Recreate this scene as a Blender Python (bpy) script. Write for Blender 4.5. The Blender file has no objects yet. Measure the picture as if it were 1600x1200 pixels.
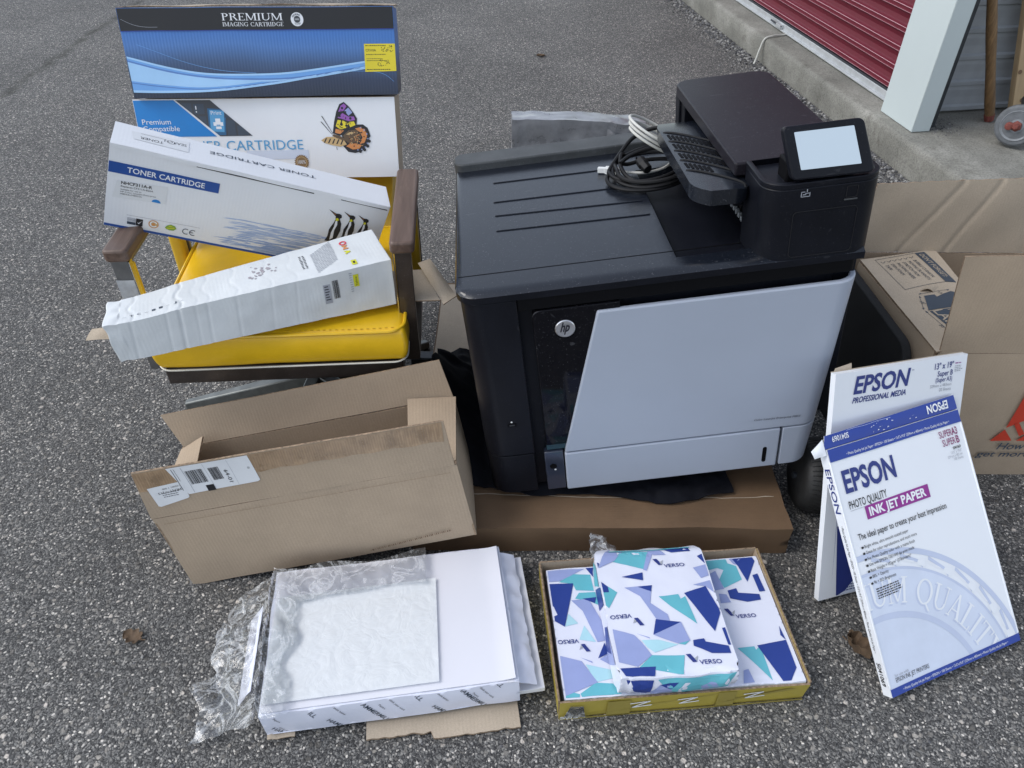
import bpy, bmesh, math, random
from mathutils import Vector, Matrix, noise, Euler
R = math.radians
random.seed(7)
sc = bpy.context.scene
col = sc.collection

# ------------------------------------------------------------------ camera
cam = bpy.data.cameras.new('camera'); cam_o = bpy.data.objects.new('camera', cam); col.objects.link(cam_o)
pitch, roll, H = R(40), R(0.3), 1.41
rt = Vector((1, 0, 0)); up = Vector((0, math.sin(pitch), math.cos(pitch))); fw = Vector((0, math.cos(pitch), -math.sin(pitch)))
r2 = rt * math.cos(roll) + up * math.sin(roll); u2 = up * math.cos(roll) - rt * math.sin(roll)
M = Matrix((( r2.x, u2.x, -fw.x, 0), (r2.y, u2.y, -fw.y, 0), (r2.z, u2.z, -fw.z, H), (0, 0, 0, 1)))
cam_o.matrix_world = M
cam.sensor_width = 36; cam.lens = 1190 / 1600 * 36; cam.clip_end = 500; cam.clip_start = 0.05
sc.camera = cam_o

# ------------------------------------------------------------------ light
SUN_EL, SUN_AZ = R(48), R(-98)          # azimuth measured from +Y towards +X
w = bpy.data.worlds.new('World'); sc.world = w; w.use_nodes = True
nt = w.node_tree; nt.nodes.clear()
sky = nt.nodes.new('ShaderNodeTexSky'); sky.sky_type = 'NISHITA'; sky.sun_disc = False
sky.sun_elevation = SUN_EL; sky.sun_rotation = SUN_AZ; sky.air_density = 1.0; sky.dust_density = 1.0; sky.ozone_density = 1.0
hs = nt.nodes.new('ShaderNodeHueSaturation'); hs.inputs['Saturation'].default_value = 0.5
bg = nt.nodes.new('ShaderNodeBackground'); bg.inputs['Strength'].default_value = 0.15
wo = nt.nodes.new('ShaderNodeOutputWorld')
nt.links.new(sky.outputs[0], hs.inputs['Color']); nt.links.new(hs.outputs[0], bg.inputs['Color']); nt.links.new(bg.outputs[0], wo.inputs['Surface'])
sd = bpy.data.lights.new('sun', 'SUN'); sd.energy = 1.0; sd.angle = R(34); sd.color = (1.0, 0.97, 0.93)
so = bpy.data.objects.new('sun', sd); col.objects.link(so)
dv = Vector((math.sin(SUN_AZ) * math.cos(SUN_EL), math.cos(SUN_AZ) * math.cos(SUN_EL), math.sin(SUN_EL)))
so.rotation_euler = dv.to_track_quat('Z', 'Y').to_euler()
vs = sc.view_settings; vs.view_transform = 'Standard'; vs.look = 'None'; vs.exposure = 0.72; vs.gamma = 1.0; vs.use_curve_mapping = False

# ------------------------------------------------------------------ materials
MATS = {}
def _nodes(name):
    m = bpy.data.materials.new(name); m.use_nodes = True
    n = m.node_tree; b = n.nodes['Principled BSDF']
    return m, n, b
def N(n, t, **kw):
    x = n.nodes.new(t)
    for k, v in kw.items():
        if k in x.inputs: x.inputs[k].default_value = v
        else: setattr(x, k, v)
    return x
def ramp(n, stops):
    r = n.nodes.new('ShaderNodeValToRGB'); e = r.color_ramp.elements
    while len(e) < len(stops): e.new(0.5)
    for i, (p, c) in enumerate(stops):
        e[i].position = p; e[i].color = (*c, 1) if len(c) == 3 else c
    return r
def mat(name, c, rough=0.5, metal=0.0, var=0.12, vscale=9.0, bump=0.0, bscale=60.0, coat=0.0, spec=0.5, stain=0.0, flute=0.0, fl_axis='X', fine=0.0, emit=None, scratch=0.0):
    m, n, b = _nodes(name); L = n.links
    tc = N(n, 'ShaderNodeTexCoord')
    no = N(n, 'ShaderNodeTexNoise', Scale=vscale, Detail=6.0, Roughness=0.62); L.new(tc.outputs['Object'], no.inputs['Vector'])
    lo = tuple(x * (1 - var) for x in c); hi = tuple(min(1, x * (1 + var)) for x in c)
    rp = ramp(n, [(0.3, lo), (0.7, hi)]); L.new(no.outputs['Fac'], rp.inputs['Fac'])
    cur = rp.outputs['Color']
    if stain:
        n2 = N(n, 'ShaderNodeTexNoise', Scale=vscale * 0.45, Detail=8.0, Roughness=0.7); L.new(tc.outputs['Object'], n2.inputs['Vector'])
        r2_ = ramp(n, [(0.55, (0, 0, 0)), (0.72, (1, 1, 1))]); L.new(n2.outputs['Fac'], r2_.inputs['Fac'])
        mul = N(n, 'ShaderNodeMath', operation='MULTIPLY'); mul.inputs[1].default_value = stain; L.new(r2_.outputs['Color'], mul.inputs[0])
        mx = N(n, 'ShaderNodeMixRGB', blend_type='MULTIPLY'); mx.inputs[2].default_value = (0.45, 0.42, 0.38, 1)
        L.new(mul.outputs[0], mx.inputs[0]); L.new(cur, mx.inputs[1]); cur = mx.outputs[0]
    if fine:
        n3 = N(n, 'ShaderNodeTexNoise', Scale=420.0, Detail=2.0); L.new(tc.outputs['Object'], n3.inputs['Vector'])
        r3 = ramp(n, [(0.3, (1 - fine,) * 3), (0.7, (1 + fine,) * 3)]); L.new(n3.outputs['Fac'], r3.inputs['Fac'])
        mx = N(n, 'ShaderNodeMixRGB', blend_type='MULTIPLY'); mx.inputs[0].default_value = 1
        L.new(cur, mx.inputs[1]); L.new(r3.outputs['Color'], mx.inputs[2]); cur = mx.outputs[0]
    if scratch:
        mp = N(n, 'ShaderNodeMapping'); mp.inputs['Rotation'].default_value = (0, 0, 0.5); mp.inputs['Scale'].default_value = (3, 42, 3); L.new(tc.outputs['Object'], mp.inputs['Vector'])
        n4 = N(n, 'ShaderNodeTexNoise', Scale=5.0, Detail=3.0, Distortion=1.4); L.new(mp.outputs[0], n4.inputs['Vector'])
        r4 = ramp(n, [(0.70, (0, 0, 0)), (0.735, (1, 1, 1))]); L.new(n4.outputs['Fac'], r4.inputs['Fac'])
        n5 = N(n, 'ShaderNodeTexNoise', Scale=300.0, Detail=2.0); L.new(tc.outputs['Object'], n5.inputs['Vector'])
        r5 = ramp(n, [(0.66, (0, 0, 0)), (0.72, (1, 1, 1))]); L.new(n5.outputs['Fac'], r5.inputs['Fac'])
        ad = N(n, 'ShaderNodeMath', operation='MAXIMUM'); L.new(r4.outputs['Color'], ad.inputs[0]); L.new(r5.outputs['Color'], ad.inputs[1])
        mu = N(n, 'ShaderNodeMath', operation='MULTIPLY'); mu.inputs[1].default_value = scratch; L.new(ad.outputs[0], mu.inputs[0])
        mx = N(n, 'ShaderNodeMixRGB'); mx.inputs[2].default_value = (0.3, 0.3, 0.32, 1)
        L.new(mu.outputs[0], mx.inputs[0]); L.new(cur, mx.inputs[1]); cur = mx.outputs[0]
    L.new(cur, b.inputs['Base Color'])
    b.inputs['Roughness'].default_value = max(0, rough); b.inputs['Metallic'].default_value = metal
    b.inputs['Coat Weight'].default_value = coat; b.inputs['Coat Roughness'].default_value = 0.12
    b.inputs['Specular IOR Level'].default_value = spec
    rr = N(n, 'ShaderNodeMapRange'); rr.inputs['To Min'].default_value = max(0, rough - 0.08); rr.inputs['To Max'].default_value = min(1, max(0.03, rough + 0.1))
    L.new(no.outputs['Fac'], rr.inputs['Value']); L.new(rr.outputs[0], b.inputs['Roughness'])
    hcur = None
    if bump:
        nb = N(n, 'ShaderNodeTexNoise', Scale=bscale, Detail=4.0); L.new(tc.outputs['Object'], nb.inputs['Vector'])
        bp = N(n, 'ShaderNodeBump', Strength=bump, Distance=0.004); L.new(nb.outputs['Fac'], bp.inputs['Height']); hcur = bp.outputs[0]
    if flute:
        wv = N(n, 'ShaderNodeTexWave', Scale=44.0, Distortion=0.6); wv.bands_direction = fl_axis; L.new(tc.outputs['Object'], wv.inputs['Vector'])
        bp = N(n, 'ShaderNodeBump', Strength=flute, Distance=0.0012); L.new(wv.outputs['Fac'], bp.inputs['Height'])
        if hcur: L.new(hcur, bp.inputs['Normal'])
        hcur = bp.outputs[0]
    if hcur: L.new(hcur, b.inputs['Normal'])
    if emit:
        b.inputs['Emission Color'].default_value = (*emit[0], 1); b.inputs['Emission Strength'].default_value = emit[1]
    MATS[name] = m
    return m

mat('kraft', (0.385, 0.30, 0.215), 0.82, var=0.08, vscale=7, fine=0.07, flute=0.12, stain=0.10, bump=0.08, bscale=25)
mat('kraft_inner', (0.385, 0.305, 0.22), 0.85, var=0.07, vscale=6, fine=0.06, flute=0.2, stain=0.05)
mat('kraft_pale', (0.43, 0.36, 0.275), 0.82, var=0.07, vscale=6, fine=0.09, flute=0.08, stain=0.06, bump=0.1, bscale=14)
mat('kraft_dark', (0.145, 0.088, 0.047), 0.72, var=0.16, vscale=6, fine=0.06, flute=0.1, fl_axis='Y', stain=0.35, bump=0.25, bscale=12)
mat('kraft_edge', (0.25, 0.18, 0.12), 0.9, var=0.6, vscale=160)
mat('tape', (0.35, 0.24, 0.145), 0.28, var=0.22, vscale=30, flute=0.25, coat=0.3)
mat('tape_dark', (0.30, 0.20, 0.12), 0.32, var=0.25, vscale=30, coat=0.3)
mat('white_card', (0.76, 0.78, 0.81), 0.42, var=0.03, vscale=5, flute=0.05, stain=0.03, bump=0.05, bscale=9)
mat('white_card_worn', (0.66, 0.69, 0.70), 0.36, var=0.05, vscale=8, flute=0.0, stain=0.14, bump=0.35, bscale=26)
mat('epson_white', (0.76, 0.79, 0.83), 0.4, var=0.02, vscale=4, stain=0.03, bump=0.03, bscale=7)
mat('paper', (0.70, 0.71, 0.77), 0.62, var=0.02, vscale=4, bump=0.1, bscale=8)
mat('paper_edge', (0.76, 0.77, 0.78), 0.8, var=0.1, vscale=160)
mat('wrap_white', (0.70, 0.725, 0.83), 0.4, var=0.03, vscale=5, bump=0.25, bscale=16)
mat('label', (0.70, 0.72, 0.74), 0.45, var=0.03, bump=0.06, bscale=20)
mat('printer_black', (0.006, 0.0068, 0.0105), 0.36, var=0.3, vscale=7, bump=0.05, bscale=900, scratch=0.05, spec=0.2)
mat('printer_lid', (0.009, 0.0115, 0.0175), 0.2, var=0.2, vscale=3, scratch=0.16, bump=0.04, bscale=900, spec=0.62)
mat('printer_roof', (0.014, 0.0125, 0.017), 0.36, var=0.2, vscale=3, scratch=0.2, bump=0.05, bscale=900, spec=0.2)
mat('printer_bar', (0.06, 0.064, 0.067), 0.42, var=0.35, vscale=14, scratch=0.22, bump=0.05, bscale=900, spec=0.2)
mat('printer_dark', (0.003, 0.003, 0.004), 0.6, var=0.1, spec=0.12)
mat('gloss_black', (0.006, 0.006, 0.008), 0.0, var=0.1, vscale=40, scratch=0.12, coat=0.0, spec=0.16)
mat('latch_gloss', (0.03, 0.038, 0.06), 0.12, var=0.1, coat=0.6)
mat('teal', (0.02, 0.05, 0.065), 0.3)
mat('printer_grey', (0.385, 0.425, 0.50), 0.3, var=0.03, vscale=3, bump=0.03, bscale=900)
mat('seam', (0.03, 0.032, 0.038), 0.6)
mat('console_line', (0.014, 0.0145, 0.017), 0.4, spec=0.35)
mat('screen', (0.05, 0.05, 0.05), 0.2, var=0.0, emit=((0.58, 0.73, 0.90), 0.46))  # emission paints the pale brightness of the unpowered screen
mat('silver', (0.7, 0.7, 0.72), 0.3, metal=0.9, var=0.05)
mat('white_plastic', (0.7, 0.71, 0.7), 0.4)
mat('usb_beige', (0.55, 0.55, 0.51), 0.45)
mat('cable_black', (0.006, 0.006, 0.007), 0.5, var=0.2, spec=0.3)
mat('chrome', (0.6, 0.6, 0.6), 0.22, metal=1.0, var=0.1, vscale=30)
mat('frame_dark', (0.04, 0.031, 0.026), 0.32, var=0.25, vscale=30, coat=0.3, scratch=0.15)
mat('base_metal', (0.17, 0.18, 0.175), 0.45, metal=0.6, var=0.25, vscale=25, stain=0.4)
mat('vinyl', (0.80, 0.49, 0.014), 0.33, var=0.12, vscale=6, bump=0.35, bscale=22, coat=0.15, stain=0.28)
mat('vinyl_back', (0.62, 0.40, 0.03), 0.4, var=0.1, vscale=8, bump=0.12, bscale=70, stain=0.15)
mat('trim_white', (0.7, 0.68, 0.6), 0.5)
mat('duct_tape', (0.5, 0.52, 0.54), 0.35, metal=0.3, var=0.15, vscale=60)
mat('cloth', (0.007, 0.0075, 0.011), 0.8, var=0.25, vscale=12, bump=0.3, bscale=60, spec=0.15)
mat('rubber', (0.014, 0.014, 0.014), 0.6, var=0.25, vscale=30, bump=0.2, bscale=120)
mat('tyre_grey', (0.12, 0.13, 0.14), 0.6, var=0.25, vscale=30, stain=0.4)
mat('rust', (0.17, 0.045, 0.035), 0.75, var=0.4, vscale=90, bump=0.4, bscale=150)
mat('hub_grey', (0.19, 0.205, 0.22), 0.5, var=0.25, vscale=30, stain=0.4)
mat('post_paint', (0.50, 0.56, 0.56), 0.45, var=0.02, vscale=4, stain=0.05, bump=0.05, bscale=200)
mat('rail_alu', (0.5, 0.52, 0.53), 0.35, metal=0.4, var=0.12, vscale=20, stain=0.2)
mat('frame_sheen', (0.15, 0.15, 0.15), 0.4, metal=0.5, var=0.2, vscale=30, scratch=0.2)  # lighter copy of the arm frame metal, reflected light put into its colour
mat('track_dark', (0.03, 0.034, 0.04), 0.4, metal=0.2, var=0.3, vscale=30)
mat('door_red', (0.115, 0.009, 0.02), 0.5, var=0.08, vscale=6, stain=0.12, spec=0.3)
mat('door_highlight', (0.52, 0.28, 0.32), 0.35, var=0.08)  # painted highlight: pale strips on the ridges of the red slats
mat('siding', (0.33, 0.35, 0.37), 0.45, var=0.1, vscale=8, stain=0.3)
mat('grey_plastic', (0.26, 0.268, 0.285), 0.28, metal=0.25, var=0.35, vscale=12, bump=1.0, bscale=13, coat=0.3)
mat('dark_panel', (0.012, 0.0125, 0.0135), 0.8, var=0.4, vscale=14, stain=0.2, bump=0.2, bscale=20)
mat('leaf_brown', (0.105, 0.068, 0.04), 0.8, var=0.35, vscale=60, bump=0.4, bscale=90)
mat('leaf_green', (0.2, 0.24, 0.12), 0.7, var=0.25, vscale=60)
mat('cable_white', (0.5, 0.5, 0.46), 0.5, var=0.15, vscale=40)
mat('board_tan', (0.40, 0.29, 0.17), 0.7, var=0.15, vscale=8, stain=0.15)
mat('stone_a', (0.10, 0.10, 0.105), 0.8, var=0.4, vscale=120)
mat('stone_b', (0.25, 0.245, 0.235), 0.8, var=0.4, vscale=120)
mat('stone_c', (0.04, 0.04, 0.042), 0.8, var=0.4, vscale=120)
INK = dict(navy=(0.02, 0.035, 0.19), eblue=(0.018, 0.05, 0.30), black=(0.014, 0.014, 0.018), white=(0.78, 0.8, 0.83), verso=(0.018, 0.045, 0.245), lav=(0.29, 0.345, 0.60), turq=(0.12, 0.44, 0.52), cyan=(0.40, 0.66, 0.74),
    magenta=(0.26, 0.02, 0.24), plum=(0.22, 0.025, 0.12), grey=(0.36, 0.38, 0.42), seal=(0.60, 0.66, 0.78), seal2=(0.50, 0.56, 0.71), sky=(0.012, 0.21, 0.58), tonerblue=(0.10, 0.34, 0.60), pblue=(0.012, 0.07, 0.30),
    yellow=(0.75, 0.62, 0.03), swoosh=(0.16, 0.38, 0.76), swoosh2=(0.36, 0.60, 0.88), swoosh3=(0.10, 0.22, 0.52), bandblack=(0.012, 0.012, 0.014), key=(0.05, 0.055, 0.065), key2=(0.03, 0.12, 0.25), gold=(0.24, 0.15, 0.07), orange=(0.62, 0.24, 0.07),
    purple=(0.30, 0.10, 0.42), brown=(0.12, 0.075, 0.04), tan=(0.55, 0.38, 0.18), green=(0.22, 0.36, 0.05), sea=(0.36, 0.47, 0.70), sea2=(0.22, 0.34, 0.62), ured=(0.52, 0.045, 0.02), slate=(0.05, 0.068, 0.095), ybox=(0.43, 0.345, 0.06), ybox2=(0.31, 0.25, 0.055),
    hpdark=(0.02, 0.02, 0.03), stain=(0.36, 0.33, 0.36), owa_r=(0.6, 0.05, 0.08), owa_g=(0.1, 0.4, 0.12), lime=(0.6, 0.6, 0.02))
for k, c in INK.items():
    mat('ink_' + k, c, 0.42, var=0.05, vscale=14, bump=0.03, bscale=20)

def blue_print():
    m, n, b = _nodes('blue_print'); L = n.links
    tc = N(n, 'ShaderNodeTexCoord'); sp = N(n, 'ShaderNodeSeparateXYZ'); L.new(tc.outputs['Object'], sp.inputs[0])
    no = N(n, 'ShaderNodeTexNoise', Scale=2.5, Detail=2.0); L.new(tc.outputs['Object'], no.inputs['Vector'])
    a1 = N(n, 'ShaderNodeMath', operation='MULTIPLY_ADD'); a1.inputs[1].default_value = 0.06; L.new(no.outputs['Fac'], a1.inputs[0]); L.new(sp.outputs['Z'], a1.inputs[2])
    mr = N(n, 'ShaderNodeMapRange'); mr.inputs['From Min'].default_value = 0.03; mr.inputs['From Max'].default_value = 0.17; L.new(a1.outputs[0], mr.inputs['Value'])
    rp = ramp(n, [(0.0, (0.02, 0.028, 0.05)), (0.3, (0.03, 0.045, 0.09)), (0.55, (0.05, 0.10, 0.21)), (0.8, (0.075, 0.19, 0.46)), (1.0, (0.055, 0.18, 0.50))]); L.new(mr.outputs[0], rp.inputs['Fac'])
    L.new(rp.outputs[0], b.inputs['Base Color']); b.inputs['Roughness'].default_value = 0.36
    wv = N(n, 'ShaderNodeTexWave', Scale=44.0, Distortion=0.5); wv.bands_direction = 'X'; L.new(tc.outputs['Object'], wv.inputs['Vector'])
    bp = N(n, 'ShaderNodeBump', Strength=0.22, Distance=0.0012); L.new(wv.outputs['Fac'], bp.inputs['Height']); L.new(bp.outputs[0], b.inputs['Normal'])
    MATS['blue_print'] = m
blue_print()

def wood(name, c1, c2, sc_=(26, 2.0, 26), rough=0.5, axis=(0, 0, 0)):
    m, n, b = _nodes(name); L = n.links
    tc = N(n, 'ShaderNodeTexCoord'); mp = N(n, 'ShaderNodeMapping'); mp.inputs['Scale'].default_value = sc_; L.new(tc.outputs['Object'], mp.inputs['Vector'])
    no = N(n, 'ShaderNodeTexNoise', Scale=2.2, Detail=6.0, Roughness=0.6, Distortion=0.9); L.new(mp.outputs[0], no.inputs['Vector'])
    rp = ramp(n, [(0.3, c1), (0.52, tuple((a + b_) / 2 for a, b_ in zip(c1, c2))), (0.7, c2)]); L.new(no.outputs['Fac'], rp.inputs['Fac'])
    L.new(rp.outputs[0], b.inputs['Base Color']); b.inputs['Roughness'].default_value = rough
    bp = N(n, 'ShaderNodeBump', Strength=0.15, Distance=0.002); L.new(no.outputs['Fac'], bp.inputs['Height']); L.new(bp.outputs[0], b.inputs['Normal'])
    MATS[name] = m
wood('walnut', (0.07, 0.042, 0.03), (0.16, 0.105, 0.08), rough=0.45)
wood('handle_wood', (0.10, 0.055, 0.022), (0.24, 0.14, 0.06), (40, 40, 3), 0.6)
wood('plank_wood', (0.36, 0.25, 0.14), (0.52, 0.39, 0.23), (18, 18, 1.5), 0.65)

def asphalt():
    m, n, b = _nodes('asphalt'); L = n.links
    tc = N(n, 'ShaderNodeTexCoord'); P = tc.outputs['Object']
    wob = N(n, 'ShaderNodeTexNoise', Scale=55.0, Detail=2.0); L.new(P, wob.inputs['Vector'])
    wm = N(n, 'ShaderNodeMixRGB', blend_type='LINEAR_LIGHT'); wm.inputs[0].default_value = 0.006; L.new(P, wm.inputs[1]); L.new(wob.outputs['Color'], wm.inputs[2])
    def vor(scale):
        v = N(n, 'ShaderNodeTexVoronoi', Scale=scale); v.feature = 'F1'; L.new(wm.outputs[0], v.inputs['Vector']); return v
    v1, v2, v3 = vor(82.0), vor(185.0), vor(400.0)
    def cellcol(v, stops):
        s = N(n, 'ShaderNodeSeparateColor'); L.new(v.outputs['Color'], s.inputs[0]); r = ramp(n, stops); r.color_ramp.interpolation = 'LINEAR'; L.new(s.outputs[0], r.inputs['Fac']); return r, s
    c1, s1 = cellcol(v1, [(0.0, (0.08, 0.078, 0.075)), (0.5, (0.17, 0.166, 0.16)), (0.85, (0.29, 0.28, 0.265)), (1.0, (0.50, 0.475, 0.45))])
    c2, s2 = cellcol(v2, [(0.0, (0.05, 0.05, 0.05)), (0.4, (0.12, 0.119, 0.118)), (0.75, (0.22, 0.217, 0.21)), (0.92, (0.39, 0.38, 0.365)), (1.0, (0.64, 0.62, 0.59))])
    c3, s3 = cellcol(v3, [(0.0, (0.024, 0.024, 0.025)), (0.6, (0.065, 0.065, 0.065)), (1.0, (0.19, 0.19, 0.187))])
    # stone masks: a cell is a stone only when its second random channel says so and the point is near its centre
    def mask(v, s, thr, rad0, rad1):
        g = N(n, 'ShaderNodeMath', operation='GREATER_THAN'); g.inputs[1].default_value = thr; L.new(s.outputs[1], g.inputs[0])
        r = N(n, 'ShaderNodeMapRange'); r.inputs['From Min'].default_value = rad1; r.inputs['From Max'].default_value = rad0; L.new(v.outputs['Distance'], r.inputs['Value'])
        mu = N(n, 'ShaderNodeMath', operation='MULTIPLY'); L.new(g.outputs[0], mu.inputs[0]); L.new(r.outputs[0], mu.inputs[1]); return mu
    m1 = mask(v1, s1, 0.72, 0.32, 0.46); m2 = mask(v2, s2, 0.12, 0.38, 0.56)
    x1 = N(n, 'ShaderNodeMixRGB'); L.new(m2.outputs[0], x1.inputs[0]); L.new(c3.outputs[0], x1.inputs[1]); L.new(c2.outputs[0], x1.inputs[2])
    x2 = N(n, 'ShaderNodeMixRGB'); L.new(m1.outputs[0], x2.inputs[0]); L.new(x1.outputs[0], x2.inputs[1]); L.new(c1.outputs[0], x2.inputs[2])
    # warm/cool tint of individual stones
    hsv = N(n, 'ShaderNodeHueSaturation'); hsv.inputs['Saturation'].default_value = 1.6; L.new(x2.outputs[0], hsv.inputs['Color'])
    # large patches
    big = N(n, 'ShaderNodeTexNoise', Scale=1.3, Detail=7.0, Roughness=0.68); L.new(P, big.inputs['Vector'])
    br = ramp(n, [(0.3, (0.92, 0.91, 0.89)), (0.7, (1.42, 1.405, 1.375))]); L.new(big.outputs['Fac'], br.inputs['Fac'])
    mm = N(n, 'ShaderNodeMixRGB', blend_type='MULTIPLY'); mm.inputs[0].default_value = 1; L.new(hsv.outputs[0], mm.inputs[1]); L.new(br.outputs[0], mm.inputs[2])
    # crack filled with dirt along x = -2.67
    sp = N(n, 'ShaderNodeSeparateXYZ'); L.new(P, sp.inputs[0])
    cn = N(n, 'ShaderNodeTexNoise', Scale=4.0, Detail=6.0, Roughness=0.7); L.new(P, cn.inputs['Vector'])
    a = N(n, 'ShaderNodeMath', operation='MULTIPLY_ADD'); a.inputs[1].default_value = 0.16; L.new(cn.outputs['Fac'], a.inputs[0]); L.new(sp.outputs['X'], a.inputs[2])
    a2 = N(n, 'ShaderNodeMath', operation='ADD'); a2.inputs[1].default_value = 2.59; L.new(a.outputs[0], a2.inputs[0])
    ab = N(n, 'ShaderNodeMath', operation='ABSOLUTE'); L.new(a2.outputs[0], ab.inputs[0])
    cr = N(n, 'ShaderNodeMapRange'); cr.inputs['From Min'].default_value = 0.05; cr.inputs['From Max'].default_value = 0.004; cr.inputs['To Max'].default_value = 0.92; L.new(ab.outputs[0], cr.inputs['Value'])
    n9 = N(n, 'ShaderNodeTexNoise', Scale=9.0, Detail=5.0); L.new(P, n9.inputs['Vector'])
    r9 = ramp(n, [(0.38, (0.15,) * 3), (0.62, (1,) * 3)]); L.new(n9.outputs['Fac'], r9.inputs['Fac'])
    cm = N(n, 'ShaderNodeMath', operation='MULTIPLY'); L.new(cr.outputs[0], cm.inputs[0]); L.new(r9.outputs[0], cm.inputs[1])
    fin = N(n, 'ShaderNodeMixRGB'); fin.inputs[2].default_value = (0.035, 0.036, 0.027, 1); L.new(cm.outputs[0], fin.inputs[0]); L.new(mm.outputs[0], fin.inputs[1])
    L.new(fin.outputs[0], b.inputs['Base Color']); b.inputs['Roughness'].default_value = 0.72; b.inputs['Specular IOR Level'].default_value = 0.3
    # relief
    def inv(v, k):
        q = N(n, 'ShaderNodeMath', operation='MULTIPLY'); q.inputs[1].default_value = k; L.new(v, q.inputs[0]); return q
    h = N(n, 'ShaderNodeMath', operation='ADD'); L.new(inv(m1.outputs[0], 1.0).outputs[0], h.inputs[0]); L.new(inv(m2.outputs[0], 0.6).outputs[0], h.inputs[1])
    h2 = N(n, 'ShaderNodeMath', operation='MULTIPLY_ADD'); h2.inputs[1].default_value = -0.6; L.new(v3.outputs['Distance'], h2.inputs[0]); L.new(h.outputs[0], h2.inputs[2])
    bp = N(n, 'ShaderNodeBump', Strength=0.75, Distance=0.0032); L.new(h2.outputs[0], bp.inputs['Height']); L.new(bp.outputs[0], b.inputs['Normal'])
    MATS['asphalt'] = m
asphalt()

def concrete():
    m, n, b = _nodes('concrete'); L = n.links
    tc = N(n, 'ShaderNodeTexCoord'); P = tc.outputs['Object']
    n1 = N(n, 'ShaderNodeTexNoise', Scale=3.0, Detail=8.0, Roughness=0.65); L.new(P, n1.inputs['Vector'])
    r1 = ramp(n, [(0.3, (0.125, 0.124, 0.108)), (0.52, (0.20, 0.196, 0.172)), (0.72, (0.30, 0.295, 0.265))]); L.new(n1.outputs['Fac'], r1.inputs['Fac'])
    n2 = N(n, 'ShaderNodeTexNoise', Scale=140.0, Detail=3.0, Roughness=0.7); L.new(P, n2.inputs['Vector'])
    r2_ = ramp(n, [(0.33, (0.62,) * 3), (0.5, (0.98,) * 3), (0.68, (1.2,) * 3)]); L.new(n2.outputs['Fac'], r2_.inputs['Fac'])
    mx = N(n, 'ShaderNodeMixRGB', blend_type='MULTIPLY'); mx.inputs[0].default_value = 1; L.new(r1.outputs[0], mx.inputs[1]); L.new(r2_.outputs[0], mx.inputs[2])
    n3 = N(n, 'ShaderNodeTexNoise', Scale=7.0, Detail=9.0, Roughness=0.75); L.new(P, n3.inputs['Vector'])
    r3 = ramp(n, [(0.56, (1, 1, 1)), (0.7, (0.5, 0.48, 0.45))]); L.new(n3.outputs['Fac'], r3.inputs['Fac'])
    m2 = N(n, 'ShaderNodeMixRGB', blend_type='MULTIPLY'); m2.inputs[0].default_value = 0.8; L.new(mx.outputs[0], m2.inputs[1]); L.new(r3.outputs[0], m2.inputs[2])
    L.new(m2.outputs[0], b.inputs['Base Color']); b.inputs['Roughness'].default_value = 0.85
    bp = N(n, 'ShaderNodeBump', Strength=0.4, Distance=0.003); L.new(n2.outputs['Fac'], bp.inputs['Height']); L.new(bp.outputs[0], b.inputs['Normal'])
    MATS['concrete'] = m
concrete()

def film(name, alpha=0.25, tint=(0.9, 0.93, 0.95), scale=22, dist=0.008, rough=0.12, gloss=1.1, crease=0.3):
    m, n, b = _nodes(name); L = n.links; n.nodes.remove(b)
    out = n.nodes['Material Output']
    tc = N(n, 'ShaderNodeTexCoord')
    no = N(n, 'ShaderNodeTexNoise', Scale=scale, Detail=5.0, Roughness=0.55, Distortion=1.8); L.new(tc.outputs['Object'], no.inputs['Vector'])
    sb = N(n, 'ShaderNodeMath', operation='SUBTRACT'); sb.inputs[1].default_value = 0.5; L.new(no.outputs['Fac'], sb.inputs[0])
    ab = N(n, 'ShaderNodeMath', operation='ABSOLUTE'); L.new(sb.outputs[0], ab.inputs[0])
    bp = N(n, 'ShaderNodeBump', Strength=1.0, Distance=dist); L.new(ab.outputs[0], bp.inputs['Height'])
    gl = N(n, 'ShaderNodeBsdfGlossy', Roughness=rough); gl.inputs['Color'].default_value = (1, 1, 1, 1); L.new(bp.outputs[0], gl.inputs['Normal'])
    df = N(n, 'ShaderNodeBsdfDiffuse'); df.inputs['Color'].default_value = (*tint, 1); L.new(bp.outputs[0], df.inputs['Normal'])
    tr = N(n, 'ShaderNodeBsdfTransparent'); tr.inputs['Color'].default_value = (0.97, 0.98, 0.98, 1)
    cre = ramp(n, [(0.0, (1, 1, 1)), (0.05, (0.0, 0.0, 0.0))]); L.new(ab.outputs[0], cre.inputs['Fac'])
    fa = N(n, 'ShaderNodeMath', operation='MULTIPLY_ADD'); fa.inputs[1].default_value = crease; fa.inputs[2].default_value = alpha; L.new(cre.outputs[0], fa.inputs[0])
    m1 = N(n, 'ShaderNodeMixShader'); L.new(fa.outputs[0], m1.inputs[0]); L.new(tr.outputs[0], m1.inputs[1]); L.new(df.outputs[0], m1.inputs[2])
    fr = N(n, 'ShaderNodeFresnel', IOR=1.55); L.new(bp.outputs[0], fr.inputs['Normal'])
    f2 = N(n, 'ShaderNodeMath', operation='MULTIPLY_ADD'); f2.inputs[1].default_value = gloss; f2.inputs[2].default_value = 0.01; L.new(fr.outputs[0], f2.inputs[0])
    m2 = N(n, 'ShaderNodeMixShader'); L.new(f2.outputs[0], m2.inputs[0]); L.new(m1.outputs[0], m2.inputs[1]); L.new(gl.outputs[0], m2.inputs[2])
    L.new(m2.outputs[0], out.inputs['Surface'])
    MATS[name] = m
film('clear_film', 0.045, (0.9, 0.93, 0.95), 15, 0.006, 0.13, 1.0)
film('pouch_film', 0.8, (0.78, 0.81, 0.83), 18, 0.0022, 0.3, 0.2, 0.05)

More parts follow.
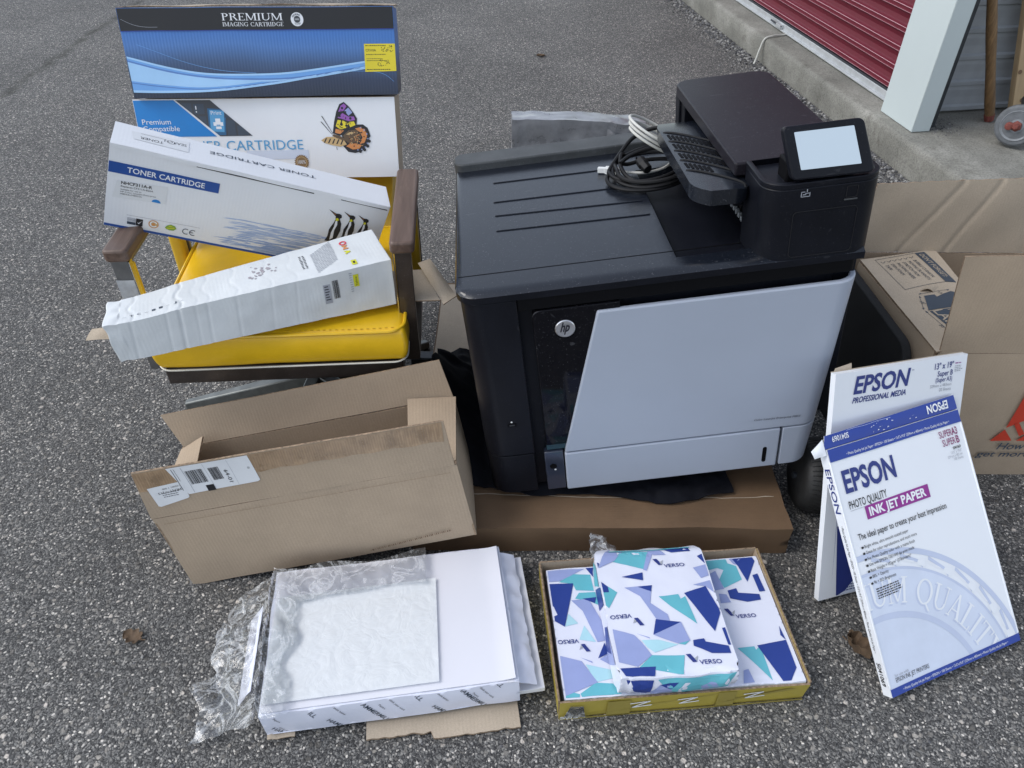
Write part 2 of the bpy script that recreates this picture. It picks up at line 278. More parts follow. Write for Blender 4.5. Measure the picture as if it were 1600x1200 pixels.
# ------------------------------------------------------------------ mesh helpers
def V(*a): return Vector(a)
def nz(p, s=8.0, seed=0.0): return noise.noise(Vector((p[0] * s + seed, p[1] * s - seed * 1.7, p[2] * s + seed * 0.31)))
def link(name, me, parent=None):
    o = bpy.data.objects.new(name, me); col.objects.link(o)
    if parent: o.parent = parent
    return o
def empty(name, loc, rot=(0, 0, 0)):
    o = bpy.data.objects.new(name, None); col.objects.link(o); o.empty_display_size = 0.05
    o.location = loc; o.rotation_euler = tuple(R(a) for a in rot); return o
def tag(o, label=None, cat=None, group=None, kind=None):
    if label: o['label'] = label
    if cat: o['category'] = cat
    if group: o['group'] = group
    if kind: o['kind'] = kind
    return o

class MB:
    def __init__(s): s.v = []; s.f = []; s.m = []; s.names = []
    def mi(s, name):
        if name not in s.names: s.names.append(name)
        return s.names.index(name)
    def add(s, vs, fs, m):
        b = len(s.v); s.v += [tuple(v) for v in vs]; k = s.mi(m)
        for f in fs: s.f.append([i + b for i in f]); s.m.append(k)
        return s
    def hexa(s, c, m):       # corners: bottom FL FR BR BL, top FL FR BR BL
        return s.add(c, [(3, 2, 1, 0), (4, 5, 6, 7), (0, 1, 5, 4), (1, 2, 6, 5), (2, 3, 7, 6), (3, 0, 4, 7)], m)
    def box(s, x0, x1, y0, y1, z0, z1, m):
        return s.hexa([(x0, y0, z0), (x1, y0, z0), (x1, y1, z0), (x0, y1, z0), (x0, y0, z1), (x1, y0, z1), (x1, y1, z1), (x0, y1, z1)], m)
    def prism(s, pts, fn0, fn1, m, cap=True):     # pts 2d outline (ccw), fn maps (a,b)->3d at either end
        n = len(pts); vs = [fn0(*p) for p in pts] + [fn1(*p) for p in pts]
        fs = [(i, (i + 1) % n, n + (i + 1) % n, n + i) for i in range(n)]
        if cap: fs += [tuple(reversed(range(n))), tuple(range(n, 2 * n))]
        return s.add(vs, fs, m)
    def tube(s, pts, r, m, n=8, closed=False):
        pts = [Vector(p) for p in pts]; rings = []; prev = None; k = len(pts)
        for i, p in enumerate(pts):
            a = pts[(i - 1) % k] if closed else pts[max(i - 1, 0)]; b = pts[(i + 1) % k] if closed else pts[min(i + 1, k - 1)]
            t = (b - a).normalized()
            q = t.orthogonal().normalized() if prev is None else (prev - t * prev.dot(t)).normalized()
            prev = q; w_ = t.cross(q); rr = r[i] if isinstance(r, (list, tuple)) else r
            rings.append([p + (q * math.cos(2 * math.pi * j / n) + w_ * math.sin(2 * math.pi * j / n)) * rr for j in range(n)])
        vs = [v for g in rings for v in g]; fs = []
        for i in range(k if closed else k - 1):
            a, b = i * n, ((i + 1) % k) * n
            fs += [(a + j, a + (j + 1) % n, b + (j + 1) % n, b + j) for j in range(n)]
        if not closed: fs += [tuple(reversed(range(n))), tuple(range((k - 1) * n, k * n))]
        return s.add(vs, fs, m)
    def cyl(s, p0, p1, r0, m, r1=None, n=24):
        return s.tube([p0, p1], [r0, r0 if r1 is None else r1], m, n)
    def lathe(s, c, axis, prof, m, n=32):         # prof: list of (along, radius)
        c = Vector(c); ax = Vector(axis).normalized(); q = ax.orthogonal().normalized(); w_ = ax.cross(q); vs = []
        for (h, r) in prof: vs += [c + ax * h + (q * math.cos(2 * math.pi * j / n) + w_ * math.sin(2 * math.pi * j / n)) * r for j in range(n)]
        fs = []
        for i in range(len(prof) - 1): fs += [(i * n + j, i * n + (j + 1) % n, (i + 1) * n + (j + 1) % n, (i + 1) * n + j) for j in range(n)]
        k = len(prof) - 1
        fs += [tuple(reversed(range(n))), tuple(range(k * n, (k + 1) * n))]
        return s.add(vs, fs, m)
    def grid(s, fn, nu, nv, m):
        vs = [fn(i / nu, j / nv) for j in range(nv + 1) for i in range(nu + 1)]
        fs = [(j * (nu + 1) + i, j * (nu + 1) + i + 1, (j + 1) * (nu + 1) + i + 1, (j + 1) * (nu + 1) + i) for j in range(nv) for i in range(nu)]
        return s.add(vs, fs, m)
    def sheet(s, fn, nu, nv, t, m, edge=None):    # closed slab: fn(u,v)->(point), thickness t along the back of the normal
        P = [[Vector(fn(i / nu, j / nv)) for i in range(nu + 1)] for j in range(nv + 1)]
        def nrm(i, j):
            a = P[j][min(i + 1, nu)] - P[j][max(i - 1, 0)]; b = P[min(j + 1, nv)][i] - P[max(j - 1, 0)][i]; return a.cross(b).normalized()
        Q = [[P[j][i] - nrm(i, j) * t for i in range(nu + 1)] for j in range(nv + 1)]
        W = nu + 1; K = W * (nv + 1)
        vs = [p for r_ in P for p in r_] + [p for r_ in Q for p in r_]
        f1 = [(j * W + i, j * W + i + 1, (j + 1) * W + i + 1, (j + 1) * W + i) for j in range(nv) for i in range(nu)]
        f2 = [tuple(K + x for x in reversed(f)) for f in f1]
        fe = []
        for i in range(nu): fe += [(i, K + i, K + i + 1, i + 1), (nv * W + i, nv * W + i + 1, K + nv * W + i + 1, K + nv * W + i)]
        for j in range(nv): fe += [(j * W, (j + 1) * W, K + (j + 1) * W, K + j * W), (j * W + nu, K + j * W + nu, K + (j + 1) * W + nu, (j + 1) * W + nu)]
        b = len(s.v); s.v += [tuple(v) for v in vs]; k = s.mi(m); ke = s.mi(edge or m)
        for f in f1 + f2: s.f.append([x + b for x in f]); s.m.append(k)
        for f in fe: s.f.append([x + b for x in f]); s.m.append(ke)
        return s
    def build(s, name, parent=None, bevel=0.0, seg=2, smooth=35, warp=None, fix=True):
        me = bpy.data.meshes.new(name)
        vs = [warp(Vector(v)) for v in s.v] if warp else s.v
        me.from_pydata([tuple(v) for v in vs], [], s.f)
        for nme in s.names: me.materials.append(MATS[nme])
        me.polygons.foreach_set('material_index', s.m)
        if fix:
            bm = bmesh.new(); bm.from_mesh(me); bmesh.ops.recalc_face_normals(bm, faces=bm.faces); bm.to_mesh(me); bm.free()
        me.update()
        if smooth: me.shade_smooth(); me.set_sharp_from_angle(angle=R(smooth))
        o = link(name, me, parent)
        if bevel:
            md = o.modifiers.new('bevel', 'BEVEL'); md.width = bevel; md.segments = seg; md.limit_method = 'ANGLE'; md.angle_limit = R(40); md.harden_normals = False
        return o

def quad4(c00, c10, c11, c01, bulge=0.0, nzamp=0.0, s=9.0, seed=0.0):
    c00, c10, c11, c01 = map(Vector, (c00, c10, c11, c01)); n = (c10 - c00).cross(c01 - c00).normalized()
    def fn(u, v):
        p = c00 * (1 - u) * (1 - v) + c10 * u * (1 - v) + c11 * u * v + c01 * (1 - u) * v
        return p + n * (bulge * 16 * u * (1 - u) * v * (1 - v) + nzamp * nz(p, s, seed))
    return fn
def rrect(x0, x1, y0, y1, r, n=5, which=(1, 1, 1, 1)):   # ccw outline; corners order: (x0,y0) (x1,y0) (x1,y1) (x0,y1)
    out = []
    for k, (cx, cy, a0) in enumerate(((x0, y0, 180), (x1, y0, 270), (x1, y1, 0), (x0, y1, 90))):
        rr = r if which[k] is True or which[k] == 1 else which[k]
        if not rr: out.append((cx, cy)); continue
        ox = cx + (rr if cx == x0 else -rr); oy = cy + (rr if cy == y0 else -rr)
        for i in range(n + 1):
            a = R(a0 + 90 * i / n); out.append((ox + rr * math.cos(a), oy + rr * math.sin(a)))
    return out
def catmull(pts, k=8, closed=False):
    pts = [Vector(p) for p in pts]; n = len(pts); out = []
    for i in range(n if closed else n - 1):
        g = (lambda j: pts[j % n]) if closed else (lambda j: pts[min(max(j, 0), n - 1)])
        p0, p1, p2, p3 = g(i - 1), g(i), g(i + 1), g(i + 2)
        for j in range(k):
            t = j / k; out.append(0.5 * ((2 * p1) + (p2 - p0) * t + (2 * p0 - 5 * p1 + 4 * p2 - p3) * t * t + (3 * p1 - p0 - 3 * p2 + p3) * t ** 3))
    if not closed: out.append(pts[-1])
    return out

# closed carton with slightly soft, uneven faces
def carton(mb, w_, d, h, m, nu=14, amp=0.0012, seed=0.0, mats=None):
    def soft(p):
        k = Vector((nz(p, 7, seed), nz(p, 7, seed + 5), nz(p, 7, seed + 9))) * amp
        return p + k
    f = lambda fn: (lambda u, v: soft(Vector(fn(u, v))))
    m2 = mats or {}
    mb.grid(f(lambda u, v: (u * w_, 0, v * h)), nu, max(3, nu // 3), m2.get('front', m))
    mb.grid(f(lambda u, v: (w_ - u * w_, d, v * h)), nu, max(3, nu // 3), m2.get('back', m))
    mb.grid(f(lambda u, v: (u * w_, v * d, h)), nu, max(3, nu // 3), m2.get('top', m))
    mb.grid(f(lambda u, v: (u * w_, d - v * d, 0)), nu, max(3, nu // 3), m2.get('bottom', m))
    mb.grid(f(lambda u, v: (0, d - u * d, v * h)), max(3, nu // 3), max(3, nu // 3), m2.get('left', m))
    mb.grid(f(lambda u, v: (w_, u * d, v * h)), max(3, nu // 3), max(3, nu // 3), m2.get('right', m))
    return soft
def weld(o, dist=0.0002):
    bm = bmesh.new(); bm.from_mesh(o.data); bmesh.ops.remove_doubles(bm, verts=bm.verts, dist=dist); bmesh.ops.recalc_face_normals(bm, faces=bm.faces); bm.to_mesh(o.data); bm.free()
    o.data.set_sharp_from_angle(angle=R(35)); return o

# ------------------------------------------------------------------ print on surfaces: thin ink shapes lying on a face
_txt = {}
def glyphs(body, bold=0.0):
    key = (body, bold)
    if key in _txt: return _txt[key]
    cu = bpy.data.curves.new('t', 'FONT'); cu.body = body; cu.size = 1.0; cu.resolution_u = 3; cu.offset = bold; cu.fill_mode = 'FRONT'
    o = bpy.data.objects.new('t', cu); me = bpy.data.meshes.new_from_object(o)
    vs = [(v.co.x, v.co.y) for v in me.vertices]; fs = [tuple(p.vertices) for p in me.polygons]
    bpy.data.objects.remove(o); bpy.data.curves.remove(cu); bpy.data.meshes.remove(me)
    xs = [v[0] for v in vs] or [0, 1]
    _txt[key] = (vs, fs, min(xs), max(xs)); return _txt[key]
CAP = 0.729
def _capcheck():
    vs, fs, a, b = glyphs('H'); return max(v[1] for v in vs)
CAP = _capcheck()

def SERIF():
    def bar(x0, y0, x1, y1): return [(x0, y0), (x1, y0), (x1, y1), (x0, y1)]
    def st(x, t=0.13, y0=0, y1=1, s=0.09): return [bar(x, y0, x + t, y1), bar(x - s, y0, x + t + s, y0 + 0.05), bar(x - s, y1 - 0.05, x + t + s, y1)]
    def arc(cx, cy, rx, ry, a0, a1, t0, t1, n=10):
        out = []
        for i in range(n):
            A, B = R(a0 + (a1 - a0) * i / n), R(a0 + (a1 - a0) * (i + 1) / n)
            wA = t0 + (t1 - t0) * abs(math.cos(A)); wB = t0 + (t1 - t0) * abs(math.cos(B))
            out.append([(cx + rx * math.cos(A), cy + ry * math.sin(A)), (cx + rx * math.cos(B), cy + ry * math.sin(B)), (cx + (rx - wB) * math.cos(B), cy + (ry - wB) * math.sin(B)), (cx + (rx - wA) * math.cos(A), cy + (ry - wA) * math.sin(A))])
        return out
    G = {}
    G['I'] = (0.34, st(0.1)); G['P'] = (0.66, st(0.1) + arc(0.3, 0.74, 0.32, 0.26, -90, 90, 0.05, 0.13) + [bar(0.2, 0.95, 0.32, 1.0), bar(0.2, 0.48, 0.32, 0.53)])
    G['R'] = (0.76, G['P'][1] + [[(0.36, 0.5), (0.5, 0.5), (0.76, 0.04), (0.62, 0.04)], bar(0.58, 0, 0.8, 0.05)])
    G['E'] = (0.66, st(0.1) + [bar(0.2, 0.95, 0.6, 1), bar(0.2, 0, 0.62, 0.05), bar(0.2, 0.48, 0.48, 0.53), bar(0.56, 0.82, 0.6, 1), bar(0.58, 0, 0.62, 0.2), bar(0.44, 0.4, 0.48, 0.61)])
    G['M'] = (1.02, st(0.08, 0.06) + st(0.82, 0.13) + [[(0.06, 1), (0.2, 1), (0.54, 0.05), (0.44, 0.05)], [(0.82, 1), (0.9, 1), (0.54, 0.05), (0.47, 0.05)]])
    G['U'] = (0.84, [bar(0.08, 0.3, 0.21, 1), bar(0.0, 0.95, 0.3, 1), bar(0.66, 0.3, 0.72, 1), bar(0.56, 0.95, 0.82, 1)] + arc(0.40, 0.32, 0.32, 0.32, 180, 360, 0.06, 0.1))
    G['A'] = (0.84, [[(0.36, 1), (0.46, 1), (0.8, 0), (0.64, 0)], [(0.38, 1), (0.43, 0.95), (0.12, 0), (0.06, 0)], bar(0.2, 0.3, 0.62, 0.35), bar(-0.02, 0, 0.2, 0.05), bar(0.58, 0, 0.86, 0.05)])
    G['N'] = (0.86, [bar(0.1, 0, 0.16, 1), bar(0.7, 0, 0.76, 1), [(0.06, 1), (0.2, 1), (0.76, 0), (0.64, 0)], bar(0.0, 0, 0.26, 0.05), bar(0.6, 0.95, 0.86, 1), bar(0.0, 0.95, 0.2, 1)])
    G['G'] = (0.86, arc(0.48, 0.5, 0.44, 0.5, 45, 320, 0.05, 0.13, 16) + [bar(0.68, 0.05, 0.81, 0.4), bar(0.58, 0.38, 0.9, 0.43), bar(0.77, 0.7, 0.82, 0.95)])
    G['C'] = (0.8, arc(0.48, 0.5, 0.44, 0.5, 45, 315, 0.05, 0.13, 16) + [bar(0.75, 0.72, 0.8, 0.96)])
    G['T'] = (0.72, st(0.3, 0.13) + [bar(0.02, 0.95, 0.7, 1), bar(0.02, 0.78, 0.07, 1), bar(0.65, 0.78, 0.7, 1)])
    G['D'] = (0.84, st(0.1) + arc(0.32, 0.5, 0.46, 0.5, -90, 90, 0.05, 0.13) + [bar(0.2, 0.95, 0.34, 1), bar(0.2, 0, 0.34, 0.05)])
    G['Q'] = (0.94, arc(0.46, 0.5, 0.44, 0.5, 0, 360, 0.05, 0.13, 22) + [[(0.5, 0.1), (0.6, 0.1), (0.92, -0.2), (0.75, -0.18)]])
    G['L'] = (0.64, st(0.1) + [bar(0.2, 0, 0.6, 0.05), bar(0.56, 0, 0.61, 0.22)])
    G['Y'] = (0.8, [bar(0.35, 0, 0.48, 0.46), bar(0.26, 0, 0.57, 0.05), [(0.04, 1), (0.2, 1), (0.47, 0.44), (0.36, 0.44)], [(0.66, 1), (0.73, 1), (0.47, 0.42), (0.42, 0.48)], bar(-0.02, 0.95, 0.28, 1), bar(0.56, 0.95, 0.82, 1)])
    G[' '] = (0.42, [])
    return G
SF = SERIF()

def clip_poly(pts, rect):
    x0, x1, y0, y1 = rect
    for ax, lim, sgn in ((0, x0, 1), (0, x1, -1), (1, y0, 1), (1, y1, -1)):
        out = []
        for i in range(len(pts)):
            a, b = pts[i], pts[(i + 1) % len(pts)]
            ia, ib = (a[ax] - lim) * sgn >= 0, (b[ax] - lim) * sgn >= 0
            if ia: out.append(a)
            if ia != ib:
                t = (lim - a[ax]) / (b[ax] - a[ax]); out.append((a[0] + (b[0] - a[0]) * t, a[1] + (b[1] - a[1]) * t))
        pts = out
        if not pts: return []
    return pts

class Print:
    def __init__(s, o, u, v, lift=0.0006, rect=None):
        s.o, s.u, s.v_ = Vector(o), Vector(u), Vector(v); s.n = s.u.cross(s.v_).normalized(); s.lift = lift; s.rect = rect
        s.v = []; s.f = []; s.m = []; s.names = []
    def P(s, x, y, l): return s.o + s.u * x + s.v_ * y + s.n * (s.lift + l * 0.00022)
    def _add(s, pts, fs, m, l):
        m = m if m in MATS else 'ink_' + m
        if m not in s.names: s.names.append(m)
        b = len(s.v); s.v += [s.P(x, y, l) for x, y in pts]
        for f in fs: s.f.append(tuple(i + b for i in f)); s.m.append(s.names.index(m))
    def poly(s, pts, m, l=0):
        if s.rect: pts = clip_poly(pts, s.rect)
        if len(pts) >= 3: s._add(pts, [tuple(range(len(pts)))], m, l)
        return s
    def rect_(s, x0, y0, x1, y1, m, l=0): return s.poly([(x0, y0), (x1, y0), (x1, y1), (x0, y1)], m, l)
    def disc(s, cx, cy, r, m, l=0, n=28, ry=None): return s.poly([(cx + r * math.cos(2 * math.pi * i / n), cy + (ry or r) * math.sin(2 * math.pi * i / n)) for i in range(n)], m, l)
    def ring(s, cx, cy, r0, r1, m, l=0, a0=0, a1=360, n=40):
        for i in range(n):
            A, B = R(a0 + (a1 - a0) * i / n), R(a0 + (a1 - a0) * (i + 1) / n)
            s.poly([(cx + r0 * math.cos(A), cy + r0 * math.sin(A)), (cx + r1 * math.cos(A), cy + r1 * math.sin(A)), (cx + r1 * math.cos(B), cy + r1 * math.sin(B)), (cx + r0 * math.cos(B), cy + r0 * math.sin(B))], m, l)
        return s
    def band(s, up_, lo, m, l=0):
        for i in range(len(up_) - 1): s.poly([lo[i], lo[i + 1], up_[i + 1], up_[i]], m, l)
        return s
    def text(s, body, x, y, h, m, w=None, align='L', rot=0, bold=0.0, shear=0.0, l=2):
        vs, fs, a, b = glyphs(body, bold); k = h / CAP
        kx = w / (b - a) if w else k
        if w and shear: kx = max(kx - shear * h / (b - a), kx * 0.5)
        W = (b - a) * kx; ox = {'L': 0, 'C': -W / 2, 'R': -W}[align]; c, sn = math.cos(R(rot)), math.sin(R(rot)); pts = []
        for (px, py) in vs:
            X = (px - a) * kx + ox + shear * py * k; Y = py * k
            pts.append((x + X * c - Y * sn, y + X * sn + Y * c))
        if s.rect:
            for f in fs: s.poly([pts[i] for i in f], m, l)
        else: s._add(pts, fs, m, l)
        return s
    def serif(s, body, x, y, h, m, w=None, l=2, fn=None):
        tot = sum(SF[ch][0] + 0.06 for ch in body); kx = (w / tot) if w else h; cx = 0
        for ch in body:
            wd, polys = SF[ch]
            for p in polys:
                q = [(x + (cx + a) * kx, y + b * h) for a, b in p]
                if fn: q = [fn(*t) for t in q]
                s.poly(q, m, l)
            cx += wd + 0.06
        return s
    def lines(s, x, y, w_, n, dy, h, m, l=1, seed=1, rot=0):      # fine print too small to read, as broken dashes
        rg = random.Random(seed); c, sn = math.cos(R(rot)), math.sin(R(rot))
        for k in range(n):
            cx = 0; end = w_ * rg.uniform(0.7, 1.0)
            while cx < end:
                ww = min(rg.uniform(0.3, 1.1) * h * 3.2, end - cx); yy = -k * dy
                q = [(cx, yy), (cx + ww, yy), (cx + ww, yy + h), (cx, yy + h)]
                s.poly([(x + a * c - b * sn, y + a * sn + b * c) for a, b in q], m, l); cx += ww + h * 0.7
        return s
    def barcode(s, x, y, w_, h, m='black', l=2, seed=3, horiz=False):
        rg = random.Random(seed); c = 0; tot = h if horiz else w_
        while c < tot:
            t = rg.choice((1, 1, 2, 3)) * tot / 60
            if horiz: s.rect_(x, y + c, x + w_, min(y + c + t, y + h), m, l)
            else: s.rect_(x + c, y, min(x + c + t, x + w_), y + h, m, l)
            c += t + rg.choice((1, 1, 2)) * tot / 60
        return s
    def build(s, name, parent, warp=None, maxe=None):
        me = bpy.data.meshes.new(name); me.from_pydata([tuple(v) for v in s.v], [], s.f)
        for k in s.names: me.materials.append(MATS[k])
        me.polygons.foreach_set('material_index', s.m)
        if maxe or warp:
            bm = bmesh.new(); bm.from_mesh(me); bmesh.ops.triangulate(bm, faces=[f for f in bm.faces if len(f.verts) > 4])
            if maxe:
                for _ in range(5):
                    es = [e for e in bm.edges if e.calc_length() > maxe]
                    if not es: break
                    bmesh.ops.subdivide_edges(bm, edges=es, cuts=1, use_grid_fill=False)
                    bmesh.ops.triangulate(bm, faces=[f for f in bm.faces if len(f.verts) > 4])
            if warp:
                for v in bm.verts: v.co = warp(v.co)
            bm.to_mesh(me); bm.free()
        me.update()
        return link(name, me, parent)
def drape(pr_o, target, d, base, lift=0.0008):
    """press a print down onto a sheet that shares its parent; base = height of the print's own plane along -d"""
    from mathutils.bvhtree import BVHTree
    tm = target.data; bv = BVHTree.FromPolygons([v.co for v in tm.vertices], [tuple(p.vertices) for p in tm.polygons]); d = Vector(d)
    for v in pr_o.data.vertices:
        h = -v.co.dot(d) - base
        loc, nn, i, dist = bv.ray_cast(v.co - d * 0.3, d)
        if loc is not None: v.co = loc - d * (lift + h)
    return pr_o
X, Y, Z = (1, 0, 0), (0, 1, 0), (0, 0, 1)
def front_print(y=0.0, **k): return Print((0, y, 0), X, Z, **k)
def top_print(z, **k): return Print((0, 0, z), X, Y, **k)

# =================================================================== THE SETTING
mb = MB()
mb.add([(-45, -12, 0), (45, -12, 0), (45, 70, 0), (-45, 70, 0)], [(0, 1, 2, 3)], 'asphalt')
tag(mb.build('asphalt_ground', smooth=0, fix=False), kind='structure')

BR = R(9.0); BO = V(1.645, 3.2, 0)
def bw(x, y, z): return (BO.x + x * math.cos(BR) - y * math.sin(BR), BO.y + x * math.sin(BR) + y * math.cos(BR), z)

# kerb with a worn, uneven front arris, and the floor slab behind it
mb = MB()
def kerb_prof(v):
    y = -3.6 + 11.6 * v
    def p(x, z, k): return Vector((x + 0.004 * nz((y, k, 0), 5), y, z + 0.002 * nz((y, k, 3), 7)))
    return [p(0.012, -0.02, 0), p(0.004, 0.06, 1), p(0.0, 0.118, 2), p(0.007, 0.134, 3), p(0.022, 0.14, 4), p(0.19, 0.141, 5)]
nv = 140; prof = [kerb_prof(j / nv) for j in range(nv + 1)]
vs = [v for r_ in prof for v in r_]; W = 6
fs = [(j * W + i, j * W + i + 1, (j + 1) * W + i + 1, (j + 1) * W + i) for j in range(nv) for i in range(W - 1)]
mb.add(vs, fs, 'concrete')
o = mb.build('kerb', smooth=60); o.location = BO; o.rotation_euler = (0, 0, BR); tag(o, kind='structure')
mb = MB()
mb.grid(lambda u, v: (0.194 + 3.0 * u, -3.6 + 11.6 * v, 0.140 - 0.006 * math.exp(-((u - 0.06) / 0.05) ** 2) + 0.0015 * nz((u * 3, v * 11, 0), 3)), 24, 60, 'concrete')
o = mb.build('concrete_floor', smooth=60); o.location = BO; o.rotation_euler = (0, 0, BR); tag(o, kind='structure')

# storage building
bld = empty('storage_building', BO); bld.rotation_euler = (0, 0, BR)
tag(bld, 'storage building with a red ribbed roller door, pale door post and open bay', 'building')
mb = MB(); mb.box(0.063, 0.148, -0.005, 0.25, 0.142, 2.7, 'post_paint'); mb.build('door_post', bld, bevel=0.003)
mb = MB(); mb.box(0.151, 0.166, 0.05, 0.2, 0.142, 2.5, 'track_dark'); mb.box(0.166, 0.196, 0.035, 0.05, 0.142, 2.5, 'track_dark'); mb.box(0.151, 0.166, 0.015, 0.045, 0.142, 2.5, 'track_dark'); mb.box(0.18, 0.2, 0.06, 0.1, 0.142, 0.175, 'track_dark')
mb.build('door_track', bld, bevel=0.0015)
door = empty('roller_door', (0, 0, 0)); door.parent = bld
prof = [(0.0, 0.0), (0.006, 0.004), (0.012, 0.0075), (0.0125, 0.0098), (0.009, 0.013), (0.009, 0.023), (0.0125, 0.0262), (0.012, 0.0285), (0.003, 0.034), (0.0, 0.04), (-0.004, 0.058), (0.0, 0.079)]
def slat_mesh():
    m_ = MB(); vs = []
    for yy in (0.253, 3.25): vs += [(0.172 - a, yy, b) for a, b in prof]
    n = len(prof)
    for i in range(n - 1):
        k = 'door_highlight' if i in (2, 6) else 'door_red'
        m_.add([vs[i], vs[i + 1], vs[n + i + 1], vs[n + i]], [(0, 1, 2, 3)], k)
    return m_
s0 = slat_mesh().build('slat', door, smooth=0); s0.location = (0, 0, 0.19)
for k in range(1, 30):
    c = s0.copy(); col.objects.link(c); c.parent = door; c.location = (0, 0, 0.19 + 0.079 * k)
mb = MB(); mb.box(0.150, 0.185, 0.253, 3.25, 0.147, 0.183, 'rail_alu'); mb.box(0.135, 0.150, 0.253, 3.25, 0.147, 0.155, 'rail_alu'); mb.box(0.155, 0.18, 0.253, 3.25, 0.183, 0.191, 'track_dark')
mb.build('bottom_rail', door, bevel=0.0015)
mb = MB(); mb.box(0.128, 0.150, 1.50, 1.56, 0.156, 0.176, 'rail_alu'); mb.cyl((0.135, 1.5, 0.17), (0.135, 1.64, 0.17), 0.005, 'track_dark', n=10); mb.build('latch', door, bevel=0.001)
mb = MB(); mb.box(0.13, 0.149, 0.27, 0.30, 0.156, 0.172, 'rail_alu'); mb.build('latch', door, bevel=0.001)
mb = MB(); mb.box(0.16, 0.25, 3.252, 5.5, 0.142, 2.7, 'post_paint'); mb.box(0.16, 0.25, -0.004, 3.25, 2.56, 2.7, 'post_paint'); mb.build('front_wall', bld, bevel=0.003)
mb = MB(); mb.box(0.2, 3.1, 0.205, 0.24, 0.142, 2.998, 'siding')
inner = mb.build('inner_wall', bld)
# ribbed cladding sheets of the bay wall, lapped one above the other
def siding_mesh():
    m_ = MB(); pr = [(0.0, 0.0), (0.012, 0.004), (0.013, 0.020), (0.004, 0.028), (0.002, 0.060), (0.004, 0.092), (0.001, 0.109)]
    n = len(pr); vs = []
    for xx in (0.201, 2.9): vs += [(xx, 0.203 - a, b) for a, b in pr]
    m_.add(vs, [(i, n + i, n + i + 1, i + 1) for i in range(n - 1)], 'siding'); return m_
c0 = siding_mesh().build('cladding_strip', inner, smooth=0); c0.location = (0, 0, 0.146)
for k in range(1, 25):
    c = c0.copy(); col.objects.link(c); c.parent = inner; c.location = (0, 0, 0.146 + 0.110 * k)

# loose grit along the kerb and thrown over the asphalt
def grit(name, spots, parent=None):
    m_ = MB(); ico = [(0, 0, 1), (0.89, 0, 0.45), (0.28, 0.85, 0.45), (-0.72, 0.53, 0.45), (-0.72, -0.53, 0.45), (0.28, -0.85, 0.45), (0.72, 0.53, -0.45), (-0.28, 0.85, -0.45), (-0.89, 0, -0.45), (-0.28, -0.85, -0.45), (0.72, -0.53, -0.45), (0, 0, -1)]
    fc = [(0, 1, 2), (0, 2, 3), (0, 3, 4), (0, 4, 5), (0, 5, 1), (1, 6, 2), (2, 7, 3), (3, 8, 4), (4, 9, 5), (5, 10, 1), (6, 7, 2), (7, 8, 3), (8, 9, 4), (9, 10, 5), (10, 6, 1)]
    rg = random.Random(5)
    for (x, y, z, s_) in spots:
        e = Euler((rg.uniform(-.4, .4), rg.uniform(-.4, .4), rg.uniform(0, 6.3))).to_matrix()
        sc3 = Vector((s_ * rg.uniform(0.8, 1.4), s_ * rg.uniform(0.7, 1.1), s_ * rg.uniform(0.45, 0.8)))
        vs = []
        for p in ico:
            q = Vector((p[0] * sc3.x, p[1] * sc3.y, p[2] * sc3.z)) * rg.uniform(0.85, 1.1); q = e @ q; vs.append((x + q.x, y + q.y, z + q.z + sc3.z * 0.35))
        m_.add(vs, fc, rg.choice(('stone_a', 'stone_a', 'stone_b', 'stone_b', 'stone_c')))
    return m_.build(name, parent, smooth=0, fix=False)
rg = random.Random(11); spots = []
for k in range(2600):
    y = rg.uniform(-1.2, 4.5); d = abs(rg.gauss(0, 0.085)) + 0.004
    x, yy, _ = bw(0.006 - d, y, 0); spots.append((x, yy, 0, rg.uniform(0.003, 0.009) * (1.25 if d < 0.1 else 0.8)))
tag(grit('loose_gravel', spots), kind='stuff')
spots = []
for k in range(1500):
    y = 0.55 + 3.2 * rg.random() ** 1.6; x = rg.uniform(-1, 1) * (0.35 + 0.78 * y); spots.append((x, y, -0.0012, rg.uniform(0.0016, 0.0042)))
tag(grit('asphalt_grit', spots), kind='stuff')
spots = []
for k in range(260):
    a, b = rg.gauss(0.2, 0.07), rg.gauss(0.06, 0.06); 
    if a < 0.15: a = 0.15 + abs(rg.gauss(0, .05))
    x, y, _ = bw(a, b, 0); spots.append((x, y, 0.1405, rg.uniform(0.001, 0.004)))
tag(grit('floor_debris', spots), kind='stuff')

# =================================================================== THINGS IN THE BAY
t = empty('tool_handle', (2.112, 3.352, 0.142)); tag(t, 'bare wooden tool handle leaning on the grey ribbed wall behind the door post', 'tool handle')
mb = MB(); d = V(-0.24, -0.02, 0.60); pts = [d * (i / 10) for i in range(11)]
mb.tube([p + V(0, 0, 0.006) for p in pts], [0.018 if i == 0 else 0.0205 + 0.0012 * math.sin(i * 1.3) for i in range(11)], 'handle_wood', 14); mb.build('shaft', t)
mb = MB(); mb.tube([V(0, 0, 0.0), V(0, 0, 0.004) + d * 0.035], [0.019, 0.0225], 'rust', 14); mb.build('ferrule', t)

